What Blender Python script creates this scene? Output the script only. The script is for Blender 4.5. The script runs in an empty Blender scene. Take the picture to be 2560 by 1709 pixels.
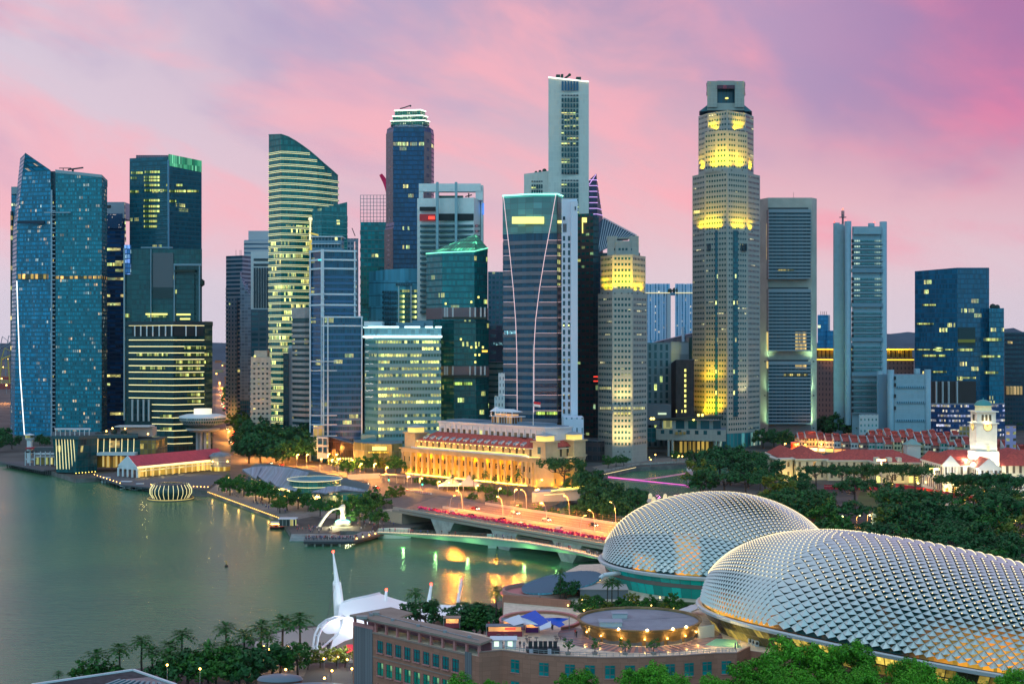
import bpy, bmesh, math, random
from mathutils import Vector, Matrix, noise
random.seed(7)
SC = bpy.context.scene
C = SC.collection
R = math.radians
F, HY, H = 3500.0, 860.0, 80.0            # focal length and horizon of the 2560 px wide photograph, eye height in metres

# ------------------------------------------------------------------ camera, sky, sun, exposure
cam = bpy.data.cameras.new('camera'); co = bpy.data.objects.new('camera', cam); C.objects.link(co)
co.location = (0, 0, H); co.rotation_euler = (R(90), 0, 0)
cam.sensor_width = 36; cam.lens = F/2560*36; cam.shift_y = (HY-854.5)/2560
cam.clip_start = 1; cam.clip_end = 40000
SC.camera = co
SC.view_settings.view_transform = 'Standard'; SC.view_settings.look = 'None'
SC.view_settings.exposure = 0; SC.view_settings.gamma = 1
SC.render.engine = 'CYCLES'
SC.cycles.use_denoising = True
SC.cycles.max_bounces = 5; SC.cycles.diffuse_bounces = 2; SC.cycles.glossy_bounces = 3; SC.cycles.transmission_bounces = 3
SC.cycles.sample_clamp_indirect = 4; SC.cycles.caustics_reflective = False; SC.cycles.caustics_refractive = False

class NT:
    """small node-tree writer"""
    def __init__(s, tree): s.t = tree; s.l = tree.links
    def n(s, typ, **kw):
        x = s.t.nodes.new(typ)
        for k, v in kw.items(): setattr(x, k, v)
        return x
    def put(s, sock, v):
        if v is None: return
        if isinstance(v, (int, float)): sock.default_value = v
        elif isinstance(v, tuple):
            if len(v) == 3 and sock.type == 'RGBA': v = v+(1,)
            sock.default_value = v
        else: s.l.new(v, sock)
    def m(s, op, a, b=None, c=None, clamp=False):
        x = s.n('ShaderNodeMath', operation=op, use_clamp=clamp)
        s.put(x.inputs[0], a); s.put(x.inputs[1], b)
        if c is not None: s.put(x.inputs[2], c)
        return x.outputs[0]
    def mix(s, f, a, b, mode='MIX'):
        x = s.n('ShaderNodeMix', data_type='RGBA', blend_type=mode)
        s.put(x.inputs[0], f); s.put(x.inputs[6], a); s.put(x.inputs[7], b)
        return x.outputs[2]
    def comb(s, a, b, c=0.0):
        x = s.n('ShaderNodeCombineXYZ')
        for i, v in enumerate((a, b, c)): s.put(x.inputs[i], v)
        return x.outputs[0]
    def white(s, vec):
        x = s.n('ShaderNodeTexWhiteNoise', noise_dimensions='3D'); s.put(x.inputs[0], vec); return x.outputs[0]
    def noise(s, vec, scale, detail=3, rough=.5, dist=0.0):
        x = s.n('ShaderNodeTexNoise'); s.put(x.inputs['Vector'], vec)
        x.inputs['Scale'].default_value = scale; x.inputs['Detail'].default_value = detail
        x.inputs['Roughness'].default_value = rough; x.inputs['Distortion'].default_value = dist
        return x.outputs[0]
    def step(s, v, a, b):
        x = s.n('ShaderNodeMapRange', interpolation_type='SMOOTHSTEP')
        s.put(x.inputs[0], v); s.put(x.inputs[1], a); s.put(x.inputs[2], b); return x.outputs[0]
    def ramp(s, f, stops):
        x = s.n('ShaderNodeValToRGB'); s.put(x.inputs[0], f)
        e = x.color_ramp.elements
        while len(e) < len(stops): e.new(.5)
        for el, (p, c) in zip(e, stops): el.position = p; el.color = c+(1,)
        return x.outputs[0]

W = bpy.data.worlds.new("World"); SC.world = W; W.use_nodes = True
w = NT(W.node_tree); W.node_tree.nodes.clear()
tc = w.n('ShaderNodeTexCoord'); sx = w.n('ShaderNodeSeparateXYZ'); w.put(sx.inputs[0], tc.outputs['Generated'])
dx, dy, dz = sx.outputs
# dusk: lavender near the horizon, pink above it, violet overhead, clear blue-green in the east behind the camera
front = w.ramp(dz, [(0, (.64,.61,.73)), (.045, (.70,.58,.68)), (.10, (.80,.50,.58)), (.16, (.66,.44,.56)),
                    (.235, (.47,.34,.52)), (.45, (.26,.30,.46)), (1, (.16,.26,.40))])
az = w.m('DIVIDE', dx, w.m('MAXIMUM', dy, .2))
left = w.step(az, .1, -.42); right = w.step(az, .02, .42); hi = w.step(dz, .05, .2)
front = w.mix(w.m('MULTIPLY', left, .72), front, (.75,.67,.77))
front = w.mix(w.m('MULTIPLY', w.m('MULTIPLY', right, hi), .88), front, (.43,.15,.37))
# long diagonal cloud bands
TH = R(-17); ca_, sa_ = math.cos(TH), math.sin(TH); el = w.m('ADD', dz, w.m('MULTIPLY', w.noise(w.comb(az, dz, 3.0), 3.0, 2), .10))
su = w.m('ADD', w.m('MULTIPLY', az, ca_), w.m('MULTIPLY', el, sa_)); sv = w.m('ADD', w.m('MULTIPLY', az, -sa_), w.m('MULTIPLY', el, ca_))
cv = w.comb(w.m('MULTIPLY', su, 1.0), w.m('MULTIPLY', sv, 2.7), 1.3)
c1 = w.noise(cv, 5.2, 6, .55, .35); c2 = w.noise(w.comb(su, w.m('MULTIPLY', sv, 2.0), 7.7), 3.4, 5, .52, .3)
pk = w.m('MULTIPLY', w.step(c1, .40, .66), w.step(dz, .03, .09))
front = w.mix(w.m('MULTIPLY', pk, .74), front, w.mix(right, (.98,.45,.52), (.86,.20,.37)))
dk = w.m('MULTIPLY', w.step(c2, .46, .66), w.step(dz, .05, .15))
front = w.mix(w.m('MULTIPLY', dk, .85), front, w.mix(right, (.44,.37,.58), (.33,.19,.42)))
back = w.ramp(dz, [(0, (.35,.79,1.0)), (.3, (.35,.88,1.20)), (1, (.32,.52,.78))])
sky = w.mix(w.step(dy, .45, -.15), front, back)
low = w.mix(w.step(dz, -.12, -.01), (.10,.14,.15), sky)
nis = w.n('ShaderNodeTexSky', sky_type='NISHITA', sun_disc=False)
nis.sun_elevation = R(3); nis.sun_rotation = R(10)
sky = w.mix(.002, low, nis.outputs[0])
bg = w.n('ShaderNodeBackground'); w.put(bg.inputs[0], sky); bg.inputs[1].default_value = 1.0
wo = w.n('ShaderNodeOutputWorld'); w.l.new(bg.outputs[0], wo.inputs[0])

sun = bpy.data.lights.new('sun', 'SUN'); sun.energy = .3; sun.angle = R(25); sun.color = (1, .93, .88)
so = bpy.data.objects.new('sun', sun); C.objects.link(so); so.rotation_euler = (R(38), R(-22), 0)

# ------------------------------------------------------------------ pixel of the photograph -> place in the world
def wx(px, Y): return (px-1280)/F*Y
def wz(py, Y): return H-(py-HY)/F*Y
def gy(py, z=0): return (H-z)*F/(py-HY)
def gp(px, py, z=0):
    Y = gy(py, z); return Vector((wx(px, Y), Y, z))
def pt(px, py, Y): return Vector((wx(px, Y), Y, wz(py, Y)))

# ------------------------------------------------------------------ mesh writer
class MB:
    def __init__(s): s.v = []; s.f = []; s.u = []; s.mi = []
    def face(s, pts, uv=None, mi=0):
        i = len(s.v); s.v += [tuple(p) for p in pts]; s.f.append(tuple(range(i, i+len(pts))))
        s.u.append(uv or [(p[0], p[1]) for p in pts]); s.mi.append(mi)
    def prism(s, poly, z0, z1, mi=0, top=True, bot=True, cmi=None):
        n = len(poly); zt = z1 if isinstance(z1, (list, tuple)) else [z1]*n
        zb = z0 if isinstance(z0, (list, tuple)) else [z0]*n; u = 0
        for i in range(n):
            a, b = poly[i], poly[(i+1) % n]; j = (i+1) % n; L = math.hypot(b[0]-a[0], b[1]-a[1])
            s.face([(a[0],a[1],zb[i]),(b[0],b[1],zb[j]),(b[0],b[1],zt[j]),(a[0],a[1],zt[i])],
                   [(u,zb[i]),(u+L,zb[j]),(u+L,zt[j]),(u,zt[i])], mi); u += L
        cm = mi if cmi is None else cmi
        if top: s.face([(p[0],p[1],zt[i]) for i, p in enumerate(poly)], [(-9999, -9999)]*n, cm)
        if bot: s.face([(p[0],p[1],zb[i]) for i, p in reversed(list(enumerate(poly)))], [(-9999, -9999)]*n, cm)
        return s
    def loft(s, levels, mi=0, closed=True, cap=True):
        for (za, A), (zb, B) in zip(levels, levels[1:]):
            n = len(A); u = 0
            for i in range(n if closed else n-1):
                j = (i+1) % n; L = math.hypot(A[j][0]-A[i][0], A[j][1]-A[i][1])
                s.face([(*A[i][:2],za),(*A[j][:2],za),(*B[j][:2],zb),(*B[i][:2],zb)], [(u,za),(u+L,za),(u+L,zb),(u,zb)], mi); u += L
        if cap:
            z, A = levels[-1]; s.face([(*p[:2], z) for p in A], [(-9999,-9999)]*len(A), mi)
        return s
    def box(s, x0, y0, z0, x1, y1, z1, mi=0): return s.prism([(x0,y0),(x1,y0),(x1,y1),(x0,y1)], z0, z1, mi)
    def obox(s, c, dx, dy, z0, z1, rot=0, mi=0):
        ca, sa = math.cos(rot), math.sin(rot)
        return s.prism([(c[0]+ca*a*dx/2-sa*b*dy/2, c[1]+sa*a*dx/2+ca*b*dy/2) for a, b in ((-1,-1),(1,-1),(1,1),(-1,1))], z0, z1, mi)
    def tube(s, p, q, r0, r1=None, n=6, mi=0, cap=True):
        p, q = Vector(p), Vector(q); r1 = r0 if r1 is None else r1
        d = (q-p)
        if d.length < 1e-6: return s
        d.normalize(); a = d.orthogonal().normalized(); b = d.cross(a)
        ring = lambda c, r: [c+(a*math.cos(t)+b*math.sin(t))*r for t in [2*math.pi*k/n for k in range(n)]]
        A, B = ring(p, r0), ring(q, r1)
        for i in range(n):
            j = (i+1) % n; s.face([A[i], A[j], B[j], B[i]], None, mi)
        if cap: s.face(B, None, mi); s.face(A[::-1], None, mi)
        return s
    def path(s, pts, r, n=6, mi=0):
        for a, b in zip(pts, pts[1:]): s.tube(a, b, r, r, n, mi)
        return s
    def bar(s, p, q, wd, ht, mi=0):
        p, q = Vector(p), Vector(q); d = q-p; L = math.hypot(d.x, d.y)
        nx, ny = (-d.y/L*wd/2, d.x/L*wd/2) if L > 1e-6 else (wd/2, 0)
        A = [(p.x-nx,p.y-ny),(q.x-nx,q.y-ny),(q.x+nx,q.y+ny),(p.x+nx,p.y+ny)]
        zb = [p.z, q.z, q.z, p.z]
        return s.prism(A, zb, [z+ht for z in zb], mi)
    def lathe(s, prof, cx=0, cy=0, n=24, mi=0, sxy=(1,1), rot=0, a0=0, a1=2*math.pi):
        def ring(r): return [(cx+math.cos(rot)*r*sxy[0]*math.cos(t)-math.sin(rot)*r*sxy[1]*math.sin(t),
                              cy+math.sin(rot)*r*sxy[0]*math.cos(t)+math.cos(rot)*r*sxy[1]*math.sin(t)) for t in [a0+(a1-a0)*k/n for k in range(n+1)]]
        for (r0, z0), (r1, z1) in zip(prof, prof[1:]):
            A, B = ring(r0), ring(r1); u = 0
            for i in range(n):
                L = math.hypot(A[i+1][0]-A[i][0], A[i+1][1]-A[i][1])
                q = [(*A[i],z0),(*A[i+1],z0),(*B[i+1],z1),(*B[i],z1)]; uv = [(u,z0),(u+L,z0),(u+L,z1),(u,z1)]
                if r0 < 1e-6: q, uv = q[1:], uv[1:]
                elif r1 < 1e-6: q, uv = q[:3], uv[:3]
                s.face(q, uv, mi); u += L
        return s
    def ball(s, c, r, n=8, mi=0, sz=1.0):
        k = max(3, n//2)
        return s.lathe([(r*math.sin(math.pi*i/k), c[2]-r*sz*math.cos(math.pi*i/k)) for i in range(k+1)], c[0], c[1], n, mi)
    def mesh(s, name, mats, off=(0,0,0), smooth=False):
        me = bpy.data.meshes.new(name)
        me.from_pydata([(p[0]-off[0], p[1]-off[1], p[2]-off[2]) for p in s.v], [], s.f)
        uv = me.uv_layers.new(name='UVMap'); flat = [c for f in s.u for q in f for c in q]
        uv.data.foreach_set('uv', flat)
        for m in (mats if isinstance(mats, (list, tuple)) else [mats]): me.materials.append(m)
        me.polygons.foreach_set('material_index', s.mi)
        if smooth:
            bm = bmesh.new(); bm.from_mesh(me); bmesh.ops.remove_doubles(bm, verts=bm.verts, dist=1e-4); bm.to_mesh(me); bm.free()
            me.polygons.foreach_set('use_smooth', [True]*len(me.polygons))
        me.update(); return me

def tag(o, label=None, cat=None, group=None, kind=None):
    if label: o['label'] = label
    if cat: o['category'] = cat
    if group: o['group'] = group
    if kind: o['kind'] = kind
    return o
def link(name, me, parent=None, loc=(0,0,0)):
    o = bpy.data.objects.new(name, me); C.objects.link(o); o.location = loc
    if parent: o.parent = parent
    return o
def thing(name, label, cat, loc=(0,0,0), rz=0, group=None, sc=None):
    o = bpy.data.objects.new(name, None); C.objects.link(o); o.location = loc; o.rotation_euler = (0,0,rz)
    o.empty_display_size = 1
    if sc: o.scale = sc if isinstance(sc, (tuple, list)) else (sc, sc, sc)
    return tag(o, label, cat, group)
def part(par, name, mb, mat, smooth=False, label=None, world=True):
    """a part of a thing; mb is given in world coordinates when the thing is unrotated"""
    p = par
    off = Vector((0,0,0))
    while p is not None and world: off += p.location; p = p.parent
    o = link(name, mb.mesh(name, mat, off, smooth), par)
    if label: o['label'] = label
    return o
def solo(name, mb, mat, label, cat, group=None, smooth=False, kind=None):
    return tag(link(name, mb.mesh(name, mat, (0,0,0), smooth)), label, cat, group, kind)
def struct(name, mb, mat, smooth=False): return tag(link(name, mb.mesh(name, mat, (0,0,0), smooth)), kind='structure')
def copies(o, loc, rz=None, label=None, sc=None):
    r = o.copy(); C.objects.link(r); r.location = loc
    if rz is not None: r.rotation_euler = (0,0,rz)
    if label: r['label'] = label
    if sc: r.scale = sc if isinstance(sc, (tuple, list)) else (sc, sc, sc)
    for ch in list(o.children):
        c = ch.copy(); C.objects.link(c); c.parent = r
        for g in ch.children:
            d = g.copy(); C.objects.link(d); d.parent = c
    return r

# ------------------------------------------------------------------ materials
MATS = {}
def mat(name, col, rough=.6, met=0, emit=None, es=0, spec=.5, var=0, vs=.3, bump=0, bs=1):
    if name in MATS: return MATS[name]
    m = bpy.data.materials.new(name); m.use_nodes = True; t = NT(m.node_tree); b = m.node_tree.nodes['Principled BSDF']
    b.inputs['Roughness'].default_value = rough; b.inputs['Metallic'].default_value = met
    b.inputs['Specular IOR Level'].default_value = spec
    if var:
        tcn = t.n('ShaderNodeTexCoord'); f = t.noise(tcn.outputs['Object'], vs, 5, .6)
        f = t.step(f, .3, .7)
        t.put(b.inputs['Base Color'], t.mix(f, tuple(c*(1-var) for c in col), tuple(min(1, c*(1+var)) for c in col)))
    else: b.inputs['Base Color'].default_value = (*col, 1)
    if bump:
        tcn = t.n('ShaderNodeTexCoord'); f = t.noise(tcn.outputs['Object'], bs, 4, .6)
        bp = t.n('ShaderNodeBump'); bp.inputs['Strength'].default_value = bump; t.put(bp.inputs['Height'], f); t.put(b.inputs['Normal'], bp.outputs[0])
    if emit:
        b.inputs['Emission Color'].default_value = (*emit, 1); b.inputs['Emission Strength'].default_value = es
    MATS[name] = m; return m

SEED = [0]
def rich(c, k):
    l = .3*c[0]+.55*c[1]+.15*c[2]; return tuple(max(.002, l+(v-l)*k) for v in c)
def FM(name, wall, glass, bw=1.6, fh=4.0, fx=(.06,.94), fz=(.2,.95), lit=.08, run=6, cell=.75, lc=(1,.78,.22), lc2=(.75,1,.35), ls=1.2,
       rg=.12, rw=.6, var=.35, metal=0.0, zlo=None, zhi=None, mask=True, wmetal=0.0, spec=.5, floor_p=0.0):
    """facade: panes laid out in metres along the wall (u) and up it (world z); some panes have the lights on inside"""
    if name in MATS: return MATS[name]
    SEED[0] += 1; sd = SEED[0]*17.31
    wall, glass = rich(wall, 1.25), (tuple(a*b for a, b in zip(rich(glass, 1.6), (1.1, 1.55, 1.3))) if max(glass) < .3 and glass[2] > glass[0]*1.5 else rich(glass, 1.2))
    m = bpy.data.materials.new(name); m.use_nodes = True; t = NT(m.node_tree); b = m.node_tree.nodes['Principled BSDF']
    uvn = t.n('ShaderNodeUVMap'); s = t.n('ShaderNodeSeparateXYZ'); t.put(s.inputs[0], uvn.outputs[0])
    g = t.n('ShaderNodeNewGeometry'); s2 = t.n('ShaderNodeSeparateXYZ'); t.put(s2.inputs[0], g.outputs['Position'])
    u, z = s.outputs[0], s2.outputs[2]
    cu, cz = t.m('DIVIDE', u, bw), t.m('DIVIDE', z, fh)
    iu, iz = t.m('FLOOR', cu), t.m('FLOOR', cz)
    r = t.white(t.comb(iu, iz, sd)); r2 = t.white(t.comb(iu, iz, sd+5.5))
    ir = t.m('FLOOR', t.m('DIVIDE', t.m('ADD', iu, t.m('MULTIPLY', t.white(t.comb(iz, sd, 3.3)), float(run))), float(run)))
    rr = t.white(t.comb(ir, iz, sd+2.2)); rf = t.white(t.comb(iz, sd, 8.8))
    on = t.m('MULTIPLY', t.m('LESS_THAN', rr, lit), t.m('LESS_THAN', r, cell))
    if floor_p: on = t.m('MAXIMUM', on, t.m('MULTIPLY', t.m('LESS_THAN', rf, floor_p), t.m('LESS_THAN', r, .85)))
    if zlo is not None: on = t.m('MULTIPLY', on, t.m('GREATER_THAN', z, zlo))
    if zhi is not None: on = t.m('MULTIPLY', on, t.m('LESS_THAN', z, zhi))
    gcol = t.mix(r2, tuple(c*(1-var) for c in glass), tuple(c*(1+var) for c in glass))
    wcol = t.mix(t.noise(t.comb(u, z, sd), .15, 4, .6), tuple(c*.86 for c in wall), tuple(min(1, c*1.12) for c in wall))
    upright = t.m('GREATER_THAN', u, -500.0)
    if mask:
        fu, fv = t.m('FRACT', cu), t.m('FRACT', cz)
        k = t.m('MULTIPLY', t.m('GREATER_THAN', fu, fx[0]), t.m('LESS_THAN', fu, fx[1]))
        k = t.m('MULTIPLY', k, t.m('MULTIPLY', t.m('GREATER_THAN', fv, fz[0]), t.m('LESS_THAN', fv, fz[1])))
        k = t.m('MULTIPLY', k, upright)
        t.put(b.inputs['Base Color'], t.mix(k, wcol, gcol))
        t.put(b.inputs['Roughness'], t.m('ADD', t.m('MULTIPLY', k, rg-rw), rw))
        t.put(b.inputs['Metallic'], t.m('ADD', t.m('MULTIPLY', k, metal-wmetal), wmetal))
        # light comes from the ceiling inside, so a pane is uneven
        blot = t.m('ADD', .35, t.m('MULTIPLY', t.white(t.comb(t.m('FLOOR', t.m('MULTIPLY', cu, 3.0)), t.m('FLOOR', t.m('MULTIPLY', cz, 3.0)), sd)), .9))
        em = t.m('MULTIPLY', t.m('MULTIPLY', on, k), blot)
    else:
        t.put(b.inputs['Base Color'], gcol); b.inputs['Roughness'].default_value = rg; b.inputs['Metallic'].default_value = metal
        em = t.m('MULTIPLY', on, upright)
    b.inputs['Specular IOR Level'].default_value = spec
    em = t.m('MULTIPLY', em, t.m('ADD', .22, t.m('MULTIPLY', t.m('MULTIPLY', r2, t.white(t.comb(ir, iz, sd+7.7))), 1.6)))
    t.put(b.inputs['Emission Color'], t.mix(t.m('MULTIPLY', r, 1.1, clamp=True), lc, lc2))
    t.put(b.inputs['Emission Strength'], t.m('MULTIPLY', em, ls))
    MATS[name] = m; return m

def lamp(parent, loc, power, col=(1,.62,.2), r=.3, spot=None, aim=(0,0,1), blend=.6, world=True):
    l = bpy.data.lights.new('lamp_light', 'SPOT' if spot else 'POINT'); l.energy = power; l.color = col; l.shadow_soft_size = r
    if spot: l.spot_size = R(spot); l.spot_blend = blend
    o = bpy.data.objects.new('lamp_light', l); C.objects.link(o)
    off = Vector((0,0,0)); p = parent
    while p is not None and world: off += p.location; p = p.parent
    o.location = Vector(loc)-off; o.parent = parent
    if spot: o.rotation_euler = Vector(aim).to_track_quat('-Z', 'Y').to_euler()
    return o

white = mat('white_paint', (.72,.74,.76), .5); concrete = mat('concrete', (.36,.36,.35), .8, var=.2)
dark = mat('dark_metal', (.03,.035,.04), .5); steel = mat('grey_steel', (.30,.32,.34), .4, .3)
glow_w = mat('warm_glow', (1,.8,.4), .5, emit=(1,.72,.26), es=3.0)
glow_s = mat('sodium_bulb', (1,.6,.2), .5, emit=(1,.50,.10), es=14)
glow_c = mat('cool_strip', (.9,1,1), .5, emit=(.75,1,1), es=2.2)
glow_y = mat('yellow_sign', (1,.9,.2), .5, emit=(1,.86,.22), es=1.25)
glow_r = mat('red_lamp', (1,.1,.05), .5, emit=(1,.06,.03), es=8)
glow_k = mat('pink_line', (1,.7,.7), .5, emit=(1,.62,.60), es=.9)
glow_l = mat('yellow_line', (1,.9,.5), .5, emit=(1,.82,.36), es=1.1)
glow_g = mat('green_lamp', (.1,1,.5), .5, emit=(.04,1,.45), es=4)
roofgrey = mat('roof_grey', (.17,.20,.23), .7, var=.25)
redroof = mat('red_tiles', (.42,.065,.045), .7, var=.3, vs=.8)
# ------------------------------------------------------------------ towers
def fpoly(front, depth, shrink=0.0):
    """front edge as (pixel column, distance) from left to right, closed behind"""
    P = [(wx(px, Y), Y) for px, Y in front]
    def back(p, k): q = (p[1]+depth)/p[1]; return (p[0]*q+k*shrink, p[1]+depth)
    return P+[back(P[-1], -1), back(P[0], 1)]
def grow(poly, o):
    n = len(poly); out = []
    for i in range(n):
        a, b, c = Vector(poly[i-1]), Vector(poly[i]), Vector(poly[(i+1) % n])
        d1, d2 = (b-a).normalized(), (c-b).normalized()
        n1, n2 = Vector((d1.y, -d1.x)), Vector((d2.y, -d2.x)); k = n1+n2
        k = k/max(.35, k.dot(k)/2) if k.length > 1e-6 else n1
        out.append((b.x+k.x*o, b.y+k.y*o))
    return out
class Tw: pass
def tower(name, label, front, depth, top, m, base=0.0, at=0, tops=None, roof=None, cat='skyscraper', pn='facade', into=None, group=None):
    t = Tw(); t.poly = fpoly(front, depth); t.Y = front[at][1]
    t.zt = wz(top, t.Y); n = len(front); t.zb = base
    zt = t.zt if tops is None else [wz(tp, f[1]) for tp, f in zip(tops, front)]+[wz(tops[-1], front[-1][1]), wz(tops[0], front[0][1])]
    if into is None:
        cx = sum(p[0] for p in t.poly)/len(t.poly); cy = sum(p[1] for p in t.poly)/len(t.poly)
        t.o = thing(name, label, cat, (cx, cy, 0), group=group)
    else: t.o = into
    mb = MB().prism(t.poly, base, zt, 0, True, False, 1)
    t.body = part(t.o, pn, mb, [m, roof or roofgrey])
    return t
def rings(t, m, fh, h, off, z0=None, z1=None, name='floor_band', poly=None, phase=0.0):
    """one band of cladding per storey, each a part"""
    z0 = t.zb if z0 is None else z0; z1 = t.zt if z1 is None else z1
    P = grow(poly or t.poly, off); me = None; z = z0+phase; k = 0
    while z+h <= z1+.01 and k < 100:
        if me is None:
            me = MB().prism(P, z, z+h).mesh(name, m, t.o.location); zf = z; link(name, me, t.o)
        else: link(name, me, t.o, (0, 0, z-zf))
        z += fh; k += 1
def wrows(t, m, fh, bw, ww, wh, z0, z1, edges=None, off=.06, poly=None, name='floor_glazing', lim=100, skip=None, pad=1.0):
    """punched windows: the panes of one storey on the visible sides, each storey a part"""
    P = poly or t.poly; n = len(P); edges = range(n-3) if edges is None else edges; me = None; z = z0; k = 0
    while z+wh <= z1 and k < lim:
        if me is None:
            mb = MB(); u = 0
            for e in edges:
                a, b = Vector(P[e]), Vector(P[(e+1) % n]); d = b-a; L = d.length; d.normalize(); nn = Vector((d.y, -d.x))*off
                c = max(1, int((L-2*pad+bw-ww)//bw)); s0 = (L-(c-1)*bw-ww)/2
                for i in range(c):
                    if skip and skip(e, i, c): continue
                    p, q = a+d*(s0+i*bw)+nn, a+d*(s0+i*bw+ww)+nn; uu = u+i+.5
                    mb.face([(p.x,p.y,z),(q.x,q.y,z),(q.x,q.y,z+wh),(p.x,p.y,z+wh)], [(uu,0),(uu,0),(uu,1),(uu,1)])
                u += 40
            me = mb.mesh(name, m, t.o.location); zf = z; link(name, me, t.o)
        elif not (skip and skip('z', z, 0)): link(name, me, t.o, (0,0,z-zf))
        z += fh; k += 1
def fbox(t, name, m, px0, px1, py0, py1, Y, dep=1.0, mi=0):
    """a flat-fronted piece on a wall that faces the camera: pixel box at a distance"""
    x0, x1 = wx(px0, Y), wx(px1, Y)
    return part(t.o if isinstance(t, Tw) else t, name, MB().box(x0, Y, wz(py1, Y), x1, Y+dep, wz(py0, Y)), m)
def line(t, name, m, pts, r=.35):
    return part(t.o if isinstance(t, Tw) else t, name, MB().path([pt(*p) for p in pts], r, 5), m)

teal_lit = dict(lc=(1,.80,.20), lc2=(.7,1,.3))
# --- blue residential tower, far left
mS = FM('sail_glass', (.035,.14,.20), (.014,.13,.23), 1.7, 3.6, (.1,.9), (.3,.92), lit=.07, run=2, cell=.75, lc=(1,.55,.12), lc2=(.18,.6,.7), ls=.8, rg=.2, var=.6)
mS2 = FM('sail_glass_right', (.03,.16,.20), (.012,.13,.19), 1.9, 3.6, (.16,.84), (.25,.85), lit=.09, run=2, cell=.8, lc=(1,.52,.10), lc2=(.10,.38,.45), ls=.85, rg=.2, var=.6)
t = Tw(); t.o = thing('apartment_tower', 'blue glass apartment tower with a pointed sail-shaped top, lit windows scattered over it', 'skyscraper', (wx(90,1230),1230,0))
def quadlev(py, l, r, Y=1218, d=36):
    return (wz(py, Y) if py else 0, [(wx(l,Y+10),Y+10),(wx(r,Y),Y),(wx(r,Y)*(Y+d)/Y,Y+d),(wx(l,Y+10)*(Y+d)/Y,Y+d)])
part(t.o, 'left_wing', MB().loft([quadlev(0,36,127), quadlev(565,42,127), quadlev(426,56,127), quadlev(382,60.5,63)]), mS)
r_ = Tw(); r_.poly = fpoly([(139,1218),(254,1214),(268,1236)], 30); r_.o = t.o; r_.zb = 0
part(t.o, 'right_wing', MB().prism(r_.poly, 0, [wz(425,1218),wz(438,1214),wz(452,1236),wz(452,1236),wz(425,1218)], 0, True, False, 1), [mS2, roofgrey])
part(t.o, 'core_strip', MB().box(wx(127,1222),1222,0,wx(139,1222),1240,wz(428,1222)), FM('core_dark', (.05,.09,.12), (.02,.05,.07), 3, 3.6, (.2,.8), (.2,.8), lit=.1, run=1))
part(t.o, 'service_riser', MB().box(wx(127.5,1218),1217.2,0,wx(131,1218),1219,wz(475,1218)), mat('pale_riser', (.34,.42,.50), .6))
bal = MB().box(wx(131,1218),1217,30,wx(138.5,1218),1219,30.7).mesh('balcony', mat('pale_slab', (.42,.5,.58), .6), t.o.location)
for k in range(52): link('balcony', bal, t.o, (0,0,-22+k*3.75))
fbox(t, 'transfer_slab', mat('pale_slab', (.42,.5,.58)), 110, 176, 530, 532, 1213.6, 2)
fbox(t, 'louvre_band', mat('dark_louvre', (.012,.03,.06)), 43, 110, 552, 559, 1217.4, 2)
part(t.o, 'sky_garden_band', MB().prism(grow(r_.poly,.25), wz(697,1218), wz(690,1218)), FM('garden_lit', (.1,.1,.08), (.1,.07,.03), 4.2, 30, (.12,.8), (0,1), lit=.82, run=1, cell=1, lc=(1,.7,.1), lc2=(1,.5,.15), ls=1.4))
part(t.o, 'sky_garden_band', MB().bar(pt(45,697,1226),pt(120,697,1218.4),1.2,4.2), MATS['garden_lit'])
part(t.o, 'roof_parapet', MB().prism(grow(r_.poly,.3), [wz(432,1218),wz(444,1214),wz(458,1236),wz(458,1236),wz(432,1218)], [wz(424,1218),wz(437,1214),wz(451,1236),wz(451,1236),wz(424,1218)]), mat('pale_blue_metal', (.30,.38,.42), .5))
mb = MB(); Y = 1228
mb.bar(pt(148,421.5,Y),pt(178,421.5,Y),.7,.7); mb.bar(pt(170,426,Y),pt(208,421,Y),1.3,1.2); mb.tube(pt(158,430,Y),pt(158,421,Y),.4); mb.tube(pt(182,432,Y),pt(182,423,Y),1.0)
part(t.o, 'roof_crane', mb, dark)
line(t, 'light_strip', mat('white_strip', (1,1,1), emit=(1,.97,.9), es=1.5), [(42,702,1215),(45,800,1214),(50,930,1211),(61,1086,1205)], .42)

t = tower('apartment_tower', 'slim blue apartment tower half hidden behind the pointed blue tower at the left edge', [(28,1262),(70,1262)], 26, 467,
          FM('sail_back', (.05,.17,.24), (.02,.14,.24), 1.8, 3.7, (.12,.9), (.25,.9), lit=.05, run=2, lc=(1,.65,.2), rg=.2))
part(t.o, 'edge_screen', MB().box(wx(27,1260),1259,0,wx(30.5,1260),1263,wz(528,1260)), FM('edge_lights', (.1,.11,.1), (.05,.05,.05), 3, 9, (0,1), (.3,.7), lit=.4, run=1, lc=(1,.7,.2)))
part(t.o, 'roof_lattice', MB().box(wx(29,1261),1260.5,wz(485,1261),wz(467,1261) if 0 else wx(52,1261),1262.5,wz(467,1261)), mat('pale_blue_metal', (.3,.38,.42)))

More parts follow.
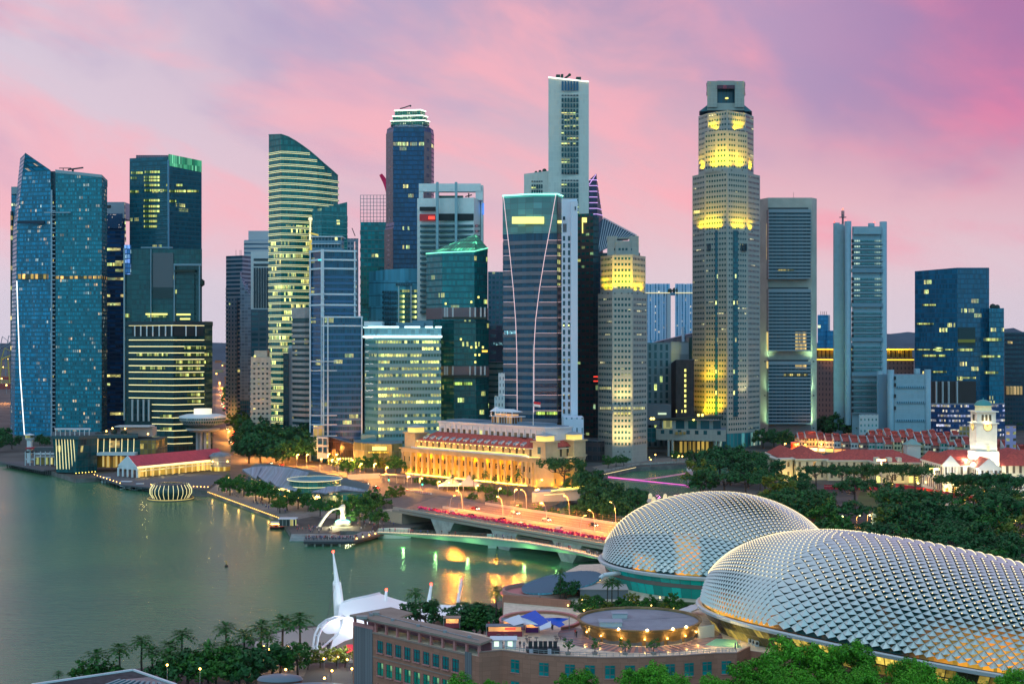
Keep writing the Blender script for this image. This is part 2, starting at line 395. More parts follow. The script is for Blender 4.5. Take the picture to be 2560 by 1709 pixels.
t = tower('office_tower', 'narrow dark blue tower with a pale blank top, right of the pointed blue tower', [(262,1330),(312,1330)], 30, 545,
          FM('narrow_dark', (.012,.05,.11), (.010,.045,.11), 5, 4, (0,1), (.2,.8), lit=.05, run=3, var=.6, rg=.2, zhi=180, floor_p=.10))
fbox(t, 'blank_crown', mat('pale_cladding', (.40,.43,.50), .6), 262, 310.5, 505, 546, 1329, 30)
fbox(t, 'dotted_crown', FM('dot_lights', (.02,.07,.15), (.02,.06,.12), 1.6, 2.4, (.3,.6), (.35,.6), lit=.5, run=2, lc=(1,.9,.8), lc2=(1,.7,.5), ls=1.4), 262, 306, 534, 570, 1328.6, 1)
fbox(t, 'lit_floor', FM('lit_floor_y', (.2,.2,.1), (.3,.25,.1), 1.1, 30, (.1,.95), (0,1), lit=.95, run=3, cell=.95, ls=1.5), 268, 304, 657, 664.5, 1329.2, 1)
fbox(t, 'roof_vent', dark, 268, 277, 513, 520, 1328.8, .5)
line(t, 'edge_lights', FM('edge_lights2', (.2,.2,.2), (.1,.1,.1), 50, 6, (0,1), (.3,.8), lit=1, cell=1, lc=(1,.85,.6)), [(311,507,1331),(314,605,1331)], .6)

# --- green crowned tower
mO = FM('dark_teal_glass', (.012,.075,.10), (.008,.055,.085), 1.6, 4.1, (.05,.95), (.3,.95), lit=.03, run=7, cell=.85, rg=.14, ls=1.3, **teal_lit)
t = tower('office_tower', 'tall dark teal office tower whose right face has a glowing green crown', [(324,1252),(421,1238),(504,1262)], 50, 396, mO, at=0, tops=[396,392,404])
rings(t, mat('dark_teal_slab', (.010,.05,.065), .3), 4.1, .5, .06, 60, t.zt-8)
mb = MB(); P = t.poly
mb.prism([P[1],P[2],(P[2][0],P[2][1]+1),(P[1][0],P[1][1]+1)], wz(395,1238), [wz(385,1238),wz(402,1262),wz(402,1262),wz(385,1238)])
part(t.o, 'crown', mb, FM('green_crown', (.03,.15,.10), (.04,.30,.16), 1.7, 60, (.1,.95), (0,1), lit=1, cell=1, run=3, lc=(.18,.85,.35), lc2=(.25,.7,.4), ls=.6))
mb = MB(); G = grow(P, .12); mb.prism([G[1],G[2],P[2],P[1]], [wz(414,1238),wz(431,1262)]*1+[wz(431,1262),wz(414,1238)], [wz(386,1238),wz(403,1262),wz(403,1262),wz(386,1238)])
part(t.o, 'green_lit_panel', mb, MATS['green_crown'])
line(t, 'corner_fin', mat('blue_metal', (.10,.26,.38), .4), [(420.5,400,1237),(421.5,624,1237)], .9)
for k, (a, b, y) in enumerate([(362,398,430),(360,398,443),(360,398,451),(361,398,463),(362,398,476),(360,398,501),(359,398,516),(359,398,528),(359,392,540),(360,392,553),(360,392,566),(328,356,432),(327,340,445),(326,345,479),(408,420,476),(416,455,463),(423,496,478),(424,440,503)]):
    f = (b-324)/97 if b < 421 else 1-(b-421)/83
    Yl = 1251-13*min(1, (a-324)/97) if a < 421 else 1238+24*(a-421)/83
    Yr = 1251-13*min(1, (b-324)/97) if b <= 421 else 1238+24*(b-421)/83
    part(t.o, 'lit_window_strip', MB().bar(pt(a,y+2.6,Yl-.6), pt(b,y+2.6,Yr-.6), .5, 1.9), FM('lit_strip_a', (.01,.05,.06), (.2,.22,.05), 1.1, 60, (.08,.95), (0,1), lit=.85, run=3, cell=.85, ls=1.5, **teal_lit))
fbox(t, 'roof_plant_screen', FM('roof_lattice_pink', (.25,.16,.2), (.05,.03,.05), 2, 2, (.2,.8), (.2,.8), lit=0), 340, 420, 388, 396, 1256, 20)

mL = FM('green_black_glass', (.010,.07,.085), (.006,.045,.055), 2.0, 4.2, (.05,.95), (.1,.95), lit=.05, run=5, cell=.6, rg=.12, ls=1.2, zhi=150, **teal_lit)
t = tower('office_block', 'teal glass lower block with a mirrored panel, in front of the green-crowned tower', [(312,1182),(505,1182)], 40, 622, mL)
fbox(t, 'mirror_panel', mat('mirror_bronze', (.11,.10,.11), .12, .6), 382, 433, 632, 718, 1181, 1)
fbox(t, 'mirror_panel_base', mat('mirror_dark', (.004,.025,.03), .15), 382, 433, 718, 745, 1181, 1)
fbox(t, 'recess', FM('green_blk2', (.008,.06,.07), (.006,.04,.05), 1.8, 4.2, (.05,.95), (.2,.95), lit=.16, run=4, cell=.7, ls=1.2, **teal_lit), 437, 486, 685, 800, 1180, 2)
fbox(t, 'recess_top', mat('dark_planting', (.01,.03,.02)), 436, 487, 674, 680, 1177, 3)
fr = mat('frame_pale', (.20,.32,.40), .5)
for a in ((434,437,660,803),(497,500,660,803),(376,378,622,803)): fbox(t, 'frame_post', fr, *a, 1178.5, 2)
fbox(t, 'frame_beam', fr, 434, 503, 659, 664, 1178, 2); fbox(t, 'roof_beam', fr, 352, 430, 617, 620, 1183, 3)
for a in ((364,418,783,787),(441,476,784,788),(368,415,788,793),(313,322,784,793),(450,475,795,799)): fbox(t, 'lit_floor', glow_y if a[3]-a[2] < 4.5 else MATS['lit_strip_a'], *a, 1179.4, 1)
fbox(t, 'media_column', FM('led_blue', (.02,.08,.2), (.1,.3,.7), 2.6, 4, (.08,.9), (.1,.88), lit=.75, run=1, cell=1, lc=(.25,.4,1), lc2=(.6,.95,1), ls=1.0), 310, 326, 612, 686, 1180, 2)
fbox(t, 'edge_column', mat('pale_blue_metal', (.3,.38,.42)), 308.5, 312, 620, 1050, 1179, 2)
part(t.o, 'hanging_planter', MB().ball(pt(505,707,1180), 2.6, 7, 0, 1.3), mat('dark_planting', (.01,.03,.02)))

# --- dark block with lit floor lines
Y0 = 1030
mD = FM('black_glass', (.006,.03,.035), (.004,.022,.028), 1.5, 5.4, (.04,.96), (.3,.95), lit=.0, run=5, rg=.1)
t = tower('office_block', 'wide black glass block ringed by thin yellow light lines, columned terrace near its top', [(316,1040),(434,1026),(512,1040)], 40, 812, mD)
part(t.o, 'right_face', MB().prism(fpoly([(512,1040.5),(531,1052)], 30), 0, wz(803,1040)), mD)
part(t.o, 'roof_slab', MB().prism(grow(fpoly([(315,1040),(434,1026),(512,1040),(531,1052)], 38),.4), wz(813,1030), wz(803,1030), 0), mat('black_trim', (.012,.03,.04), .4))
P = grow(t.poly, .25); ln = lambda a, b, f: (P[a][0]+(P[b][0]-P[a][0])*f, P[a][1]+(P[b][1]-P[a][1])*f)
def lline(y, f0=0.02, f1=1.0):
    a, b, c = ln(0,1,f0) if f0 < 1 else None, P[1], ln(1,2,f1)
    za = lambda p: wz(y, 1026)+ (0)
    mb = MB(); q = [Vector((*p, wz(y, 1026))) for p in ((a, b, c))]; mb.path(q, .28, 5); part(t.o, 'light_line', mb, glow_l)
ys = [813]+[849.5+16.2*i for i in range(10)]
for y in ys: lline(y, .06, .97)
for i in range(10, 17): lline(849.5+16.2*i, .55, .97 if i < 14 else .6)
for y, a, b in ((869,461,514),(886,342,420),(886,461,530),(905,440,520),(920,350,412),(921,440,500),(937,440,510),(953,370,378),(969,496,502),(986,468,512),(1003,470,512),(1040,400,470),(1072,400,470)):
    Ya = 1040-14*(a-316)/118 if a < 434 else 1026+14*(a-434)/78; Yb = 1040-14*(b-316)/118 if b < 434 else min(1051, 1026+14*(b-434)/78)
    if a < 434 < b: b, Yb = 433, 1026.2
    part(t.o, 'lit_window_strip', MB().bar(pt(a,y+3.2,Ya-.5), pt(b,y+3.2,Yb-.5), .4, 2.1), FM('lit_strip_b', (.01,.04,.04), (.1,.12,.03), 1.0, 60, (.1,.9), (0,1), lit=.55, run=2, cell=.8, ls=1.2, **teal_lit))
part(t.o, 'terrace_recess', MB().bar(pt(331,840,1037),pt(433,840,1025),1,7.2), mat('recess_dark', (.01,.018,.022), .7))
part(t.o, 'terrace_recess', MB().bar(pt(434,840,1025.3),pt(508,840,1038.8),1,7.2), mat('recess_dark', (.01,.018,.022), .7))
for px in (337,352,367,382,398,414,429): part(t.o, 'terrace_column', MB().tube(pt(px,840,1036-11*(px-331)/102-1),pt(px,814,1036-11*(px-331)/102-1),.55,.55,6), white)
for px in (465,490): part(t.o, 'terrace_column', MB().tube(pt(px,840,1030+.1*(px-465)),pt(px,814,1030+.1*(px-465)),.5,.5,6), white)
for px in (331,345,359,372): part(t.o, 'portico_column', MB().tube(pt(px,1052,1036.5-12*(px-316)/118),pt(px,998,1036.5-12*(px-316)/118),.75,.75,8), mat('pale_column', (.45,.47,.48)))
fbox(t, 'portico_recess', mat('recess_teal', (.01,.04,.045), .5), 322, 376, 1000, 1052, 1038.2, 1)

# --- towers behind the tree clump, left of centre
mG = FM('grey_strata', (.44,.45,.50), (.02,.05,.09), 6, 4.0, (0,1), (.45,1), lit=.02, run=2, rg=.3)
t = tower('office_tower', 'slim grey tower with dark strip windows and rooftop aerials, leftmost of the grey cluster', [(565,1340),(606,1330),(630,1345)], 30, 640, mG)
rings(t, mat('grey_blue_wall', (.44,.45,.50), .7), 4.0, 1.8, .4, 0, t.zt-30, 'floor_band', poly=fpoly([(565,1340),(590,1334)], 20))
for px in (590,600,603): line(t, 'aerial', dark, [(px,640,1338),(px,625,1338)], .18)
fbox(t, 'side_wing', FM('grey_punch', (.22,.27,.34), (.03,.06,.1), 3, 4, (.3,.7), (.3,.75), lit=.03, run=1), 570, 592, 745, 1050, 1328, 4)
t = tower('office_tower', 'pale grey tower with a stepped rounded top behind the curved-top glass tower', [(611,1400),(676,1400)], 40, 600, FM('pale_strata', (.66,.66,.70), (.10,.14,.22), 30, 4.4, (0,1), (.7,1), lit=0))
fbox(t, 'upper_block', mat('pale_wall', (.62,.62,.66), .7), 621, 676, 577, 604, 1404, 20)
rings(t, mat('pale_wall', (.62,.62,.66)), 4.4, 2.6, .5, t.zt-34, t.zt)
t = tower('office_block', 'blue-grey block with a swooping curved glass roof, low in the grey cluster', [(600,1290),(628,1290)], 40, 740, FM('swoop_glass', (.10,.16,.22), (.05,.10,.16), 2, 4, lit=.02))
mb = MB(); Yq = 1288; pr = [(600,682),(605,702),(612,720),(620,732),(628,738)]
for (a, ya), (b, yb) in zip(pr, pr[1:]):
    mb.face([pt(a,ya,Yq),pt(b,yb,Yq),pt(b,yb-24,Yq+45),pt(a,ya-6,Yq+45)]); mb.face([pt(a,1000,Yq),pt(b,1000,Yq),pt(b,yb,Yq),pt(a,ya,Yq)])
part(t.o, 'curved_roof', mb, FM('swoop_roof', (.30,.38,.46), (.2,.28,.36), 3, 3, lit=0))
t = tower('office_tower', 'white tower with tall black vertical window strips, in front of the stepped pale tower', [(627,1230),(678,1230)], 40, 628, mat('tower_white', (.68,.70,.74), .6))
for i in range(7): fbox(t, 'window_strip', mat('black_strip', (.008,.02,.04), .2), 634+i*6.4, 639.2+i*6.4, 669, 770, 1229.7, .6)
for y in (646, 659): fbox(t, 'window_band', mat('black_strip', (.008,.02,.04), .2), 634, 678, y, y+6, 1229.7, .6)
fbox(t, 'lower_screen', FM('lower_screen', (.06,.10,.14), (.03,.06,.09), 7, 4.5, (.1,.9), (.4,.95), lit=.03), 627, 678, 773, 900, 1227, 4)
t = tower('apartment_tower', 'beige old apartment block with small square windows and a flood lamp on its roof', [(627,1010),(677,1010)], 24, 892, mat('beige_render', (.62,.47,.36), .8, var=.15), cat='building')
wrows(t, FM('flat_windows', (.1,.1,.1), (.06,.06,.06), 1, 1, lit=.12, run=1, mask=False, lc=(1,.7,.25), ls=1.3), 3.6, 3.1, 1.5, 1.5, 4, t.zt-3)
rings(t, mat('beige_band', (.68,.52,.40), .8), 3.6, .5, .5, 2, t.zt-4, 'balcony_band')
fbox(t, 'roof_block', mat('beige_render', (.5,.43,.36)), 636, 668, 876, 893, 1015, 10)
part(t.o, 'roof_lamp', MB().ball(pt(637,890,1009), .8), glow_y)

# --- curved top glass tower with yellow floor lines
mC = FM('ocean_glass', (.02,.11,.115), (.012,.085,.095), 1.35, 4.85, (.08,.95), (.28,.98), lit=.34, run=5, cell=.78, ls=1.7, rg=.12, zhi=172, **teal_lit)
mC2 = FM('ocean_glass_top', (.03,.16,.165), (.03,.15,.16), 1.35, 4.85, (.12,.95), (.28,.98), lit=.0, rg=.12)
front = [(672,1092),(703,1080)]+[(703+142*k/8, 1080+1.2*k+.35*k*k) for k in range(1, 9)]
tops = [338,337,343,353,365,378,393,409,424,440]
t = tower('office_tower', 'curved-top green glass office tower wrapped in double yellow lines of light', front, 46, 338, mC, tops=tops, pn='glass_body')
fl = 4.85; k = 0
P = t.poly[:len(front)]; ztop = [wz(a, f[1]) for a, f in zip(tops, front)]
slab = mat('slab_teal', (.08,.27,.27), .4)
z = 14
while z < 232:
    n = len(P)
    while n > 2 and ztop[n-1] < z+1: n -= 1
    G = grow(t.poly, .35)[:n]
    fb_ = part(t.o, 'floor_band', MB().prism(G+[(G[-1][0],G[-1][1]+4),(G[0][0],G[0][1]+4)], z, z+1.0), slab)
    mb = MB(); G2 = grow(t.poly, .5)[:n]; mb.path([Vector((*p, z+1.15)) for p in G2], .17, 4); mb.path([Vector((*p, z-.1)) for p in G2], .17, 4)
    part(t.o, 'light_line', mb, glow_l).parent = fb_; z += fl
part(t.o, 'roof_edge', MB().path([Vector((p[0],p[1]-.3,zz+.3)) for p, zz in zip(P, ztop)], .4, 5), mat('slab_teal', (.1,.28,.3)))
t2 = tower('office_tower', 'smaller stepped glass wing at the right shoulder of the curved-top green tower', [(781,1064),(804,1058),(868,1070)], 40, 521, FM('ocean_wing', (.03,.14,.15), (.025,.10,.12), 1.4, 4.85, (.08,.95), (.25,.98), lit=.12, run=4, cell=.7, ls=1.1, rg=.15, **teal_lit), tops=[524,520,505])
rings(t2, slab, 4.85, .7, .3, 90, wz(526,1064))

t = tower('construction_tower', 'old grey tower under a crane behind the yellow-lined glass tower', [(868,1290),(896,1290)], 25, 596, FM('old_grey', (.24,.30,.38), (.05,.08,.12), 3, 5, (.2,.8), (.3,.8), lit=.03), cat='building')
line(t, 'roof_crane', dark, [(888,590,1290),(880,570,1290)], .4)
for px in (887,897): line(t, 'corner_light', glow_k, [(px,604,1288),(px,650,1288)], .3)

# --- blue white grid tower
mB = FM('blue_band_glass', (.03,.08,.13), (.010,.045,.085), 1.5, 4.1, (.05,.97), (.05,.95), lit=.045, run=4, cell=.8, ls=1.1, rg=.12, **teal_lit)
wg = mat('pale_blue_frame', (.62,.70,.76), .5); bp = mat('blue_panel', (.02,.13,.28), .35)
t = tower('office_tower', 'blue office tower framed by a white grid, tapering penthouse floors on its roof', [(775,962),(805,950),(889,956)], 34, 626, mB)
rings(t, bp, 4.1, 1.5, .25, 10, t.zt-18, 'spandrel_band')
for z in (t.zt-1, t.zt-7, t.zt-13, wz(735,950), wz(762,950)): part(t.o, 'white_beam', MB().prism(grow(t.poly,.8), z-.6, z+.6), wg)
for px, Y in ((775.5,960),(804,948.6),(808,948.6),(887,955)): part(t.o, 'white_post', MB().box(wx(px,Y)-.5,Y-.5,0,wx(px,Y)+.5,Y+.8,t.zt), wg)
z = 20; jb = None
while z < t.zt-20:
    if jb is None: jb = MB().box(wx(803,948),947.6,z,wx(811,948),949,z+.6).box(wx(884,954),953.6,z,wx(892,954),955,z+.6).mesh('white_joint', wg, t.o.location); zz = z
    link('white_joint', jb, t.o, (0,0,z-zz)); z += 4.1
t3 = Tw(); t3.o = t.o; t3.zb = 0; t3.poly = fpoly([(806,944),(905,948)], 14); t3.zt = wz(790,944)
part(t.o, 'lower_wing', MB().prism(t3.poly, 0, t3.zt, 0, True, False, 1), [mB, roofgrey]); rings(t3, bp, 4.1, 1.5, .25, 8, t3.zt-8, 'spandrel_band')
for z in (t3.zt-.6, t3.zt-6.5): part(t.o, 'white_beam', MB().prism(grow(t3.poly,.7), z-.5, z+.5), wg)
for px in (807,818,903): fbox(t, 'white_post', wg, px, px+3, 790, 1120, 943.2, .8)
for y in (902,925,1037,1060,1088): fbox(t, 'white_beam', wg, 776, 842, y, y+2, 941, 1.2)
fbox(t, 'penthouse', FM('penth', (.2,.3,.38), (.02,.05,.08), 2.2, 5, (.15,.9), (.2,.85), lit=.15, run=2, cell=.8), 780, 854, 592, 626, 958, 14)
for a in ((777,856,590,592.5),(777,850,608,610)): fbox(t, 'penthouse_roof', wg, *a, 955, 18)
fbox(t, 'teal_lamp', mat('teal_lamp', (.1,.8,.8), emit=(.1,.85,.9), es=.9), 795, 803, 648, 651.5, 947.6, .3)
fbox(t, 'lobby', FM('lobby_lit', (.3,.3,.3), (.4,.35,.15), 3.2, 6, (.1,.9), (.1,.9), lit=.95, run=1, cell=1, lc=(1,.85,.3), lc2=(1,.9,.5), ls=1.0), 783, 808, 1063, 1128, 938, 3)
fbox(t, 'screen_frame', mat('grey_panel', (.35,.40,.45)), 793, 819, 1092, 1146, 930, 6)
for a in ((795,805,1096,1110),(808,817,1096,1112),(795,805,1117,1130),(808,817,1117,1132)): fbox(t, 'screen_window', FM('screen_w', (.02,.04,.07), (.02,.04,.08), 2, 4, lit=.1), *a, 929.6, .5)
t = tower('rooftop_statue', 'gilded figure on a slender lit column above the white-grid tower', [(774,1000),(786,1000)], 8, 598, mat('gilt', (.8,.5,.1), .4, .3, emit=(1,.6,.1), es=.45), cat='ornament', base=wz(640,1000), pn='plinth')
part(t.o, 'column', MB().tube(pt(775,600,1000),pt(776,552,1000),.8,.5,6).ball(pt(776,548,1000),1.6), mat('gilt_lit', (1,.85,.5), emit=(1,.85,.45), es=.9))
part(t.o, 'wing', MB().bar(pt(772,584,1000),pt(796,590,1000),1.2,1.2), mat('gilt', (.8,.5,.1)))

# --- grey banded tower + companions
mK = FM('band_glass', (.02,.03,.035), (.015,.03,.038), 1.3, 4.0, (.05,.95), (.05,.95), lit=.015, run=2, rg=.15)
t = tower('office_tower', 'grey octagonal tower of alternating concrete and dark glass bands, above the big tree clump', [(731,1012),(763,1003),(790,1003),(808,1012)], 24, 769, mK)
rings(t, mat('grey_band', (.40,.35,.34), .75, var=.12), 4.05, 2.0, .5, 8, t.zt-8, 'concrete_band')
part(t.o, 'blank_top', MB().prism(grow(t.poly,.5), t.zt-7.6, t.zt), mat('grey_band', (.3,.3,.31)))
t = tower('office_tower', 'narrow dark slab with a pale stair core, left of the grey banded octagon tower', [(708,1022),(722,1022)], 18, 883, FM('dark_slab', (.02,.03,.04), (.012,.022,.03), 2, 4, lit=.02), cat='building')
fbox(t, 'stair_core', mat('core_grey', (.25,.25,.28), .7), 720, 732, 870, 1062, 1023, 14)
fbox(t, 'roof_sign', mat('pale_wall', (.62,.62,.66)), 722, 731, 863, 880, 1024, 3)

# --- black tower and low neighbour
t = tower('office_tower', 'plain black glass tower between the white-grid tower and the white-lit bright office block', [(837,978),(872,966),(909,970)], 30, 818, FM('black_glass_b', (.004,.022,.028), (.003,.016,.022), 1.6, 3.8, (.05,.95), (.1,.95), lit=.015, run=2, cell=.5, rg=.1, lc=(1,.8,.2), lc2=(1,.2,.1)), tops=[820,817,822])
part(t.o, 'corner_face', MB().box(wx(908,971),970,0,wx(909.5,971),985,t.zt-2), dark)
for y, a, b in ((951,842,856),(1003,848,852),(1045,850,884),): fbox(t, 'lit_window_strip', FM('lit_strip_g', (.01,.03,.03), (.05,.1,.03), 1.1, 60, (.1,.9), (0,1), lit=.7, run=2, lc=(.5,.9,.1), lc2=(.2,.9,.4), ls=.7), a, b, y, y+6, 965.2-.0, .5)
fbox(t, 'rooftop_screen', mat('teal_screen', (.06,.22,.24), .4), 824, 862, 1082, 1100, 952, 8)
t = tower('low_office_building', 'low dark brown glass building with a lit arcade at street level', [(819,938),(850,930),(886,930)], 24, 1096, FM('brown_glass', (.03,.018,.018), (.04,.022,.016), 4, 5, (.04,.97), (.05,.95), lit=.12, run=1, cell=.9, lc=(1,.45,.08), lc2=(.8,.7,.2), ls=.55, rg=.15), tops=[1090,1100,1110], cat='building')
for i in range(9): part(t.o, 'arcade_light', MB().box(wx(822+i*7,926)-.5,926+.0,.5,wx(822+i*7,926)+.5,926.6,5), glow_y)
fbox(t, 'street_sign', mat('pale_sign', (.6,.9,.9), emit=(.5,.85,.8), es=.8), 827, 842, 1151, 1155, 927, .4)

# --- white lit bright office block
mH = FM('hsbc_glass', (.16,.30,.31), (.045,.075,.07), 1.95, 4.45, (.14,.94), (.10,.52), lit=.68, run=7, cell=.82, lc=(1,.84,.20), lc2=(.82,1,.22), ls=1.8, rg=.3, wmetal=0)
mHs = FM('hsbc_side', (.17,.32,.33), (.05,.10,.10), 1.95, 4.45, (.14,.94), (.10,.52), lit=.25, run=4, cell=.6, ls=1.0, rg=.3, **teal_lit)
t = Tw(); t.o = thing('office_block', 'bright green-grey office block full of lit windows, white light strips round its roof', 'building', (wx(1005,940),940,0)); t.zb = 0
t.poly = fpoly([(912,946),(945,930),(1102,938)], 40); t.zt = wz(841, 930); P = t.poly
part(t.o, 'side_facade', MB().prism([P[0],P[1],P[4]], 10, t.zt), mHs)
part(t.o, 'front_facade', MB().prism([P[1],P[2],P[3],P[4]], 10, t.zt), mH)
rings(t, mat('hsbc_spandrel', (.19,.34,.35), .4), 4.45, 2.0, .22, 15.8, t.zt-3, 'spandrel_band')
part(t.o, 'crown', MB().prism(grow(t.poly,.3), wz(838,930), wz(818,930), 0, True, True, 1), [FM('hsbc_crown', (.24,.42,.45), (.20,.38,.42), 2.6, 3, (.04,.96), (.05,.95), lit=0), roofgrey])
part(t.o, 'light_strip', MB().path([Vector((*p, wz(841,930))) for p in grow(t.poly,.8)[:3]], .75, 6), glow_c)
G = grow(t.poly,.6); z = wz(817,930)
part(t.o, 'light_strip', MB().path([Vector((*G[0],z)),Vector((*G[1],z))], .5, 6), glow_c)
for a, b in ((0,.33),(.42,.66),(.74,.86),(.9,1)):
    q = lambda f: Vector((G[1][0]+(G[2][0]-G[1][0])*f, G[1][1]+(G[2][1]-G[1][1])*f, z)); part(t.o, 'light_strip', MB().path([q(a),q(b)], .5, 6), glow_c)
fbox(t, 'penthouse', mat('pent_white', (.48,.62,.68), .5), 910, 956, 803, 818, 940, 14); fbox(t, 'rooftop_plant', mat('plant_blue', (.10,.22,.28), .5), 990, 1060, 806, 818, 950, 14)
fbox(t, 'rooftop_plant', mat('plant_blue', (.1,.22,.28)), 1030, 1082, 801, 815, 955, 10)
for i in range(10):
    y = 845+i*16.3; mb = MB(); random.seed(i); p = [pt(914+i2*4.4, y+random.uniform(-1.2,1.2), 945-2.6*i2*.75-.6) for i2 in range(7)]; mb.path(p, .16, 4); part(t.o, 'wavy_light', mb, mat('wavy', (1,.9,.8), emit=(1,.9,.8), es=.9))
part(t.o, 'ground_columns', MB().prism(grow(t.poly,-1), 0, 11), mat('lobby_dark', (.06,.09,.10)))
t2 = tower('podium_pavilion', 'curved glass podium glowing yellow at the foot of the bright office block', [(884,918),(910,905),(945,899),(980,899),(1006,906)], 26, 1104, FM('podium_glass', (.20,.20,.14), (.30,.27,.12), 2.2, 5.6, (.03,.97), (.03,.97), lit=.14, run=3, cell=.9, lc=(1,.8,.2), lc2=(1,.7,.1), ls=.8, rg=.25), cat='building')
part(t2.o, 'bright_sign', MB().box(wx(931,898),897.6,wz(1125,898),wx(966,898),898.4,wz(1116,898)), glow_y)
for a in ((920,972,1128.5,1132),(897,925,1146,1150),(980,1004,1146,1151)): part(t2.o, 'warm_strip', MB().box(wx(a[0],897),897.3,wz(a[3],897),wx(a[1],897),898.6,wz(a[2],897)), FM('warm_strip', (.5,.4,.1), (.6,.45,.1), 1.4, 60, (.15,.85), (0,1), lit=.8, run=1, lc=(1,.8,.15), lc2=(1,.65,.1), ls=1.6))
fbox(t2, 'plant_block', mat('teal_screen', (.06,.22,.24)), 902, 940, 1086, 1104, 920, 10)

# --- cage topped tower, red fin
t = tower('office_tower', 'teal glass tower with an open steel cage top, beside the tall dark blue tower', [(901,1240),(967,1240)], 40, 555, FM('cage_glass', (.05,.19,.21), (.03,.15,.19), 3.2, 4.0, (.1,.92), (.25,.95), lit=.06, run=3, cell=.6, rg=.2, **teal_lit))
rings(t, mat('cage_steel', (.12,.28,.31), .4), 8, .6, .4, 60, t.zt)
mb = MB(); Yc = 1240
for px in [901+8.25*i for i in range(9)]: mb.tube(pt(px,556,Yc), pt(px,488,Yc), .3, .3, 4); mb.tube(pt(px,556,Yc+30), pt(px,492,Yc+30), .3, .3, 4)
for y in range(488, 556, 9): mb.tube(pt(901,y,Yc), pt(967,y,Yc), .25, .25, 4); mb.tube(pt(901,y,Yc+30), pt(967,y,Yc+30), .25, .25, 4)
part(t.o, 'cage', mb, mat('cage_steel', (.12,.28,.31)))
mb = MB(); ar = [(920+i*5.2, 484-6*math.sin(i/9*math.pi/1.15)) for i in range(10)]
for (a, b), (c, d) in zip(ar, ar[1:]): mb.face([pt(a,b,Yc+2),pt(c,d,Yc+2),pt(c,d,Yc+30),pt(a,b,Yc+30)])
part(t.o, 'arched_roof', mb, mat('arch_grey', (.35,.3,.38), .5))
part(t.o, 'scaffold', MB().box(wx(902,1238),1237,wz(760,1238),wx(950,1238),1239,wz(665,1238)), FM('cage_low', (.04,.16,.17), (.03,.12,.14), 2.5, 4, (.12,.9), (.2,.9), lit=.10, run=2, cell=.7, **teal_lit))
mb = MB(); A = [(948,438),(952,446),(957,456),(962,470),(966,486)]; B = [(955,434),(960,440),(966,448),(970,458),(972,470)]
for i in range(4): mb.face([pt(*A[i],1255),pt(*B[i],1251),pt(*B[i+1],1251),pt(*A[i+1],1255)]); mb.face([pt(*A[i],1257),pt(*A[i+1],1257),pt(*B[i+1],1253),pt(*B[i],1253)])
solo('roof_fin', mb, mat('crimson', (.45,.02,.10), .5, emit=(.6,.01,.08), es=.25), 'curved crimson fin rising behind the cage-topped tower', 'rooftop fin')

# --- tall flat-topped dark blue tower
mR = FM('republic_glass', (.014,.05,.10), (.010,.045,.105), 1.5, 4.0, (.06,.94), (.2,.95), lit=.03, run=4, cell=.85, rg=.12, ls=1.3, floor_p=.06, **teal_lit)
granite = mat('pink_granite', (.19,.14,.16), .5, var=.15)
t = tower('skyscraper', 'tall dark blue tower with pinkish chamfered corners and three white-lit tiers on top', [(966,1206),(983,1192),(1060,1192),(1078,1200),(1085,1212)], 44, 335, mR)
P = t.poly
for e, w_ in ((0, 'c'), (2, 'c')):
    G = grow(P, .35); part(t.o, 'corner_pier', MB().prism([G[e],G[e+1],P[e+1],P[e]], 0, t.zt), granite)
tt = Tw(); tt.o = t.o; tt.poly = grow(P,.35); wrows(tt, FM('corner_win', (.1,.1,.1), (.012,.04,.07), 1, 1, lit=.03, run=1, mask=False), 7.4, 20, 3.4, 3.0, 30, t.zt-4, edges=[0,2])
lo = [wz(325,1195), wz(313,1195)]
part(t.o, 'chamfered_shoulder', MB().loft([(t.zt, P), (wz(318,1195), grow(P,-.6)), (wz(312,1195), grow(P,-3.2))]), FM('shoulder', (.03,.06,.10), (.015,.05,.10), 1.5, 4, lit=0))
for y0, y1, a, b in ((312,302,977,1073),(299,290,982,1068),(287,276,987,1063)):
    q = fpoly([(a,1200),(b-12,1196),(b,1204)], 34); part(t.o, 'crown_tier', MB().prism(q, wz(y0,1196), wz(y1,1196)), FM('crown_dots', (.02,.06,.06), (.10,.22,.18), 1.5, 1.75, (.25,.8), (.25,.8), lit=.7, run=2, cell=.85, lc=(.8,1,.7), lc2=(1,.9,.5), ls=.85, rg=.3))
    G = grow(q, .5); part(t.o, 'crown_light', MB().path([Vector((*p, wz(y1-1,1196))) for p in G[:3]], .5, 5), mat('crown_strip', (1,1,.9), emit=(.9,1,.8), es=1.8))
    part(t.o, 'tier_slab', MB().prism(grow(q,-.3), wz(y1,1196), wz(y1-2.6,1196)), roofgrey)
mb = MB(); mb.path([pt(1000,272,1205),pt(1012,269,1205),pt(1024,264.5,1205)], .5, 5); mb.ball(pt(1026,265,1205), .9)
part(t.o, 'roof_crane', mb, dark)
q = fpoly([(962,1205),(983,1188),(1060,1188),(1078,1198)], 40)
part(t.o, 'flared_base', MB().loft([(0,q),(wz(575,1190),q),(wz(555,1190),grow(P[:4]+[P[5],P[6]] if 0 else q,-1.2))]), mR)
part(t.o, 'corner_pier', MB().prism([grow(q,.4)[0],grow(q,.4)[1],q[1],q[0]], 0, wz(572,1192)), granite)
tt.poly = grow(q,.4); wrows(tt, MATS['corner_win'], 4.2, 20, 5.0, 1.9, 130, wz(578,1192), edges=[0])

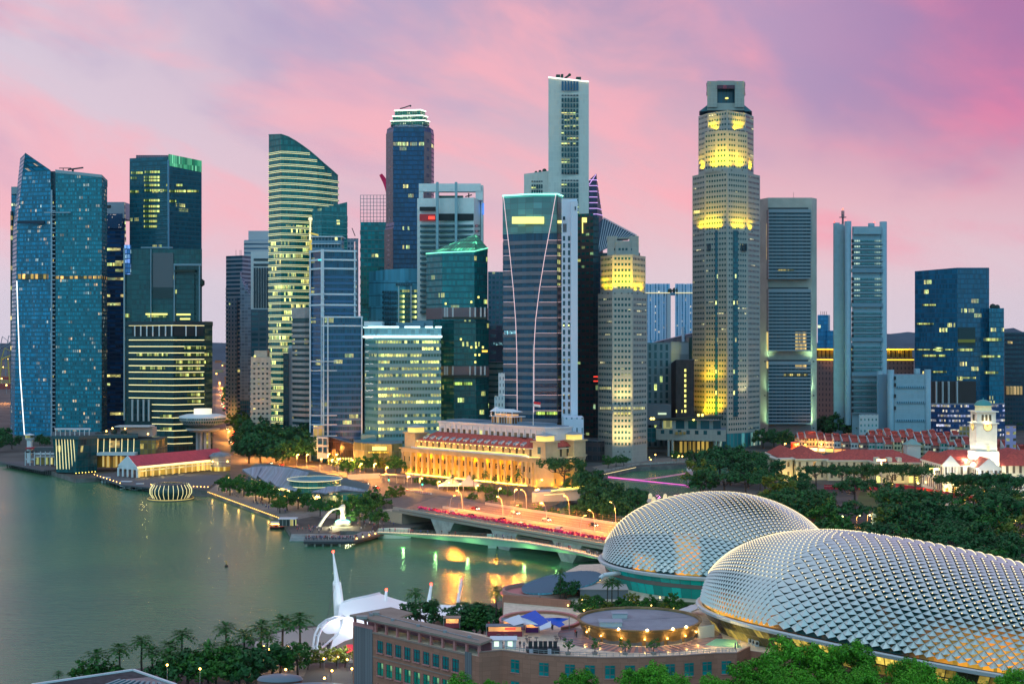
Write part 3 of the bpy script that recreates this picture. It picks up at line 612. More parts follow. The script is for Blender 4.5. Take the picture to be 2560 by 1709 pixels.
# --- white tower with fins and open frame
wt = mat('white_tile', (.80,.80,.78), .5, var=.06, vs=.2)
t = tower('office_tower', 'white tiled office tower with two vertical fins and an open frame round its roof', [(1043,1086),(1185,1080),(1202,1098)], 40, 496, FM('white_panel', (.80,.80,.78), (.76,.77,.76), 3.0, 2.4, (.03,.97), (.04,.96), lit=0, rg=.5, var=.04))
for i in range(17):
    y = 561.5+i*13.5; mm = FM('white_t_glass', (.02,.05,.07), (.012,.035,.05), 1.5, 60, (.05,.95), (0,1), lit=.10, run=5, cell=.9, ls=1.2, rg=.15, **teal_lit)
    for a, b in ((1050,1088),(1096,1136),(1144,1183)): fbox(t, 'window_strip', mm, a, b, y, y+5.6, 1081.5 if a < 1090 else (1080 if a < 1140 else 1079.2), 3)
    part(t.o, 'side_window', MB().bar(pt(1188,y+5.6,1082),pt(1199,y+5.6,1095),.5,1.7), mm)
fbox(t, 'dark_recess', mat('recess_dark', (.01,.018,.022)), 1049, 1089, 517, 527, 1081.6, 2)
for a in ((1097,1137,534,551),(1144,1184,534,551)): fbox(t, 'dark_recess', mat('recess_dark', (.01,.018,.022)), *a, 1079.6, 2)
fbox(t, 'red_recess', mat('red_room', (.12,.02,.03), emit=(1,.05,.06), es=.15), 1049, 1088, 535, 552, 1081.6, 2)
fbox(t, 'red_sign', mat('red_sign', (1,.1,.05), emit=(1,.05,.03), es=1.6), 1071, 1087, 540.5, 548, 1080.6, .5)
for px in (1090, 1137): fbox(t, 'fin', mat('fin_blue', (.28,.42,.48), .5), px, px+6, 455, 650 if px > 1100 else 700, 1075, 5)
fbox(t, 'roof_frame', MATS['white_panel'], 1047, 1202, 459, 479, 1090, 8)
for a in ((1047,1058),(1088,1097),(1137,1143),(1189,1207)): fbox(t, 'frame_leg', MATS['white_panel'], a[0], a[1], 478, 500, 1090, 8)
fbox(t, 'right_slab', mat('white_tile', (.80,.80,.78)), 1202, 1208, 463, 900, 1096, 20)
fbox(t, 'roof_equipment', FM('green_plant', (.04,.10,.09), (.03,.08,.07), 2, 2, lit=.1), 1098, 1158, 489, 494, 1096, 8)
part(t.o, 'roof_antenna', MB().path([pt(1163,492,1092),pt(1180,487,1092)], .5, 5).path([pt(1172,494,1092),pt(1172,483,1092)], .5, 5), dark)
fbox(t, 'blue_sign', mat('blue_led', (.1,.3,1), emit=(.08,.25,1), es=1), 1207, 1210, 508, 536, 1094, 2)

# --- low wide blue block
mW = FM('low_blue', (.09,.28,.40), (.10,.31,.43), 2.3, 10, (.04,.96), (.02,.98), lit=0, rg=.3)
t = tower('office_block', 'broad low blue glass block with a gently curved roofline below the tall dark blue tower', [(922,1110),(960,1102),(1010,1101),(1045,1104)], 40, 676, mW, tops=[679,674,671,671], cat='building')
for z in [t.zt-10*k for k in range(1,9)]: part(t.o, 'floor_joint', MB().prism(grow(t.poly,.12), z-.25, z+.25), mat('joint_blue', (.02,.09,.15), .4))
for i in range(8):
    y = 727+i*13; fbox(t, 'window_strip', FM('low_blue_win', (.05,.16,.22), (.01,.03,.05), 1.9, 60, (.12,.9), (0,1), lit=.08, run=3), 955, 993, y, y+5.5, 1099.8, .8)
    fbox(t, 'lit_window_strip', FM('low_blue_lit', (.2,.28,.2), (.08,.10,.05), 2.0, 60, (.06,.94), (0,1), lit=.75, run=3, cell=.85, ls=1.2, **teal_lit), 999, 1026, y-3, y+3.5, 1098.6, .8)
    fbox(t, 'lit_window_strip', MATS['low_blue_lit'], 1029, 1044, y-3, y+3.5, 1098.6, .8)
for px in (995.5,1026.5,1044): fbox(t, 'white_post', wg, px, px+2.2, 715, 860, 1098, 1)
fbox(t, 'upper_window', MATS['low_blue_win'], 989, 1032, 708, 713.5, 1099.6, .6)

# --- teal tower with slanted green roof
mT = FM('teal_oct', (.012,.12,.14), (.008,.105,.13), 1.5, 4.3, (.05,.95), (.25,.97), lit=.05, run=4, cell=.85, rg=.12, ls=1.1, **teal_lit)
t = tower('office_tower', 'dark teal faceted tower with a slanted glass roof glowing green', [(1066,1000),(1105,985),(1186,982),(1219,996)], 50, 634, mT, tops=[634,631,628,620])
P = t.poly; ap = pt(1189, 585, 1005)
mb = MB(); rim = [Vector((*p, z)) for p, z in zip(grow(P,.2), [wz(634,1000),wz(631,985),wz(628,982),wz(620,996),wz(620,996),wz(634,1000)])]
for i in range(6):
    a, b = rim[i], rim[(i+1) % 6]; L = (b-a).length; hh = ((a+b)/2-ap).length
    mb.face([a, b, ap], [(0,0),(L,0),(L/2,hh)])
part(t.o, 'slanted_roof', mb, FM('green_roof', (.01,.08,.07), (.02,.22,.15), 2.2, 2.6, (.1,.92), (.1,.9), lit=.55, run=3, cell=.8, lc=(.05,.62,.32), lc2=(.25,1,.5), ls=1.3, rg=.2))
part(t.o, 'light_strip', MB().path(rim[:4], .45, 5), mat('green_strip', (.3,1,.7), emit=(.25,1,.6), es=1.2))
q = fpoly([(1102,978),(1135,970),(1190,970),(1222,980)], 40)
part(t.o, 'lower_body', MB().prism(q, 0, wz(800,975)), FM('teal_oct_low', (.010,.075,.085), (.006,.055,.065), 1.5, 4.3, (.05,.95), (.25,.97), lit=.03, run=3, cell=.85, rg=.12, ls=1.2, **teal_lit))
for y0, y1 in ((768,797),(915,942)):
    part(t.o, 'terrace_gap', MB().prism(grow(q if y0 > 800 else P,.3 if y0 > 800 else .2), wz(y1,975), wz(y0,975)), mat('terrace_pink', (.20,.14,.15), .7))
    for k, px in enumerate((1110,1116,1130,1173,1186,1200,1210)): fbox(t, 'terrace_column', mat('pale_column', (.45,.47,.48)), px, px+4, y0, y1, 966.5, 1)
    fbox(t, 'planting', mat('dark_planting', (.01,.03,.02)), 1106, 1216, y1-5, y1, 966.2, 1)
fbox(t, 'lit_window_strip', FM('lit_strip_h', (.02,.05,.03), (.2,.25,.05), 1.2, 60, (.1,.92), (0,1), lit=1, run=2, cell=.95, lc=(.8,1,.15), lc2=(.6,1,.2), ls=1.2), 1134, 1180, 955, 962, 968.6, .6)
for px, y in ((1150,845),(1176,865),(1188,865),(1205,865),(1186,884),(1196,884),(1186,902),(1176,752),(1194,740),(1112,756)): fbox(t, 'lit_window', glow_y, px, px+4.5, y, y+5.5, 965.9 if y > 800 else 979.5, .6)
part(t.o, 'orange_sign', MB().box(wx(1205,966),965.2,wz(880,966),wx(1219,966),966.2,wz(875,966)), mat('orange_sign', (1,.6,.1), emit=(1,.55,.05), es=1.4))

# --- between teal tower and neon tower
t = tower('office_tower', 'far hazy blue-grey tower glimpsed right of the green-roofed teal tower', [(1220,1240),(1262,1240)], 30, 679, FM('far_blue', (.10,.19,.26), (.03,.10,.14), 3.4, 4.4, (.15,.8), (.3,.85), lit=.10, run=2, lc2=(.2,.9,.5)))
t = tower('office_block', 'dull purple-grey block with dark strip windows and a small cyan sign', [(1218,1080),(1262,1080)], 30, 814, FM('mauve', (.13,.12,.17), (.02,.05,.08), 9, 6.4, (.25,.75), (.3,.7), lit=.05, run=1), cat='building')
fbox(t, 'cyan_sign', FM('cyan_letters', (.1,.1,.14), (.2,.5,.6), .9, .9, (.1,.7), (.1,.8), lit=.75, run=1, cell=.8, lc=(.5,1,1), lc2=(.4,.9,1), ls=1.3), 1234, 1256, 856, 863, 1079, .5)
t = tower('office_block', 'pale green-white stepped block low beside the neon-lined tower', [(1218,1010),(1242,1006),(1262,1010)], 24, 905, FM('pale_green', (.38,.46,.44), (.08,.14,.15), 30, 4.2, (0,1), (.65,1), lit=.03), cat='building')
t2 = tower('office_block', 'small white building with ribbed windows standing at the foot of the neon-lined tower', [(1236,960),(1262,958)], 18, 990, FM('small_white', (.60,.64,.66), (.2,.24,.28), 2.2, 4.5, (.35,.75), (.3,.8), lit=0), cat='building')
fbox(t2, 'upper_block', MATS['small_white'], 1246, 1262, 932, 992, 960, 10)

# --- neon lined tower
mN = FM('neon_glass', (.02,.045,.07), (.008,.030,.062), 1.5, 30, (.04,.97), (.0,1), lit=.02, run=5, cell=.8, rg=.12, ls=.8, **teal_lit)
nb = mat('neon_band', (.15,.155,.19), .6, var=.08)
t = tower('office_tower', 'dark banded tower with glowing pink curved lines and a blank yellow sign up high', [(1258,962),(1335,950),(1393,950),(1405,962)], 38, 486, mN, at=1)
rings(t, nb, 5.25, 2.5, .3, 6, wz(583,950), 'granite_band')
part(t.o, 'granite_top', MB().prism(grow(t.poly,.35), wz(583,950), t.zt, 0, True, True, 1), [FM('granite_top', (.13,.16,.18), (.12,.17,.19), 6, 4, (.02,.98), (.03,.97), lit=0, rg=.4), roofgrey])
part(t.o, 'roof_light', MB().path([Vector((*p, t.zt+.2)) for p in grow(t.poly,.5)[:4]], .55, 5), mat('mint_strip', (.4,1,.8), emit=(.35,.95,.8), es=1.5))
part(t.o, 'mint_wash', MB().path([Vector((*p, t.zt-1.2)) for p in grow(t.poly,.5)[:4]], .3, 5), mat('mint_dim', (.1,.5,.4), emit=(.05,.5,.4), es=.5))
fbox(t, 'yellow_sign', glow_y, 1280, 1360, 542, 559, 948.2, .8)
fbox(t, 'yellow_sign', glow_y, 1394, 1404, 551, 558, 948.4, .8)
line(t, 'neon_line', glow_k, [(1258.5,490,958.8),(1266,560,957.4),(1275,640,956),(1283,720,954.8),(1289,800,953.9),(1292,880,953.4),(1293,1030,953.2)], .2)
line(t, 'neon_line', glow_k, [(1390,484,949),(1377,560,949),(1362,640,949),(1349,720,949),(1339,800,949),(1335,870,949),(1334.5,1030,949.2)], .2)
z = 14; i = 0
while z < wz(570,950):
    y = HY+(80-z)/950*F; fl_ = max(0,min(1,(y-484)/390)); xl = 1259+34*fl_**.8; xr = 1390-55*fl_**.75
    mb = MB(); mb.path([pt(1258.5,y,959.8),pt(xl,y,959.4-6*fl_)], .12, 4); mb.path([pt(xr,y,949),pt(1393,y,949),pt(1404.5,y,960.6)], .12, 4)
    part(t.o, 'neon_line', mb, glow_k); z += 10.5
fbox(t, 'cyan_sign', MATS['cyan_letters'], 1261, 1289, 826, 836, 952.6, .5)
fbox(t, 'corner_joint', dark, 1392.3, 1394, 486, 1040, 948.6, .5)
fbox(t, 'lit_floor', MATS['lit_strip_h'], 1340, 1393, 1029, 1036, 948.2, .6)

# --- white art deco tower
wd = mat('deco_white', (.66,.70,.80), .6)
t = tower('office_tower', 'slender white old-style tower with paired dark windows, right of the neon-lined tower', [(1404,932),(1443,932)], 22, 497, wd)
part(t.o, 'rounded_shaft', MB().box(wx(1427,931),929.5,0,wx(1444,931),945,wz(503,931)), wd)
for y in [590+i*18 for i in range(25)]:
    for px in (1407.5,1420): fbox(t, 'window', FM('deco_win', (.02,.03,.04), (.02,.035,.05), 1, 1, lit=.04, run=1, mask=False), px, px+5.2, y, y+11.5, 931.6, .5)
for i in range(4): fbox(t, 'louvre', mat('black_strip', (.008,.02,.04)), 1407.5+i*2.4, 1408.8+i*2.4, 559, 580, 931.6, .5)
for px, y, wd_ in ((1407,541,6),(1437,516,2.5)):
    part(t.o, 'arched_window', MB().box(wx(px,929),929,wz(y+9,929),wx(px+wd_,929),930,wz(y,929)), mat('black_strip', (.008,.02,.04)))
t.b = fbox(t, 'base_block', FM('deco_base', (.66,.70,.80), (.15,.2,.28), 3.4, 10, (.4,.7), (.15,.6), lit=0), 1409, 1459, 1043, 1160, 905, 22)

# --- tall grey pair (highest)
gt = FM('stone_panel', (.68,.66,.61), (.61,.60,.56), 2.0, 3.9, (.05,.95), (.04,.96), lit=0, rg=.55, var=.05)
ww = FM('stone_win', (.1,.1,.1), (.012,.032,.042), 1, 1, lit=.13, run=8, cell=.85, mask=False, ls=1.2, **teal_lit)
t = tower('skyscraper', 'tallest grey slab tower with one column of small windows and a white-lit roofline', [(1371,1062),(1472,1058)], 46, 196, gt, tops=[194,205])
P = t.poly
def strip_rows(t, x0, x1, Y, ys, m, n=6, hh=10.5, nm='floor_glazing'):
    wd_ = (x1-x0)/n
    for y in ys:
        mb = MB()
        for i in range(n):
            a, b = wx(x0+i*wd_+wd_*.1, Y), wx(x0+(i+1)*wd_-wd_*.14, Y); mb.face([(a,Y,wz(y+hh,Y)),(b,Y,wz(y+hh,Y)),(b,Y,wz(y,Y)),(a,Y,wz(y,Y))], [(i+.5,0)]*4)
        part(t.o, nm, mb, m)
ys1 = [245+13.75*i for i in range(14)]
strip_rows(t, 1403, 1447, 1058.2, ys1+[457+13.75*i for i in range(7)], ww)
strip_rows(t, 1403, 1447, 1058.2, [203], mat('blue_pane', (.02,.10,.20), .15), 6, 24, 'top_window')
for y in (237, 432, 449.5): strip_rows(t, 1403, 1447, 1058.2, [y], mat('black_strip', (.008,.02,.04)), 6, 3.4, 'vent_band')
part(t.o, 'roof_light', MB().path([pt(1371,193.5,1060.5),pt(1472,204.5,1056.5)], .5, 5), mat('roof_strip', (1,1,.9), emit=(1,1,.8), es=1.6))
mb = MB()
for a, b, y0, y1 in ((1390,1400,189,194),(1402,1408,188,195),(1440,1452,195,201)): mb.box(wx(a,1070),1066,wz(y1+8,1070),wx(b,1070),1076,wz(y0,1070))
mb.path([pt(1412,196,1066),pt(1421,190,1066),pt(1424,186,1066)], .8, 5); mb.ball(pt(1424,187.5,1066), 1.2)
part(t.o, 'roof_equipment', mb, mat('mossy_plant', (.03,.06,.04)))
t = tower('office_tower', 'grey stepped wing joined to the left of the tallest grey slab tower', [(1310,1082),(1372,1078)], 36, 435, gt, tops=[435,427])
strip_rows(t, 1328, 1370, 1079.0, [461+13.75*i for i in range(4)], ww, 7); strip_rows(t, 1328, 1370, 1079.0, [452], mat('black_strip', (.008,.02,.04)), 7, 3, 'vent_band')
part(t.o, 'roof_equipment', MB().ball(pt(1361,427,1085), 1.8).ball(pt(1350,429,1085), 1.3).ball(pt(1340,431,1085), 1.2), mat('mossy_plant', (.03,.06,.04)))

# --- purple lined spike with slanted roof
pp = FM('spike_glass', (.03,.025,.06), (.02,.02,.05), 1.4, 4, lit=.01, rg=.15)
t = Tw(); t.o = thing('office_tower', 'dark spike-topped tower with violet light lines and a slanted louvred glass roof', 'skyscraper', (wx(1510,1110),1110,0)); t.zb = 0
Y = 1105
part(t.o, 'spike', MB().loft([(0,[(wx(1470,Y),Y),(wx(1493,Y),Y),(wx(1515,Y),Y+12),(wx(1470,Y),Y+20)]), (wz(545,Y),[(wx(1470,Y),Y),(wx(1493,Y),Y),(wx(1509,Y),Y+12),(wx(1470,Y),Y+20)]), (wz(450,Y),[(wx(1473,Y),Y),(wx(1492,Y),Y),(wx(1496,Y),Y+12),(wx(1474,Y),Y+20)]), (wz(435,Y),[(wx(1489.5,Y),Y),(wx(1491.5,Y),Y),(wx(1492,Y),Y+6),(wx(1490,Y),Y+6)])]), pp)
part(t.o, 'granite_flank', MB().prism([(wx(1493,Y),Y-.6),(wx(1509,Y),Y+11),(wx(1509,Y),Y+12.4),(wx(1493,Y),Y+.4)], wz(640,Y), [wz(460,Y),wz(540,Y),wz(540,Y),wz(460,Y)]), mat('granite_mauve', (.22,.17,.22), .6))
for i in range(7):
    y = 450+14.2*i; part(t.o, 'violet_line', MB().path([pt(1473,y,Y-.6),pt(1492.5,y,Y-.6),pt(1492.5+2.2*i,y+3,Y+9-.6)], .36, 4), mat('violet', (.8,.4,.9), emit=(.75,.45,.95), es=.95))
line(t, 'violet_line', mat('violet', (.8,.4,.9)), [(1490,436,Y-1),(1473,461,Y-1)], .3)
mb = MB(); Yb = 1102
A, B, Cc, D = pt(1509,546,Yb+6), pt(1592,590,Yb+2), pt(1495,632,Yb-14), pt(1493,560,Yb-4)
mb.face([D, Cc, A]); mb.face([Cc, pt(1560,600,Yb-2), B, A]); part(t.o, 'slanted_roof', mb, mat('slate_glass', (.06,.10,.15), .25))
for i in range(15):
    f = i/14; a, b = A.lerp(B, f), Cc.lerp(pt(1560,600,Yb-2), f); a += Vector((0,-.5,.4)); b += Vector((0,-.5,.4)); part(t.o, 'roof_rib', MB().tube(a, b, .34, .34, 4), mat('rib_white', (.5,.55,.62), .4))
part(t.o, 'roof_edge', MB().path([A+Vector((0,-.6,.5)), B+Vector((0,-.6,.5))], .5, 4), mat('rib_white', (.5,.55,.62)))
part(t.o, 'lower_body', MB().prism(fpoly([(1481,1106),(1600,1106)], 26), 0, wz(632,1106)), FM('spike_low', (.02,.03,.05), (.01,.02,.035), 2, 4, lit=.04))

# --- brown tower
t = tower('office_tower', 'brown-black tower with sparse green-lit windows, behind the slender white tower', [(1442,1006),(1483,1000)], 36, 535, FM('brown_tower', (.05,.042,.048), (.014,.05,.058), 3.4, 4.6, (.12,.85), (.25,.65), lit=.16, run=1, cell=.6, lc=(.9,.8,.15), lc2=(.1,.55,.35), ls=.8, rg=.25))
fbox(t, 'dark_core', FM('dark_core', (.02,.035,.05), (.01,.03,.045), 2, 4.6, lit=.06, run=1, lc=(.6,1,.6)), 1482, 1497, 542, 1150, 1012, 12)
for a in ((1455,1467,544,556),(1455,1457.5,556,583)): fbox(t, 'lit_window', glow_y, *a, 1002.3, .5)
for y in (940,951): fbox(t, 'red_sign', mat('red_sign', (1,.1,.05)), 1484, 1496, y, y+2.5, 1010, .5)
t = tower('podium_block', 'low brown podium block at the foot of the brown-black tower', [(1443,960),(1500,950),(1524,958)], 30, 1100, FM('brown_podium', (.06,.05,.052), (.03,.04,.045), 4, 6, (.1,.9), (.2,.7), lit=.12, run=1, lc=(.7,.9,.1)), cat='building')
# ------------------------------------------------------------------ the two floodlit stepped towers
st = FM('pale_granite', (.38,.385,.35), (.335,.335,.305), 1.45, 4.05, (.05,.95), (.05,.95), lit=0, rg=.6, var=.06)
uw = FM('granite_win', (.1,.1,.1), (.016,.042,.055), 1, 1, lit=.028, run=3, cell=.8, mask=False, ls=1.2, lc=(1,.85,.4), lc2=(1,.95,.5), rg=.2)
uo = thing('skyscraper', 'tallest stepped granite tower on the right, floodlit yellow at its setbacks', 'skyscraper', (wx(1815,1085),1085,0))
def tier(o, front, depth, top, z0, fh=4.05, bw=2.45, skip=None, wz0=3, nm='tier'):
    t = Tw(); t.o = o; t.poly = fpoly(front, depth); t.zt = wz(top, front[len(front)//2][1]); t.zb = z0
    part(o, nm, MB().prism(t.poly, z0, t.zt, 0, True, False, 1), [st, roofgrey])
    wrows(t, uw, fh, bw, 1.5, 1.7, z0+wz0, t.zt-1.2, skip=skip, pad=.6); return t
lowF = [(1731,1100),(1763,1082),(1818,1067),(1869,1080),(1900,1098)]
z1 = wz(427,1085)
def sk(e, i, c):
    if e == 'z': return wz(586,1080) < i < wz(574,1080)
    return False
def tier2(o, front, depth, top, z0): return tier(o, front, depth, top, z0)
# the lower shaft carries over sixty storeys of windows; its upper third is a tier of its own
a = tier(uo, lowF, 44, 427, 0, wz0=10)
tier(uo, [(1746,1100),(1770,1084),(1818,1071),(1864,1084),(1884,1100)], 38, 276, a.zt)
tier(uo, [(1762,1081),(1790,1073),(1818,1068.5),(1842,1074),(1869,1081)], 20, 325, a.zt)
b = tier(uo, [(1768,1090),(1861,1090)], 30, 258, wz(276,1090))
cap = fpoly([(1768,1088),(1793,1088)], 30); cap2 = fpoly([(1837,1088),(1861,1088)], 30)
for q in (cap, cap2): part(uo, 'cap_pylon', MB().prism(q, wz(268,1088), wz(203,1088)), st)
part(uo, 'cap_recess', MB().box(wx(1793,1094),1094,wz(268,1094),wx(1837,1094),1110,wz(212,1094)), FM('cap_glass', (.03,.05,.07), (.02,.05,.08), 1.3, 20, (.15,.95), (0,1), lit=0))
part(uo, 'cap_lintel', MB().box(wx(1793,1089),1089,wz(214,1089),wx(1837,1089),1108,wz(202,1089)), st)
part(uo, 'cap_drum', MB().lathe([(15.4,wz(239,1104)),(15.4,wz(231,1104)),(15.2,wz(231,1104)),(15.2,wz(216,1104)),(15.4,wz(216,1104)),(15.4,wz(208,1104)),(0,wz(206,1104))], wx(1814.5,1104), 1104, 32, 0, (1,.58)), FM('drum', (.26,.18,.22), (.18,.02,.05), 60, 30, (0,1), (0,.01), lit=0))
part(uo, 'drum_window', MB().box(wx(1793,1087),1087,wz(222,1087),wx(1837,1087),1088,wz(213,1087)), FM('drum_red', (.1,.03,.05), (.06,.015,.03), 1.2, 30, (.1,.9), (0,1), lit=.3, run=4, lc=(.7,.05,.1), lc2=(.5,.02,.08), ls=.5))
part(uo, 'recess_lamp', MB().ball(pt(1817,246,1091), 1.5, 8, 0, .5), glow_y)
part(uo, 'shoulder_glass', MB().loft([(wz(278,1095),fpoly([(1748,1096),(1880,1096)],20)),(wz(262,1095),fpoly([(1768,1097),(1861,1097)],16))]), mat('shoulder_teal', (.05,.16,.20), .25))
for e, x0, x1 in ((0,1788,1800),(0,1833,1845)):
    Yg = 1074 if x0 < 1818 else 1070.8
    fbox(uo, 'glass_slot', FM('slot_glass', (.02,.07,.10), (.012,.06,.085), 1.3, 4.05, (.08,.92), (.2,.95), lit=.05, run=1, ls=1.5), x0, x1, 576, 1042, Yg-.6+ (0), 3)
for x in (1749,1757,1768,1774,1852,1858,1864):
    fbox(uo, 'tall_window', mat('black_strip', (.008,.02,.04)), x, x+4, 609, 627, (1090 if x < 1760 else 1078) if x < 1818 else 1075, 4)
part(uo, 'shopfront', MB().prism(grow(lowF and fpoly(lowF,40),.2), 0, 12), FM('shopfront', (.10,.14,.16), (.05,.12,.15), 4, 13, (.06,.94), (.1,.9), lit=.35, run=1, lc=(.3,.9,.8), lc2=(.9,.9,.6), ls=.5))
part(uo, 'small_sign', MB().box(wx(1733,1095),1090,wz(535,1095),wx(1760,1095),1090.6,wz(528,1095)), FM('fine_letters', (.36,.37,.34), (.7,.7,.6), 1.6, 2.2, (.2,.65), (.1,.8), lit=.8, run=1, lc=(1,1,.8), ls=.9))
YEL = (1,.60,.0)
def flood(o, px, py, Y, out, pw, spot=80, lean=.16, col=YEL):
    if spot == 80: out, lean, pw = out+1.6, .24, pw*1.7
    p = pt(px, py, Y-out); lamp(o, p, pw*1.15, col, 1.2, min(130, spot*1.5), (0, lean, 1), 1.0)
    part(o, 'floodlight', MB().box(p.x-.5,p.y-.4,p.z-1.2,p.x+.5,p.y+.4,p.z-.5), dark)
for px, Y in ((1752,1096),(1879,1096)): flood(uo, px, 425, Y, 3.2, 26000)
for px, Y in ((1782,1074),(1806,1068),(1829,1068),(1856,1076)): flood(uo, px, 423, Y, 3.2, 30000)
for px, Y in ((1776,1083),(1790,1082),(1838,1080),(1848,1080),(1858,1082)): flood(uo, px, 324, Y, 3.0, 9000)
for px, Y in ((1745,1091),(1760,1082),(1775,1078),(1790,1075),(1845,1073),(1860,1077),(1880,1086)): flood(uo, px, 577, Y, 3.4, 15000)
for px, Y in ((1757,1085),(1774,1077),(1780,1076)): flood(uo, px, 1043, Y, 10, 34000, 125, .42); flood(uo, px, 960, Y, 9, 16000, 110, .42)
flood(uo, 1868, 1000, 1079, 7, 20000, 60, .1, (1,.85,.4))

vo = thing('skyscraper', 'shorter stepped granite tower with a glowing yellow two-tier top, left of the tallest stepped tower', 'skyscraper', (wx(1556,955),955,0))
vF = [(1495,962),(1531,944),(1581,944),(1618,962)]
a2 = tier(vo, vF, 36, 732, 0, 3.9, 2.35, wz0=12)
tier(vo, [(1501,966),(1531,948),(1581,948),(1614,966)], 30, 637, a2.zt, 3.9, 2.35)
tier(vo, [(1518,962),(1540,957),(1575,957),(1597,962)], 22, 602, wz(637,957), 3.9, 2.35)
for q in ((1518,1543),(1573,1597)): part(vo, 'cap_pylon', MB().prism(fpoly([(q[0],958),(q[1],958)], 24), wz(640,958), wz(590,958)), st)
fbox(vo, 'cap_recess', MATS['cap_glass'], 1543, 1573, 606, 635, 963, 14); fbox(vo, 'cap_lintel', st, 1543, 1573, 593, 597, 960, 14); fbox(vo, 'cap_lintel', st, 1543, 1573, 602, 606.5, 960, 14)
part(vo, 'recess_lamp', MB().ball(pt(1552,617,961), .8), mat('orange_sign', (1,.6,.1)))
lamp(vo, pt(1552,619,960), 300, (1,.6,.2))
for px, Y in ((1506,960),(1520,952),(1537,945),(1554,945),(1571,945),(1580,945),(1594,954),(1609,962)): flood(vo, px, 730, Y, 2.6, 15000)
for px, Y in ((1524,957),(1548,953),(1570,953),(1590,958)): flood(vo, px, 668, Y, 2.4, 6500)
for px in (1545,1560,1574): flood(vo, px, 1125, 944, 12, 22000, 110, .4, (1,.66,.22))
for px in (1550,1566): flood(vo, px, 1010, 944, 9, 13000, 120, .4, (1,.70,.22))
for y, x0, x1 in ((967,1500,1528),(1017,1500,1528),(1017,1534,1578),(1030,1534,1578),(1017,1584,1612)):
    Ya, Yb = ((958,946) if x0 < 1530 else ((943.2,943.2) if x0 < 1580 else (945,959)))
    part(vo, 'lit_floor_glazing', MB().bar(pt(x0,y+6,Ya),pt(x1,y+6,Yb),.5,1.7), FM('row_lit', (.3,.3,.25), (.3,.28,.1), 2.35, 60, (.2,.82), (0,1), lit=.9, run=3, cell=.9, lc=(1,.85,.3), lc2=(1,.95,.5), ls=1.4))

# --- bridge block between them
t = tower('office_building', 'pale granite bridge block spanning between the two stepped towers, raised on pillars', [(1640,1012),(1780,1000),(1815,996)], 30, 1071, st, base=wz(1102,1000), cat='building')
wrows(t, uw, 5, 6.2, 2.6, 2.8, wz(1086,1000), wz(1076,1000)+4, lim=1)
fbox(t, 'upper_storey', FM('upper_glass', (.34,.36,.34), (.03,.07,.09), 9, 30, (.1,.8), (0,1), lit=.05), 1655, 1802, 1051, 1072, 1012, 16)
part(t.o, 'roof_garden', MB().bar(pt(1640,1050,1020),pt(1805,1044,1008),16,1.2), mat('dark_planting', (.01,.03,.02)))
fbox(t, 'lit_windows', FM('cafe_lit', (.2,.2,.15), (.3,.2,.08), 2.8, 60, (.2,.8), (0,1), lit=.85, run=1, lc=(1,.7,.15), lc2=(1,.85,.4), ls=1.2), 1687, 1722, 1079, 1086, 1005.6, .6)
for px in (1668,1783): 
    for dx_ in (0, 10): part(t.o, 'pillar', MB().box(wx(px+dx_,1004),1001,0,wx(px+dx_+5,1004),1006,wz(1101,1004)), st)
fbox(t, 'glass_link', FM('link_glass', (.05,.14,.17), (.03,.10,.13), 3, 4, (.05,.95), (.08,.9), lit=.05), 1618, 1642, 1070, 1104, 1018, 10)
fbox(t, 'lit_hall', FM('hall_lit', (.22,.16,.07), (.30,.20,.06), 3.2, 40, (.3,.9), (0,1), lit=.8, run=1, lc=(1,.68,.14), lc2=(.8,.5,.1), ls=.55), 1685, 1785, 1103, 1131, 1026, 4)
for px, y in ((1628,1046),(1634,1046),(1734,1048),(1746,1037),(1756,1037)):
    part(t.o, 'roof_lamp', MB().ball(pt(px,y,1010), .9), mat('lamp_yellow', (1,.8,.2), emit=(1,.72,.12), es=6))

# --- far towers between
mP = FM('duxton', (.50,.62,.78), (.06,.16,.28), 6, 3, (.35,.8), (.1,.95), lit=.12, run=1, cell=.6, lc=(1,.7,.3), lc2=(1,.8,.5), ls=.8, rg=.4)
t = Tw(); t.o = thing('apartment_tower', 'distant pale blue twin apartment slabs linked by a roof bridge, between the two stepped towers', 'skyscraper', (wx(1675,2010),2010,0))
for a, b, y in ((1600,1675,709),(1688,1740,709)):
    part(t.o, 'slab', MB().prism(fpoly([(a,2000),(b,2000)], 24), 0, wz(y,2000)), mP)
    for i in range(int((b-a)/7)): fbox(t, 'white_fin', mat('fin_white', (.55,.66,.82), .6), a+i*7, a+i*7+2.2, y, 850, 1998, 2)
    fbox(t, 'light_band', mat('warm_dim', (1,.7,.3), emit=(1,.75,.4), es=.8), a, b, 731, 733, 1997, 1)
fbox(t, 'side_wall', mat('grey_blue_wall', (.44,.45,.50)), 1668, 1677, 735, 850, 1995, 10)
fbox(t, 'roof_bridge', mat('duxton_bridge', (.08,.2,.3)), 1660, 1696, 731, 738, 1999, 10)
part(t.o, 'roof_tree', MB().ball(pt(1674,727,2002), 4).ball(pt(1688,726,2002), 4.5), mat('dark_planting', (.01,.03,.02)))
t = tower('office_block', 'grey block with a low gabled top in front of the distant twin slabs', [(1639,1300),(1735,1300)], 40, 855, FM('gable_grey', (.17,.18,.22), (.15,.16,.20), 4, 4, (.04,.96), (.05,.95), lit=0), cat='building')
P = t.poly; mb = MB(); mb.prism([(P[0][0],1300),(P[1][0],1300),(P[1][0],1330),(P[0][0],1330)], t.zt, [t.zt, wz(832,1300), wz(832,1300), t.zt])
part(t.o, 'gabled_top', mb, MATS['gable_grey']); fbox(t, 'white_tower_strip', MATS['duxton'], 1705, 1712, 817, 855, 1297, 3)
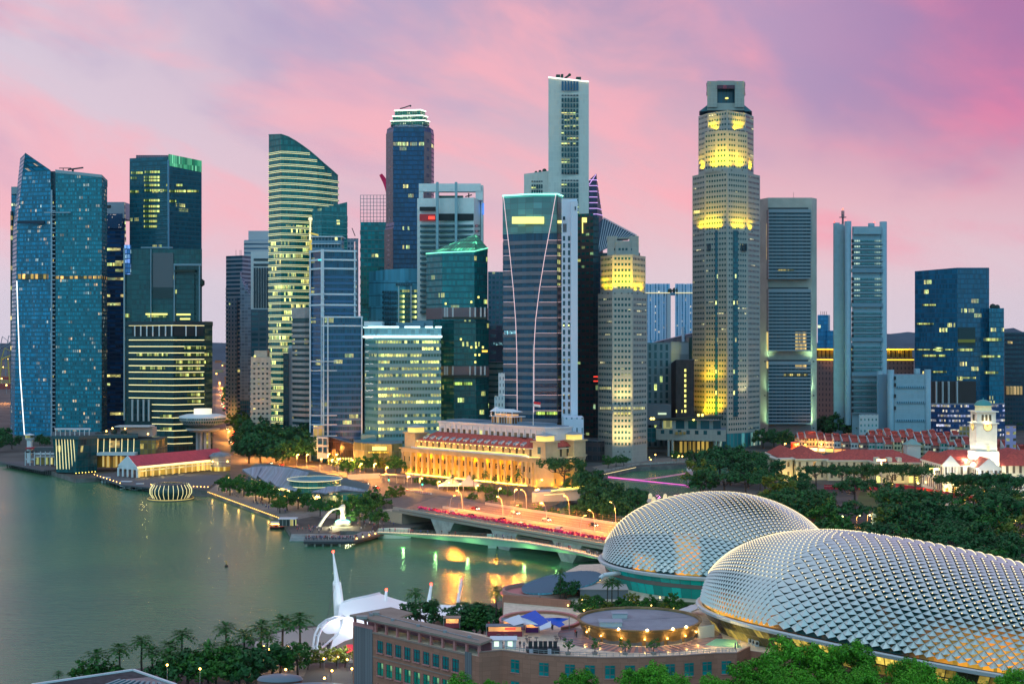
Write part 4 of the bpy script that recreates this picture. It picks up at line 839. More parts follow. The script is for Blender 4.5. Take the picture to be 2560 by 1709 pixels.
t = tower('office_block', 'grey-green block with narrow dark windows, left of the black block between the stepped towers', [(1618,1090),(1678,1090)], 30, 856, FM('grey_slot', (.19,.26,.28), (.015,.04,.05), 4.4, 6.2, (.25,.7), (.12,.88), lit=.10, run=1, cell=.7, lc=(1,.9,.2), lc2=(.6,1,.3)), cat='building')
fbox(t, 'annex', mat('annex_grey', (.16,.17,.19), .7), 1616, 1678, 1010, 1062, 1060, 20); fbox(t, 'annex_window', mat('annex_lit', (.8,.9,.7), emit=(.8,.9,.5), es=.8), 1645, 1666, 1031.5, 1036, 1059.5, .5)
t = tower('office_block', 'plain pale blue-grey box above the black block between the stepped towers', [(1677,1130),(1722,1130)], 26, 854, FM('pale_box', (.30,.38,.44), (.27,.36,.42), 7, 9, (.02,.98), (.02,.98), lit=0, rg=.6), cat='building')
part(t.o, 'green_side', MB().box(wx(1722,1134),1132,60,wx(1735,1134),1150,wz(843,1134)), mat('green_side', (.03,.12,.12)))
t = tower('office_block', 'black brick block with one column of lit windows, between the stepped towers', [(1678,1066),(1690,1058),(1735,1058)], 26, 900, FM('black_brick', (.035,.027,.027), (.028,.022,.022), 2, 3, (.05,.95), (.05,.95), lit=0, rg=.6), tops=[908,899,899], cat='building')
for i in range(9): fbox(t, 'lit_window', glow_y, 1711, 1715.5, 922+i*12.7, 929+i*12.7, 1057.5, .5)
for px in (1690, 1704): fbox(t, 'lit_window', glow_y, px, px+2.2, 1024, 1031, 1057.5, .5)

# --- concrete frame tower with three glazed panels
cf = mat('frame_concrete', (.50,.46,.40), .75, var=.12, vs=.08)
t = tower('office_tower', 'broad concrete frame tower holding three hung blocks of dark windows, green light up its edges', [(1900,1172),(1920,1160),(2030,1160),(2042,1168)], 40, 498, cf)
for y0, y1, n in ((523,697,20),(722,877,18),(903,1059,18)):
    Yp = 1152; x0, x1 = 1922, 2027 
    part(t.o, 'hung_block', MB().box(wx(x0,Yp),Yp,wz(y1,Yp),wx(x1,Yp),1164,wz(y0,Yp)), FM('ocbc_glass', (.06,.10,.13), (.008,.024,.04), 3.1, 30, (.05,.95), (0,1), lit=.04, run=4, cell=.7, rg=.15, ls=1.2, lc=(1,.75,.2), lc2=(1,.6,.15)))
    fh = (wz(y0,Yp)-wz(y1,Yp))/n
    me = MB().box(wx(x0,Yp)-.4,Yp-.7,wz(y1,Yp),wx(x1,Yp)+.4,Yp+.1,wz(y1,Yp)+fh*.4).mesh('sill_band', mat('sill_blue', (.24,.31,.36), .5), t.o.location)
    for k in range(n+1):
        if k != n: link('sill_band', me, t.o, (0,0,k*fh))
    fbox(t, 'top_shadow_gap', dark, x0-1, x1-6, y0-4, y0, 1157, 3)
    fbox(t, 'block_cap', mat('sill_blue', (.24,.31,.36)), x0, x1, y0, y0+8, Yp-.9, 1)
for a, b in (((1946,1985)),((1960,2020))): fbox(t, 'lit_window_strip', FM('row_warm', (.1,.08,.04), (.2,.14,.05), 1.5, 60, (.15,.85), (0,1), lit=.8, run=2, cell=.85, lc=(1,.7,.15), lc2=(1,.85,.3), ls=1.2), a, b, 673 if a < 1950 else 934, 677 if a < 1950 else 939, 1150.9, .5)
for px in (1984,): line(t, 'aerial', dark, [(px,498,1170),(px,481,1170)], .12)
fbox(t, 'base_wall', mat('base_terra', (.30,.21,.20), .7), 1921, 2028, 1062, 1085, 1158.6, 2)
GRN = (.55,1,.50)
for px in (1912,2034):
    for y, pw in ((1066,34000),(985,22000),(900,14000)):
        p = pt(px, y, 1154 if px < 2000 else 1152); lamp(t.o, p, pw, GRN, .8, 130, (0,.35,1), 1); part(t.o, 'floodlight', MB().box(p.x-.6,p.y-.5,p.z-1.5,p.x+.6,p.y+.5,p.z-.6), dark)

# --- blue cylinder-cornered tower and its low front block
bt = FM('blue_panel_wall', (.30,.42,.48), (.26,.38,.44), 2.6, 4, (.03,.97), (.03,.97), lit=0, rg=.45, var=.05)
bd = mat('blue_flank', (.14,.25,.33), .5)
def cyl(o, px0, px1, py0, py1, Y, m, nm='corner_drum'):
    r = (px1-px0)/2/F*Y; part(o, nm, MB().lathe([(r,wz(py1,Y)),(r,wz(py0,Y)),(0,wz(py0,Y))], wx((px0+px1)/2,Y), Y+r*.4, 20), m, True)
t = tower('office_tower', 'pale blue tower with round corner drums and a lattice mast on its roof', [(2130,1168),(2215,1168)], 36, 566, bt)
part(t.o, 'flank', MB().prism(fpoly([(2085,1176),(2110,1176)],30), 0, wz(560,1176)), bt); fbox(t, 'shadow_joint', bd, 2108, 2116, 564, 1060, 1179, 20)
cyl(t.o, 2084, 2100, 557, 1062, 1180, bt); cyl(t.o, 2112, 2129, 553, 1062, 1168, bt); cyl(t.o, 2200, 2218, 554, 1062, 1168, bt); cyl(t.o, 2171, 2187, 558, 566, 1180, bt)
rows = [600+14.2*i for i in range(5)]+[695+14.2*i for i in range(5)]+[781+14.2*i for i in range(5)]+[866+14.2*i for i in range(5)]+[953+14.2*i for i in range(6)]
for i, y in enumerate(rows):
    fbox(t, 'window_strip', FM('cyl_tower_win', (.20,.32,.38), (.05,.10,.12), 1.7, 60, (.1,.95), (0,1), lit=.28, run=7, cell=.85, lc=(.85,1,.7), lc2=(.6,.95,.8), ls=.75, rg=.25), 2135, 2204, y, y+4.2, 1166.6, 1)
    fbox(t, 'ledge', mat('blue_ledge', (.26,.40,.47), .5), 2130, 2207, y+7.5, y+9.5, 1165.6, 2); fbox(t, 'dark_end', mat('recess_dark', (.01,.018,.022)), 2129.5, 2134, y-2, y+6, 1166.4, 1)
for y in (671, 757, 843, 930): fbox(t, 'plant_floor', bd, 2130, 2207, y, y+10, 1165, 2)
fbox(t, 'top_panel', bt, 2134, 2204, 567, 585, 1164.6, 2)
mb = MB(); mb.tube(pt(2107,562,1180), pt(2107,535,1180), .9, .7, 6)
for a in range(6): mb.tube(pt(2103.5+a*1.4,545,1180), pt(2103.5+a*1.4,527,1180), .22, .22, 4)
mb.bar(pt(2099,544,1180), pt(2115,544,1180), 3, .6); mb.tube(pt(2107,534,1180), pt(2107,524,1180), .3, .2, 5)
part(t.o, 'mast', mb, mat('mast_red', (.22,.14,.16))); part(t.o, 'mast_lamp', MB().ball(pt(2107,523,1180), .7), glow_r)
for px, y in ((2086,555),(2114,551),(2186,556)): part(t.o, 'obstruction_lamp', MB().ball(pt(px,y,1172), .45), glow_r)
t = tower('office_block', 'lower pale blue block with round corner drums in front of the mast-topped blue tower', [(2236,1130),(2312,1130)], 30, 936, bt, cat='building')
part(t.o, 'flank', MB().prism(fpoly([(2194,1138),(2218,1138)],24), 0, wz(936,1138)), bd); cyl(t.o, 2193, 2208, 927, 1076, 1140, bt); cyl(t.o, 2219, 2236, 924, 1076, 1130, bt); cyl(t.o, 2312, 2328, 923, 1076, 1130, bt); cyl(t.o, 2286, 2301, 921, 936, 1140, bt)
for y in (965, 1003, 1048): fbox(t, 'window_strip', FM('cyl_small_win', (.22,.36,.44), (.02,.05,.08), 1.5, 60, (.3,.75), (0,1), lit=0), 2241, 2313, y, y+5, 1129, 1)
for y in (940, 957, 985, 1015): fbox(t, 'dark_end', mat('recess_dark', (.01,.018,.022)), 2236, 2240, y, y+9, 1128.6, 1)

t = tower('office_tower', 'small distant deep blue tower with aerials, left of the mast-topped blue tower', [(2044,1820),(2070,1820)], 40, 787, FM('far_deep', (.02,.13,.25), (.018,.11,.22), 4, 5, lit=.05, run=1, lc=(1,.9,.6), rg=.3), cat='building')
fbox(t, 'lower_wing', MATS['far_deep'], 2068, 2090, 826, 890, 1815, 30); fbox(t, 'side_block', mat('grey_blue_wall', (.44,.45,.50)), 2070, 2075, 787, 826, 1825, 20)
for px in (2052,2057,2061,2066): line(t, 'aerial', dark, [(px,787,1822),(px,778,1822)], .3)
# --- brown hall with golden lit crown
mBr = FM('brown_hall', (.24,.16,.15), (.05,.04,.05), 3.6, 5, (.3,.6), (.25,.75), lit=0, rg=.5)
t = tower('office_building', 'broad brown building with a gold-lit crown behind the mast-topped blue tower', [(2036,1330),(2110,1310),(2284,1310)], 40, 893, mBr, at=1, cat='building')
part(t.o, 'crown', MB().prism(grow(t.poly,-1.2), t.zt, wz(871,1310)), FM('gold_crown', (.35,.22,.06), (.10,.05,.02), 4.2, 30, (.35,.65), (.1,.7), lit=0))
for y in (873, 899): part(t.o, 'gold_light', MB().path([Vector((*p, wz(y,1310))) for p in grow(t.poly,.3)[:3]], .7, 4), mat('gold_strip', (1,.75,.1), emit=(1,.70,.05), es=1.5))
for px in (2050,2075,2225,2255): lamp(t.o, pt(px,896,1303), 14000, (1,.7,.1), .8, 110, (0,.2,1), .9)
for px in (2052,2064): lamp(t.o, pt(px,1022,1300), 80000, (1,.42,.12), 1, 55, (0,.13,1), .8)
# --- dark blue stepped tower
mK2 = FM('navy_glass', (.016,.075,.13), (.012,.06,.11), 1.4, 4.3, (.04,.96), (.12,.95), lit=.05, run=5, cell=.8, rg=.10, ls=1.1, **teal_lit)
t = tower('office_tower', 'dark navy glass tower with a stepped right shoulder, near the right edge', [(2287,1262),(2393,1240),(2473,1246)], 50, 669, mK2, at=1, tops=[678,669,669])
t2 = Tw(); t2.o = t.o; part(t.o, 'shoulder', MB().prism(fpoly([(2473,1238),(2510,1242)], 46), 0, wz(770,1240)), FM('navy_glass_b', (.02,.10,.15), (.014,.08,.13), 1.4, 4.3, (.04,.96), (.2,.95), lit=.09, run=4, cell=.8, rg=.10, ls=1.1, **teal_lit))
fbox(t, 'sky_terrace', mat('recess_teal', (.01,.04,.045)), 2396, 2438, 818, 864, 1239.5, 2); fbox(t, 'terrace_planting', mat('terrace_green', (.05,.10,.02), emit=(.5,.5,.05), es=.12), 2396, 2438, 848, 856, 1238.6, 2)
for a in ((2290,2383,872,875),(2395,2434,871,877),(2305,2365,886,891),(2460,2504,845,852),(2450,2500,888,893),(2460,2496,928,934),(2396,2440,942,946),(2330,2366,927,931),(2290,2333,807,811),(2305,2340,760,764)):
    Yw = 1240+22*max(0,(2393-a[0])/106) if a[0] < 2393 else 1236.5; Yv = 1240+22*max(0,(2393-a[1])/106) if a[1] < 2393 else 1236.5
    part(t.o, 'lit_window_strip', MB().bar(pt(a[0],a[3],Yw-.5),pt(a[1],a[3],Yv-.5),.5,(a[3]-a[2])/F*1240), FM('navy_lit', (.02,.06,.08), (.2,.18,.06), 1.4, 60, (.1,.92), (0,1), lit=.65, run=2, cell=.8, ls=1.3, **teal_lit))
for px in (2340,2356,2371,2392): fbox(t, 'lobby_column', mat('pale_column', (.45,.47,.48)), px, px+3, 953, 1022, 1234, 3)
fbox(t, 'lobby_recess', mat('recess_brown', (.03,.02,.018)), 2330, 2440, 953, 1022, 1237, 3)
part(t.o, 'roof_tree', MB().ball(pt(2482,767,1250), 3).ball(pt(2493,768,1250), 2.6), mat('dark_planting', (.01,.03,.02)))
t = tower('podium_block', 'curved blue-lit podium with bright storeys behind the clock tower', [(2325,1216),(2370,1206),(2430,1204),(2512,1214)], 40, 1010, FM('podium_blue', (.02,.05,.13), (.03,.05,.12), 1.4, 4.2, (.05,.95), (.15,.6), lit=.62, run=5, cell=.8, lc=(1,.85,.35), lc2=(.4,.5,1), ls=1.0), cat='building')
t = tower('office_block', 'dark block with scattered amber windows at the right edge of the photo', [(2511,1300),(2640,1300)], 40, 831, FM('edge_dark', (.016,.03,.05), (.012,.028,.045), 2.6, 4.4, (.1,.9), (.3,.8), lit=.08, run=2, cell=.7, lc=(1,.75,.2), lc2=(1,.6,.2), ls=.9), cat='building')
fbox(t, 'lit_hall', FM('edge_hall', (.3,.2,.1), (.45,.28,.12), 3, 60, (.2,.9), (0,1), lit=.95, run=1, cell=1, lc=(1,.65,.3), lc2=(1,.55,.2), ls=.7), 2516, 2556, 965, 986, 1298, 1)
# ------------------------------------------------------------------ ground, water, roads
def G2(px, py, z=0): p = gp(px, py, z); return (p.x, p.y)
shore = [(-6000,960),(-345,955),G2(28,1157),G2(130,1178),G2(190,1196),(-236,850),(-205,790),G2(519,1226),G2(697,1290),G2(712,1306),G2(729,1333),G2(830,1333),G2(850,1326),G2(961,1328),G2(1079,1309),
         (22,700),(42,755),(56,850),(76,905),(128,940),(215,950),(255,915),(238,900),(150,890),(112,830),(107,790),(94,700),(84,640),(66,575),(46,512),G2(1512,1436),G2(1400,1464),G2(1255,1500),G2(1160,1530),(-22,408),(-36,396),(-62,398),(-74,372),(-78,345),G2(430,1655),G2(100,1712),(-170,285),(-230,120),(-240,-300)]
land = shore+[(6000,-300),(6000,8500),(-6000,8500)]
bm = bmesh.new(); vs = [bm.verts.new((x,y,0)) for x, y in land]; es = [bm.edges.new((vs[i], vs[(i+1) % len(vs)])) for i in range(len(vs))]
bmesh.ops.triangle_fill(bm, use_beauty=True, edges=es, normal=(0,0,1)); tri = [[tuple(v.co) for v in f.verts] for f in bm.faces]; bm.free()
gm = mat('city_ground', (.075,.07,.062), .85, var=.45, vs=.03)
mb = MB()
for f in tri:
    a, b, c = [Vector(p) for p in f]
    mb.face(f if (b-a).cross(c-a).z > 0 else f[::-1])
struct('ground', mb, gm)
mb = MB()
for a, b in zip(shore, shore[1:]): mb.face([(*a,0),(*b,0),(*b,-7),(*a,-7)][::-1])
struct('quay_wall', mb, mat('quay_stone', (.16,.15,.14), .8, var=.4, vs=.15))

m = bpy.data.materials.new('water'); m.use_nodes = True; t = NT(m.node_tree); b = m.node_tree.nodes['Principled BSDF']
tcn = t.n('ShaderNodeTexCoord'); mp = t.n('ShaderNodeMapping'); t.put(mp.inputs[0], tcn.outputs['Object']); mp.inputs['Scale'].default_value = (.22, .55, 1)
n1 = t.noise(mp.outputs[0], 1.0, 6, .6, .3); n2 = t.noise(tcn.outputs['Object'], .012, 3, .5)
t.put(b.inputs['Base Color'], t.mix(t.step(n2,.35,.65), (.036,.155,.080), (.055,.185,.078)))
b.inputs['Roughness'].default_value = .27; b.inputs['Specular IOR Level'].default_value = .30
bp = t.n('ShaderNodeBump'); bp.inputs['Strength'].default_value = .5; bp.inputs['Distance'].default_value = .32; t.put(bp.inputs['Height'], n1); t.put(b.inputs['Normal'], bp.outputs[0])
mb = MB(); mb.face([(-5900,-290,-2.5),(500,-290,-2.5),(500,1300,-2.5),(-5900,1300,-2.5)]); struct('water', mb, m)

asphalt = mat('asphalt', (.12,.11,.10), .75, var=.25, vs=.2)
def sheet(name, pts, m, z=.012, px=True):
    P = [G2(*p) for p in pts] if px else pts
    a = sum(P[i-1][0]*P[i][1]-P[i][0]*P[i-1][1] for i in range(len(P)))
    if a < 0: P = P[::-1]
    bm = bmesh.new(); vs = [bm.verts.new((x,y,z)) for x, y in P]; es = [bm.edges.new((vs[i], vs[(i+1) % len(vs)])) for i in range(len(vs))]
    bmesh.ops.triangle_fill(bm, use_beauty=True, edges=es, normal=(0,0,1)); mb = MB()
    for f in bm.faces:
        q = [tuple(v.co) for v in f.verts]; A, B, D = [Vector(p) for p in q]; mb.face(q if (B-A).cross(D-A).z > 0 else q[::-1])
    bm.free(); return struct(name, mb, m)
sheet('road', [(542,960),(558,960),(580,1060),(606,1142),(720,1140),(870,1170),(1000,1196),(1110,1215),(1100,1243),(1008,1262),(905,1226),(800,1188),(700,1163),(530,1160)], asphalt, .02)
lawn = mat('lawn', (.035,.075,.018), .9, var=.35, vs=.1); pave = mat('paving', (.22,.19,.16), .8, var=.25, vs=.25)
sheet('promenade', [(521,1227),(697,1289),(712,1304),(780,1290),(955,1310),(905,1262),(700,1230),(560,1195)], pave, .03)
sheet('field', [(2150,1228),(2250,1236),(2440,1262),(2560,1275),(2560,1310),(2300,1300),(2140,1262)], lawn, .02)
sheet('riverside_path', [(1500,1182),(1590,1162),(1752,1154),(1752,1142),(1590,1146),(1480,1166)], pave, .02)
# steps down to the water by the fountain statue
mb = MB()
for k in range(5):
    z = -.2-.45*k; a, b = gp(729,1333,0), gp(830,1333,0); mb.box(a.x, a.y-1.2*(k+1), z-.5, b.x+2, a.y-1.2*k, z)
struct('steps', mb, mat('step_stone', (.34,.34,.33), .8, var=.15))

# far hills and the port
hm = mat('hazy_woods', (.035,.068,.095), .95, var=.3, vs=.004)  # woods tinted blue: distance haze is mixed into the colour
def ridge(prof, Y, name='hills'):
    mb = MB()
    for (a, ya), (b, yb) in zip(prof, prof[1:]):
        p, q = pt(a,ya,Y), pt(b,yb,Y); p0, q0 = Vector((p.x,Y-500,0)), Vector((q.x,Y-500,0)); mb.face([p0,q0,q,p]); mb.face([p,q,Vector((q.x,Y+700,0)),Vector((p.x,Y+700,0))])
    struct(name, mb, hm)
random.seed(3)
prof = []
for px in range(-700, 3300, 22):
    y = 858+3*math.sin(px*.011)-2*math.sin(px*.037)+random.uniform(-1.2,1.2)
    if 2150 < px < 2700: y = 838-10*math.sin((px-2150)/550*math.pi)+random.uniform(-2.5,2.5)
    if px > 2490: y -= 10*max(0, 1-abs(px-2530)/40)
    prof.append((px, y))
ridge(prof, 7000)
for px, py, Y, s, lb in ((6,852,3300,1,'hazy blue port crane on the far left horizon'),(22,850,3350,.9,'hazy grey port crane beside the far left edge building'),(12,880,2600,1.1,'yellow port gantry crane low on the left edge')):
    t = thing('port_crane', lb, 'crane', (wx(px,Y),Y,0), group='cranes at the far port'); mb = MB(); X = wx(px,Y); zt = wz(py,Y); h = zt
    for dx in (-9,9): mb.tube((X+dx*s,Y,0),(X+dx*.6*s,Y,h*.8),1.2)
    mb.tube((X-7*s,Y,h*.55),(X+7*s,Y,h*.55),1); mb.tube((X-5*s,Y,h*.8),(X+24*s,Y,h),1.3); mb.tube((X-6*s,Y,h*.8),(X,Y,h*1.12),.9); mb.tube((X,Y,h*1.12),(X+18*s,Y,h*.95),.6)
    part(t, 'gantry', mb, mat('crane_yellow', (.55,.4,.06), .5) if py > 860 else mat('crane_grey', (.2,.22,.26)))
random.seed(11); cont = [mat('container_%s' % n, c, .6) for n, c in (('orange',(.45,.12,.03)),('red',(.35,.05,.04)),('sand',(.4,.25,.12)))]
for px, py in ((6,950),(18,985),(548,915)): p = gp(px,py,12); lamp(None, (p.x,p.y-8,16), 90000, (1,.36,.08), 1)
for k in range(16):
    px, py = (random.uniform(-30,28), random.uniform(905,985)) if k < 9 else (random.uniform(535,562), random.uniform(880,960)); Y = gy(py); X = wx(px,Y)
    t = solo('container_stack', MB().box(X,Y,0,X+random.uniform(12,26),Y+12,random.uniform(5,12)), cont[k % 3], ('reddish stack of shipping containers at the lit port on the left edge' if k < 9 else 'reddish stack of shipping containers glimpsed beyond the tree-lined avenue'), 'containers', 'container stacks at the far port')
for px, py in ((8,930),(20,905),(4,965),(16,985),(549,900),(556,925),(541,950)):
    p = gp(px,py); solo('port_lamp', MB().tube((p.x,p.y,0),(p.x,p.y,14),.25,None,6,1).ball((p.x,p.y,14.5),1.3), [glow_s,steel], 'orange lit mast lamp among the far port containers', 'lamp post', 'mast lamps at the far port')

# ------------------------------------------------------------------ left waterfront
pale = mat('pale_wall_paint', (.62,.64,.66), .6); woodm = mat('pier_timber', (.05,.045,.045), .8)
def piles(par, a, b, n, z0=-4, z1=1.0, r=.35, m=None):
    for i in range(n): p = Vector(a).lerp(Vector(b), i/(n-1)); part(par, 'pile', MB().tube((p.x,p.y,z0),(p.x,p.y,z1),r,r,6), m or woodm)
t = thing('jetty', 'dark timber jetty with posts under the white harbour tower', 'jetty', (wx(80,925),925,0))
A, B = gp(28,1156,0), gp(136,1177,0)
part(t, 'deck', MB().bar((A.x,A.y,.0),(B.x,B.y,.0),14,.8), mat('deck_grey', (.10,.10,.11), .8)); piles(t, (A.x,A.y-7,0), (B.x,B.y-7,0), 22)
t = thing('harbour_tower', 'small white harbour control tower with a glazed cab', 'tower', (wx(74,935),935,0))
X, Y = wx(74,935), 935
part(t, 'shaft', MB().box(X-1.4,Y-1.4,0,X+1.4,Y+1.4,wz(1100,Y)), white); part(t, 'cab', MB().lathe([(2.2,wz(1100,Y)),(3.2,wz(1095,Y)),(3.2,wz(1094,Y))], X, Y, 8), white)
part(t, 'cab_glazing', MB().lathe([(2.6,wz(1094,Y)),(3.0,wz(1087,Y))], X, Y, 8), FM('cab_glass', (.3,.3,.3), (.1,.09,.05), 2.2, 30, (.1,.9), (0,1), lit=.8, run=1, ls=.7)); part(t, 'cab_roof', MB().lathe([(3.3,wz(1087,Y)),(3.3,wz(1086,Y)),(0,wz(1083,Y))], X, Y, 8), white)
t = thing('pier_pavilion', 'low white arcaded pavilion on the jetty beside the harbour tower', 'pavilion', (wx(100,915),920,0))
for a, b, c, d in ((62,88,1128,1131),(62,88,1146,1149),(62,88,1112+16,1128+4),(88,138,1132,1136),(88,138,1140,1142)): fbox(t, 'beam', pale, a, b, c, d, 915, 3)
for px in (62,74,85,100,112,124,136): fbox(t, 'post', pale, px, px+2, 1128, 1164, 914.6, .6)
fbox(t, 'lit_back_wall', FM('pav_lit', (.4,.3,.15), (.5,.35,.12), 3, 60, (.2,.8), (0,1), lit=.7, run=1, lc=(1,.7,.3), ls=.8), 88, 138, 1143, 1160, 919, 2)
fbox(t, 'roof_terrace', mat('terrace_dark', (.08,.09,.1)), 86, 136, 1118, 1132, 926, 10); fbox(t, 'red_awning', mat('red_awning', (.5,.03,.05)), 64, 86, 1118, 1122, 930, 4)

# slanted glass restaurant building
t = thing('waterfront_building', 'dark glass waterfront building with slanting yellow light lines and a planted roof terrace', 'building', (wx(240,880),880,0))
mC3 = FM('customs_glass', (.012,.05,.055), (.010,.04,.05), 2.2, 4.4, (.04,.96), (.06,.94), lit=.03, run=2, rg=.1, lc=(1,.6,.15))
Yf = 862; def4 = lambda py, l, r: (wz(py,Yf), [(wx(l,Yf+6),Yf+6),(wx(r,Yf),Yf),(wx(r+24,Yf+26),Yf+26),(wx(l,Yf+30),Yf+30)])
part(t, 'slanted_block', MB().loft([def4(1182,141,190),def4(1098,131,196)]), mC3)
part(t, 'right_flank', MB().loft([(wz(1182,Yf),[(wx(190,Yf),Yf),(wx(243,874),874),(wx(243,900),900),(wx(190,900),900)]),(wz(1098,Yf),[(wx(196,Yf),Yf),(wx(243,874),874),(wx(243,900),900),(wx(196,900),900)])]), mC3)
part(t, 'main_block', MB().box(wx(243,878),878,wz(1140,878),wx(392,878),905,wz(1098,878)), FM('customs_main', (.03,.05,.055), (.02,.045,.05), 7.2, 5, (.04,.96), (.05,.92), lit=.28, run=1, cell=.9, lc=(1,.6,.12), lc2=(1,.5,.1), ls=.6, rg=.15))
part(t, 'roof_slab', MB().prism([(wx(129,Yf+4),Yf+4),(wx(197,Yf-1.5),Yf-1.5),(wx(245,875),874),(wx(345,876),876),(wx(345,906),906),(wx(130,906),906)], wz(1098,Yf), wz(1090,Yf)), mat('roof_teal', (.03,.08,.09), .5))
for i in range(7): line(t, 'light_line', glow_l, [(140+i*7.2,1096,Yf+5.3-i*.75),(142.5+i*7.8,1172,Yf+5.2-i*.75)], .2)
for i in range(7): line(t, 'light_line', glow_l, [(245+i*15,1096,877.3),(244+i*15,1133,877.3)], .2)
fbox(t, 'canopy', pale, 242, 337, 1131, 1138, 870, 7); fbox(t, 'arcade', FM('arc_lit', (.35,.22,.08), (.45,.28,.08), 4.6, 60, (.25,.8), (0,1), lit=.75, run=1, cell=.95, lc=(1,.66,.15), lc2=(1,.55,.1), ls=.85), 242, 345, 1138, 1168, 879.5, 2)
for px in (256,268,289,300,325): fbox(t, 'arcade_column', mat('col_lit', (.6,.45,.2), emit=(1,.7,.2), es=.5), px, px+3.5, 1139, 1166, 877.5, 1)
fbox(t, 'lit_glass_hall', FM('hall_gold', (.12,.10,.06), (.2,.14,.05), 2.4, 3.6, (.08,.95), (.06,.95), lit=.35, run=2, lc=(1,.7,.15), ls=.6), 350, 391, 1100, 1140, 876, 3)
for i in range(8): fbox(t, 'pergola_post', white, 138+i*12, 139.5+i*12, 1072, 1090, 866+i*.8, .5)
part(t, 'pergola_roof', MB().bar(pt(137,1073,868),pt(226,1073,876),8,.6), pale); part(t, 'roof_kiosk', MB().box(wx(300,890),890,wz(1090,890),wx(380,890),902,wz(1068,890)), mat('kiosk', (.35,.34,.33)))
part(t, 'kiosk_roof', MB().bar(pt(293,1066,890),pt(381,1066,890),12,.7), mat('kiosk_roof', (.5,.5,.5))); 
for px, py in ((262,1083),(285,1078),(310,1082),(245,1086)): part(t, 'roof_planting', MB().ball(pt(px,py,886), 2.4, 7, 0, .8), mat('dark_planting', (.01,.03,.02)))
for px, py in ((266,1077),(281,1070),(313,1071),(370,1084)): part(t, 'roof_lamp', MB().ball(pt(px,py,884), .5), glow_s)
for px in range(190, 243, 8): part(t, 'edge_lamp', MB().ball(pt(px,1182-(px-190)*.08,861), .25), mat('lamp_yellow', (1,.8,.2)))

# red roofed pier hall
t = thing('pier_hall', 'long white arcaded pier hall with a red pitched roof and a gabled front', 'building', (wx(430,850),850,0))
Y1, Y2 = 838, 900
def zr(Y, k): return {'e': 7.2, 'r': 13.2}[k]
gl, gr, gt_ = (wx(296,Y1+4),Y1+4), (wx(343,Y1-6),Y1-6), (wx(320,Y1),Y1)
dxr = Vector((wx(545,Y2)-wx(320,Y1), Y2-Y1))
e0, e1 = Vector(gr), Vector(gr)+dxr; f0, f1 = Vector(gl), Vector(gl)+dxr; r0, r1 = Vector(gt_), Vector(gt_)+dxr
mb = MB(); mb.face([(*e0,zr(0,'e')),(*e1,zr(0,'e')),(*r1,13.2),(*r0,13.2)]); mb.face([(*f1,7.2),(*f0,7.2),(*r0,13.2),(*r1,13.2)])
part(t, 'roof', mb, mat('pier_red', (.50,.055,.075), .6, var=.12, vs=.5))
off = Vector((-dxr.y, dxr.x)).normalized()*0; n2_ = Vector((dxr.x,dxr.y)).normalized(); bk = -n2_*.6
mb = MB(); mb.prism([tuple(f0+bk), tuple(r0+bk), tuple(e0+bk), tuple(e0+bk*.2), tuple(r0+bk*.2), tuple(f0+bk*.2)][::-1], [7]*6, [7.2,13.4,7.2,7.2,13.4,7.2]); part(t, 'gable', mb, white)
part(t, 'front_wall', MB().prism([tuple(f0), tuple(e0), tuple(e0+n2_*1.0), tuple(f0+n2_*1.0)], 5.6, 7.2), white)
part(t, 'side_fascia', MB().prism([tuple(e0), tuple(e1), tuple(e1-Vector((0,-1))), tuple(e0-Vector((0,-1)))], 6.0, 7.3), glow_l)
for i in range(5):
    p = f0.lerp(e0, i/4); part(t, 'arch_pillar', MB().obox((p.x,p.y), 1.1, 1.1, .8, 6), white)
    if i < 4:
        c = f0.lerp(e0, (i+.5)/4); d = (e0-f0)/8; mb = MB()
        for k in range(6):
            a0, a1 = math.pi*k/6, math.pi*(k+1)/6; p0, p1 = c-d*math.cos(a0), c-d*math.cos(a1)
            mb.face([(*p0,3.6+1.8*math.sin(a0)),(*p1,3.6+1.8*math.sin(a1)),(*p1,5.8),(*p0,5.8)])
        part(t, 'arch', mb, white)
for i in range(14):
    p = e0.lerp(e1, (i+.3)/14); part(t, 'side_column', MB().obox((p.x,p.y), .8, .8, .8, 6.2), mat('col_lit', (.6,.45,.2)))
q = Vector((0,4)); part(t, 'lit_interior', MB().prism([tuple(e0+q), tuple(e1+q), tuple(e1+q*1.3), tuple(e0+q*1.3)], .8, 6), FM('pier_lit', (.5,.36,.12), (.5,.36,.1), 4.2, 60, (.1,.85), (0,1), lit=.85, run=1, cell=1, lc=(1,.75,.22), lc2=(1,.65,.2), ls=.9))
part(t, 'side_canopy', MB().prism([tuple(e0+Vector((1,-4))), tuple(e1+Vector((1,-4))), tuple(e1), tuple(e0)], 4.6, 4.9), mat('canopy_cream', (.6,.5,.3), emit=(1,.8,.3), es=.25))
for i in range(5): p = e0.lerp(e1, (i+.5)/5)-Vector((0,6)); lamp(t, (p.x,p.y,4), 700, (1,.72,.25), .4)
t = thing('pier_platform', 'dark timber platform on braced piles along the pier hall', 'pier', (wx(360,820),820,0))
A, B, Cq, D = G2(236,1190), G2(300,1212), G2(520,1222), G2(560,1190)
part(t, 'deck', MB().prism([A,B,G2(400,1222),Cq,D,(wx(300,880),880)], -.4, .5), mat('deck_grey', (.1,.1,.11)))
piles(t, (*A,0), (*B,0), 9, z1=-.3); piles(t, (*B,0), (*G2(400,1222),0), 8, z1=-.3); piles(t, (*G2(400,1222),0), (*Cq,0), 9, z1=-.3)
mb = MB()
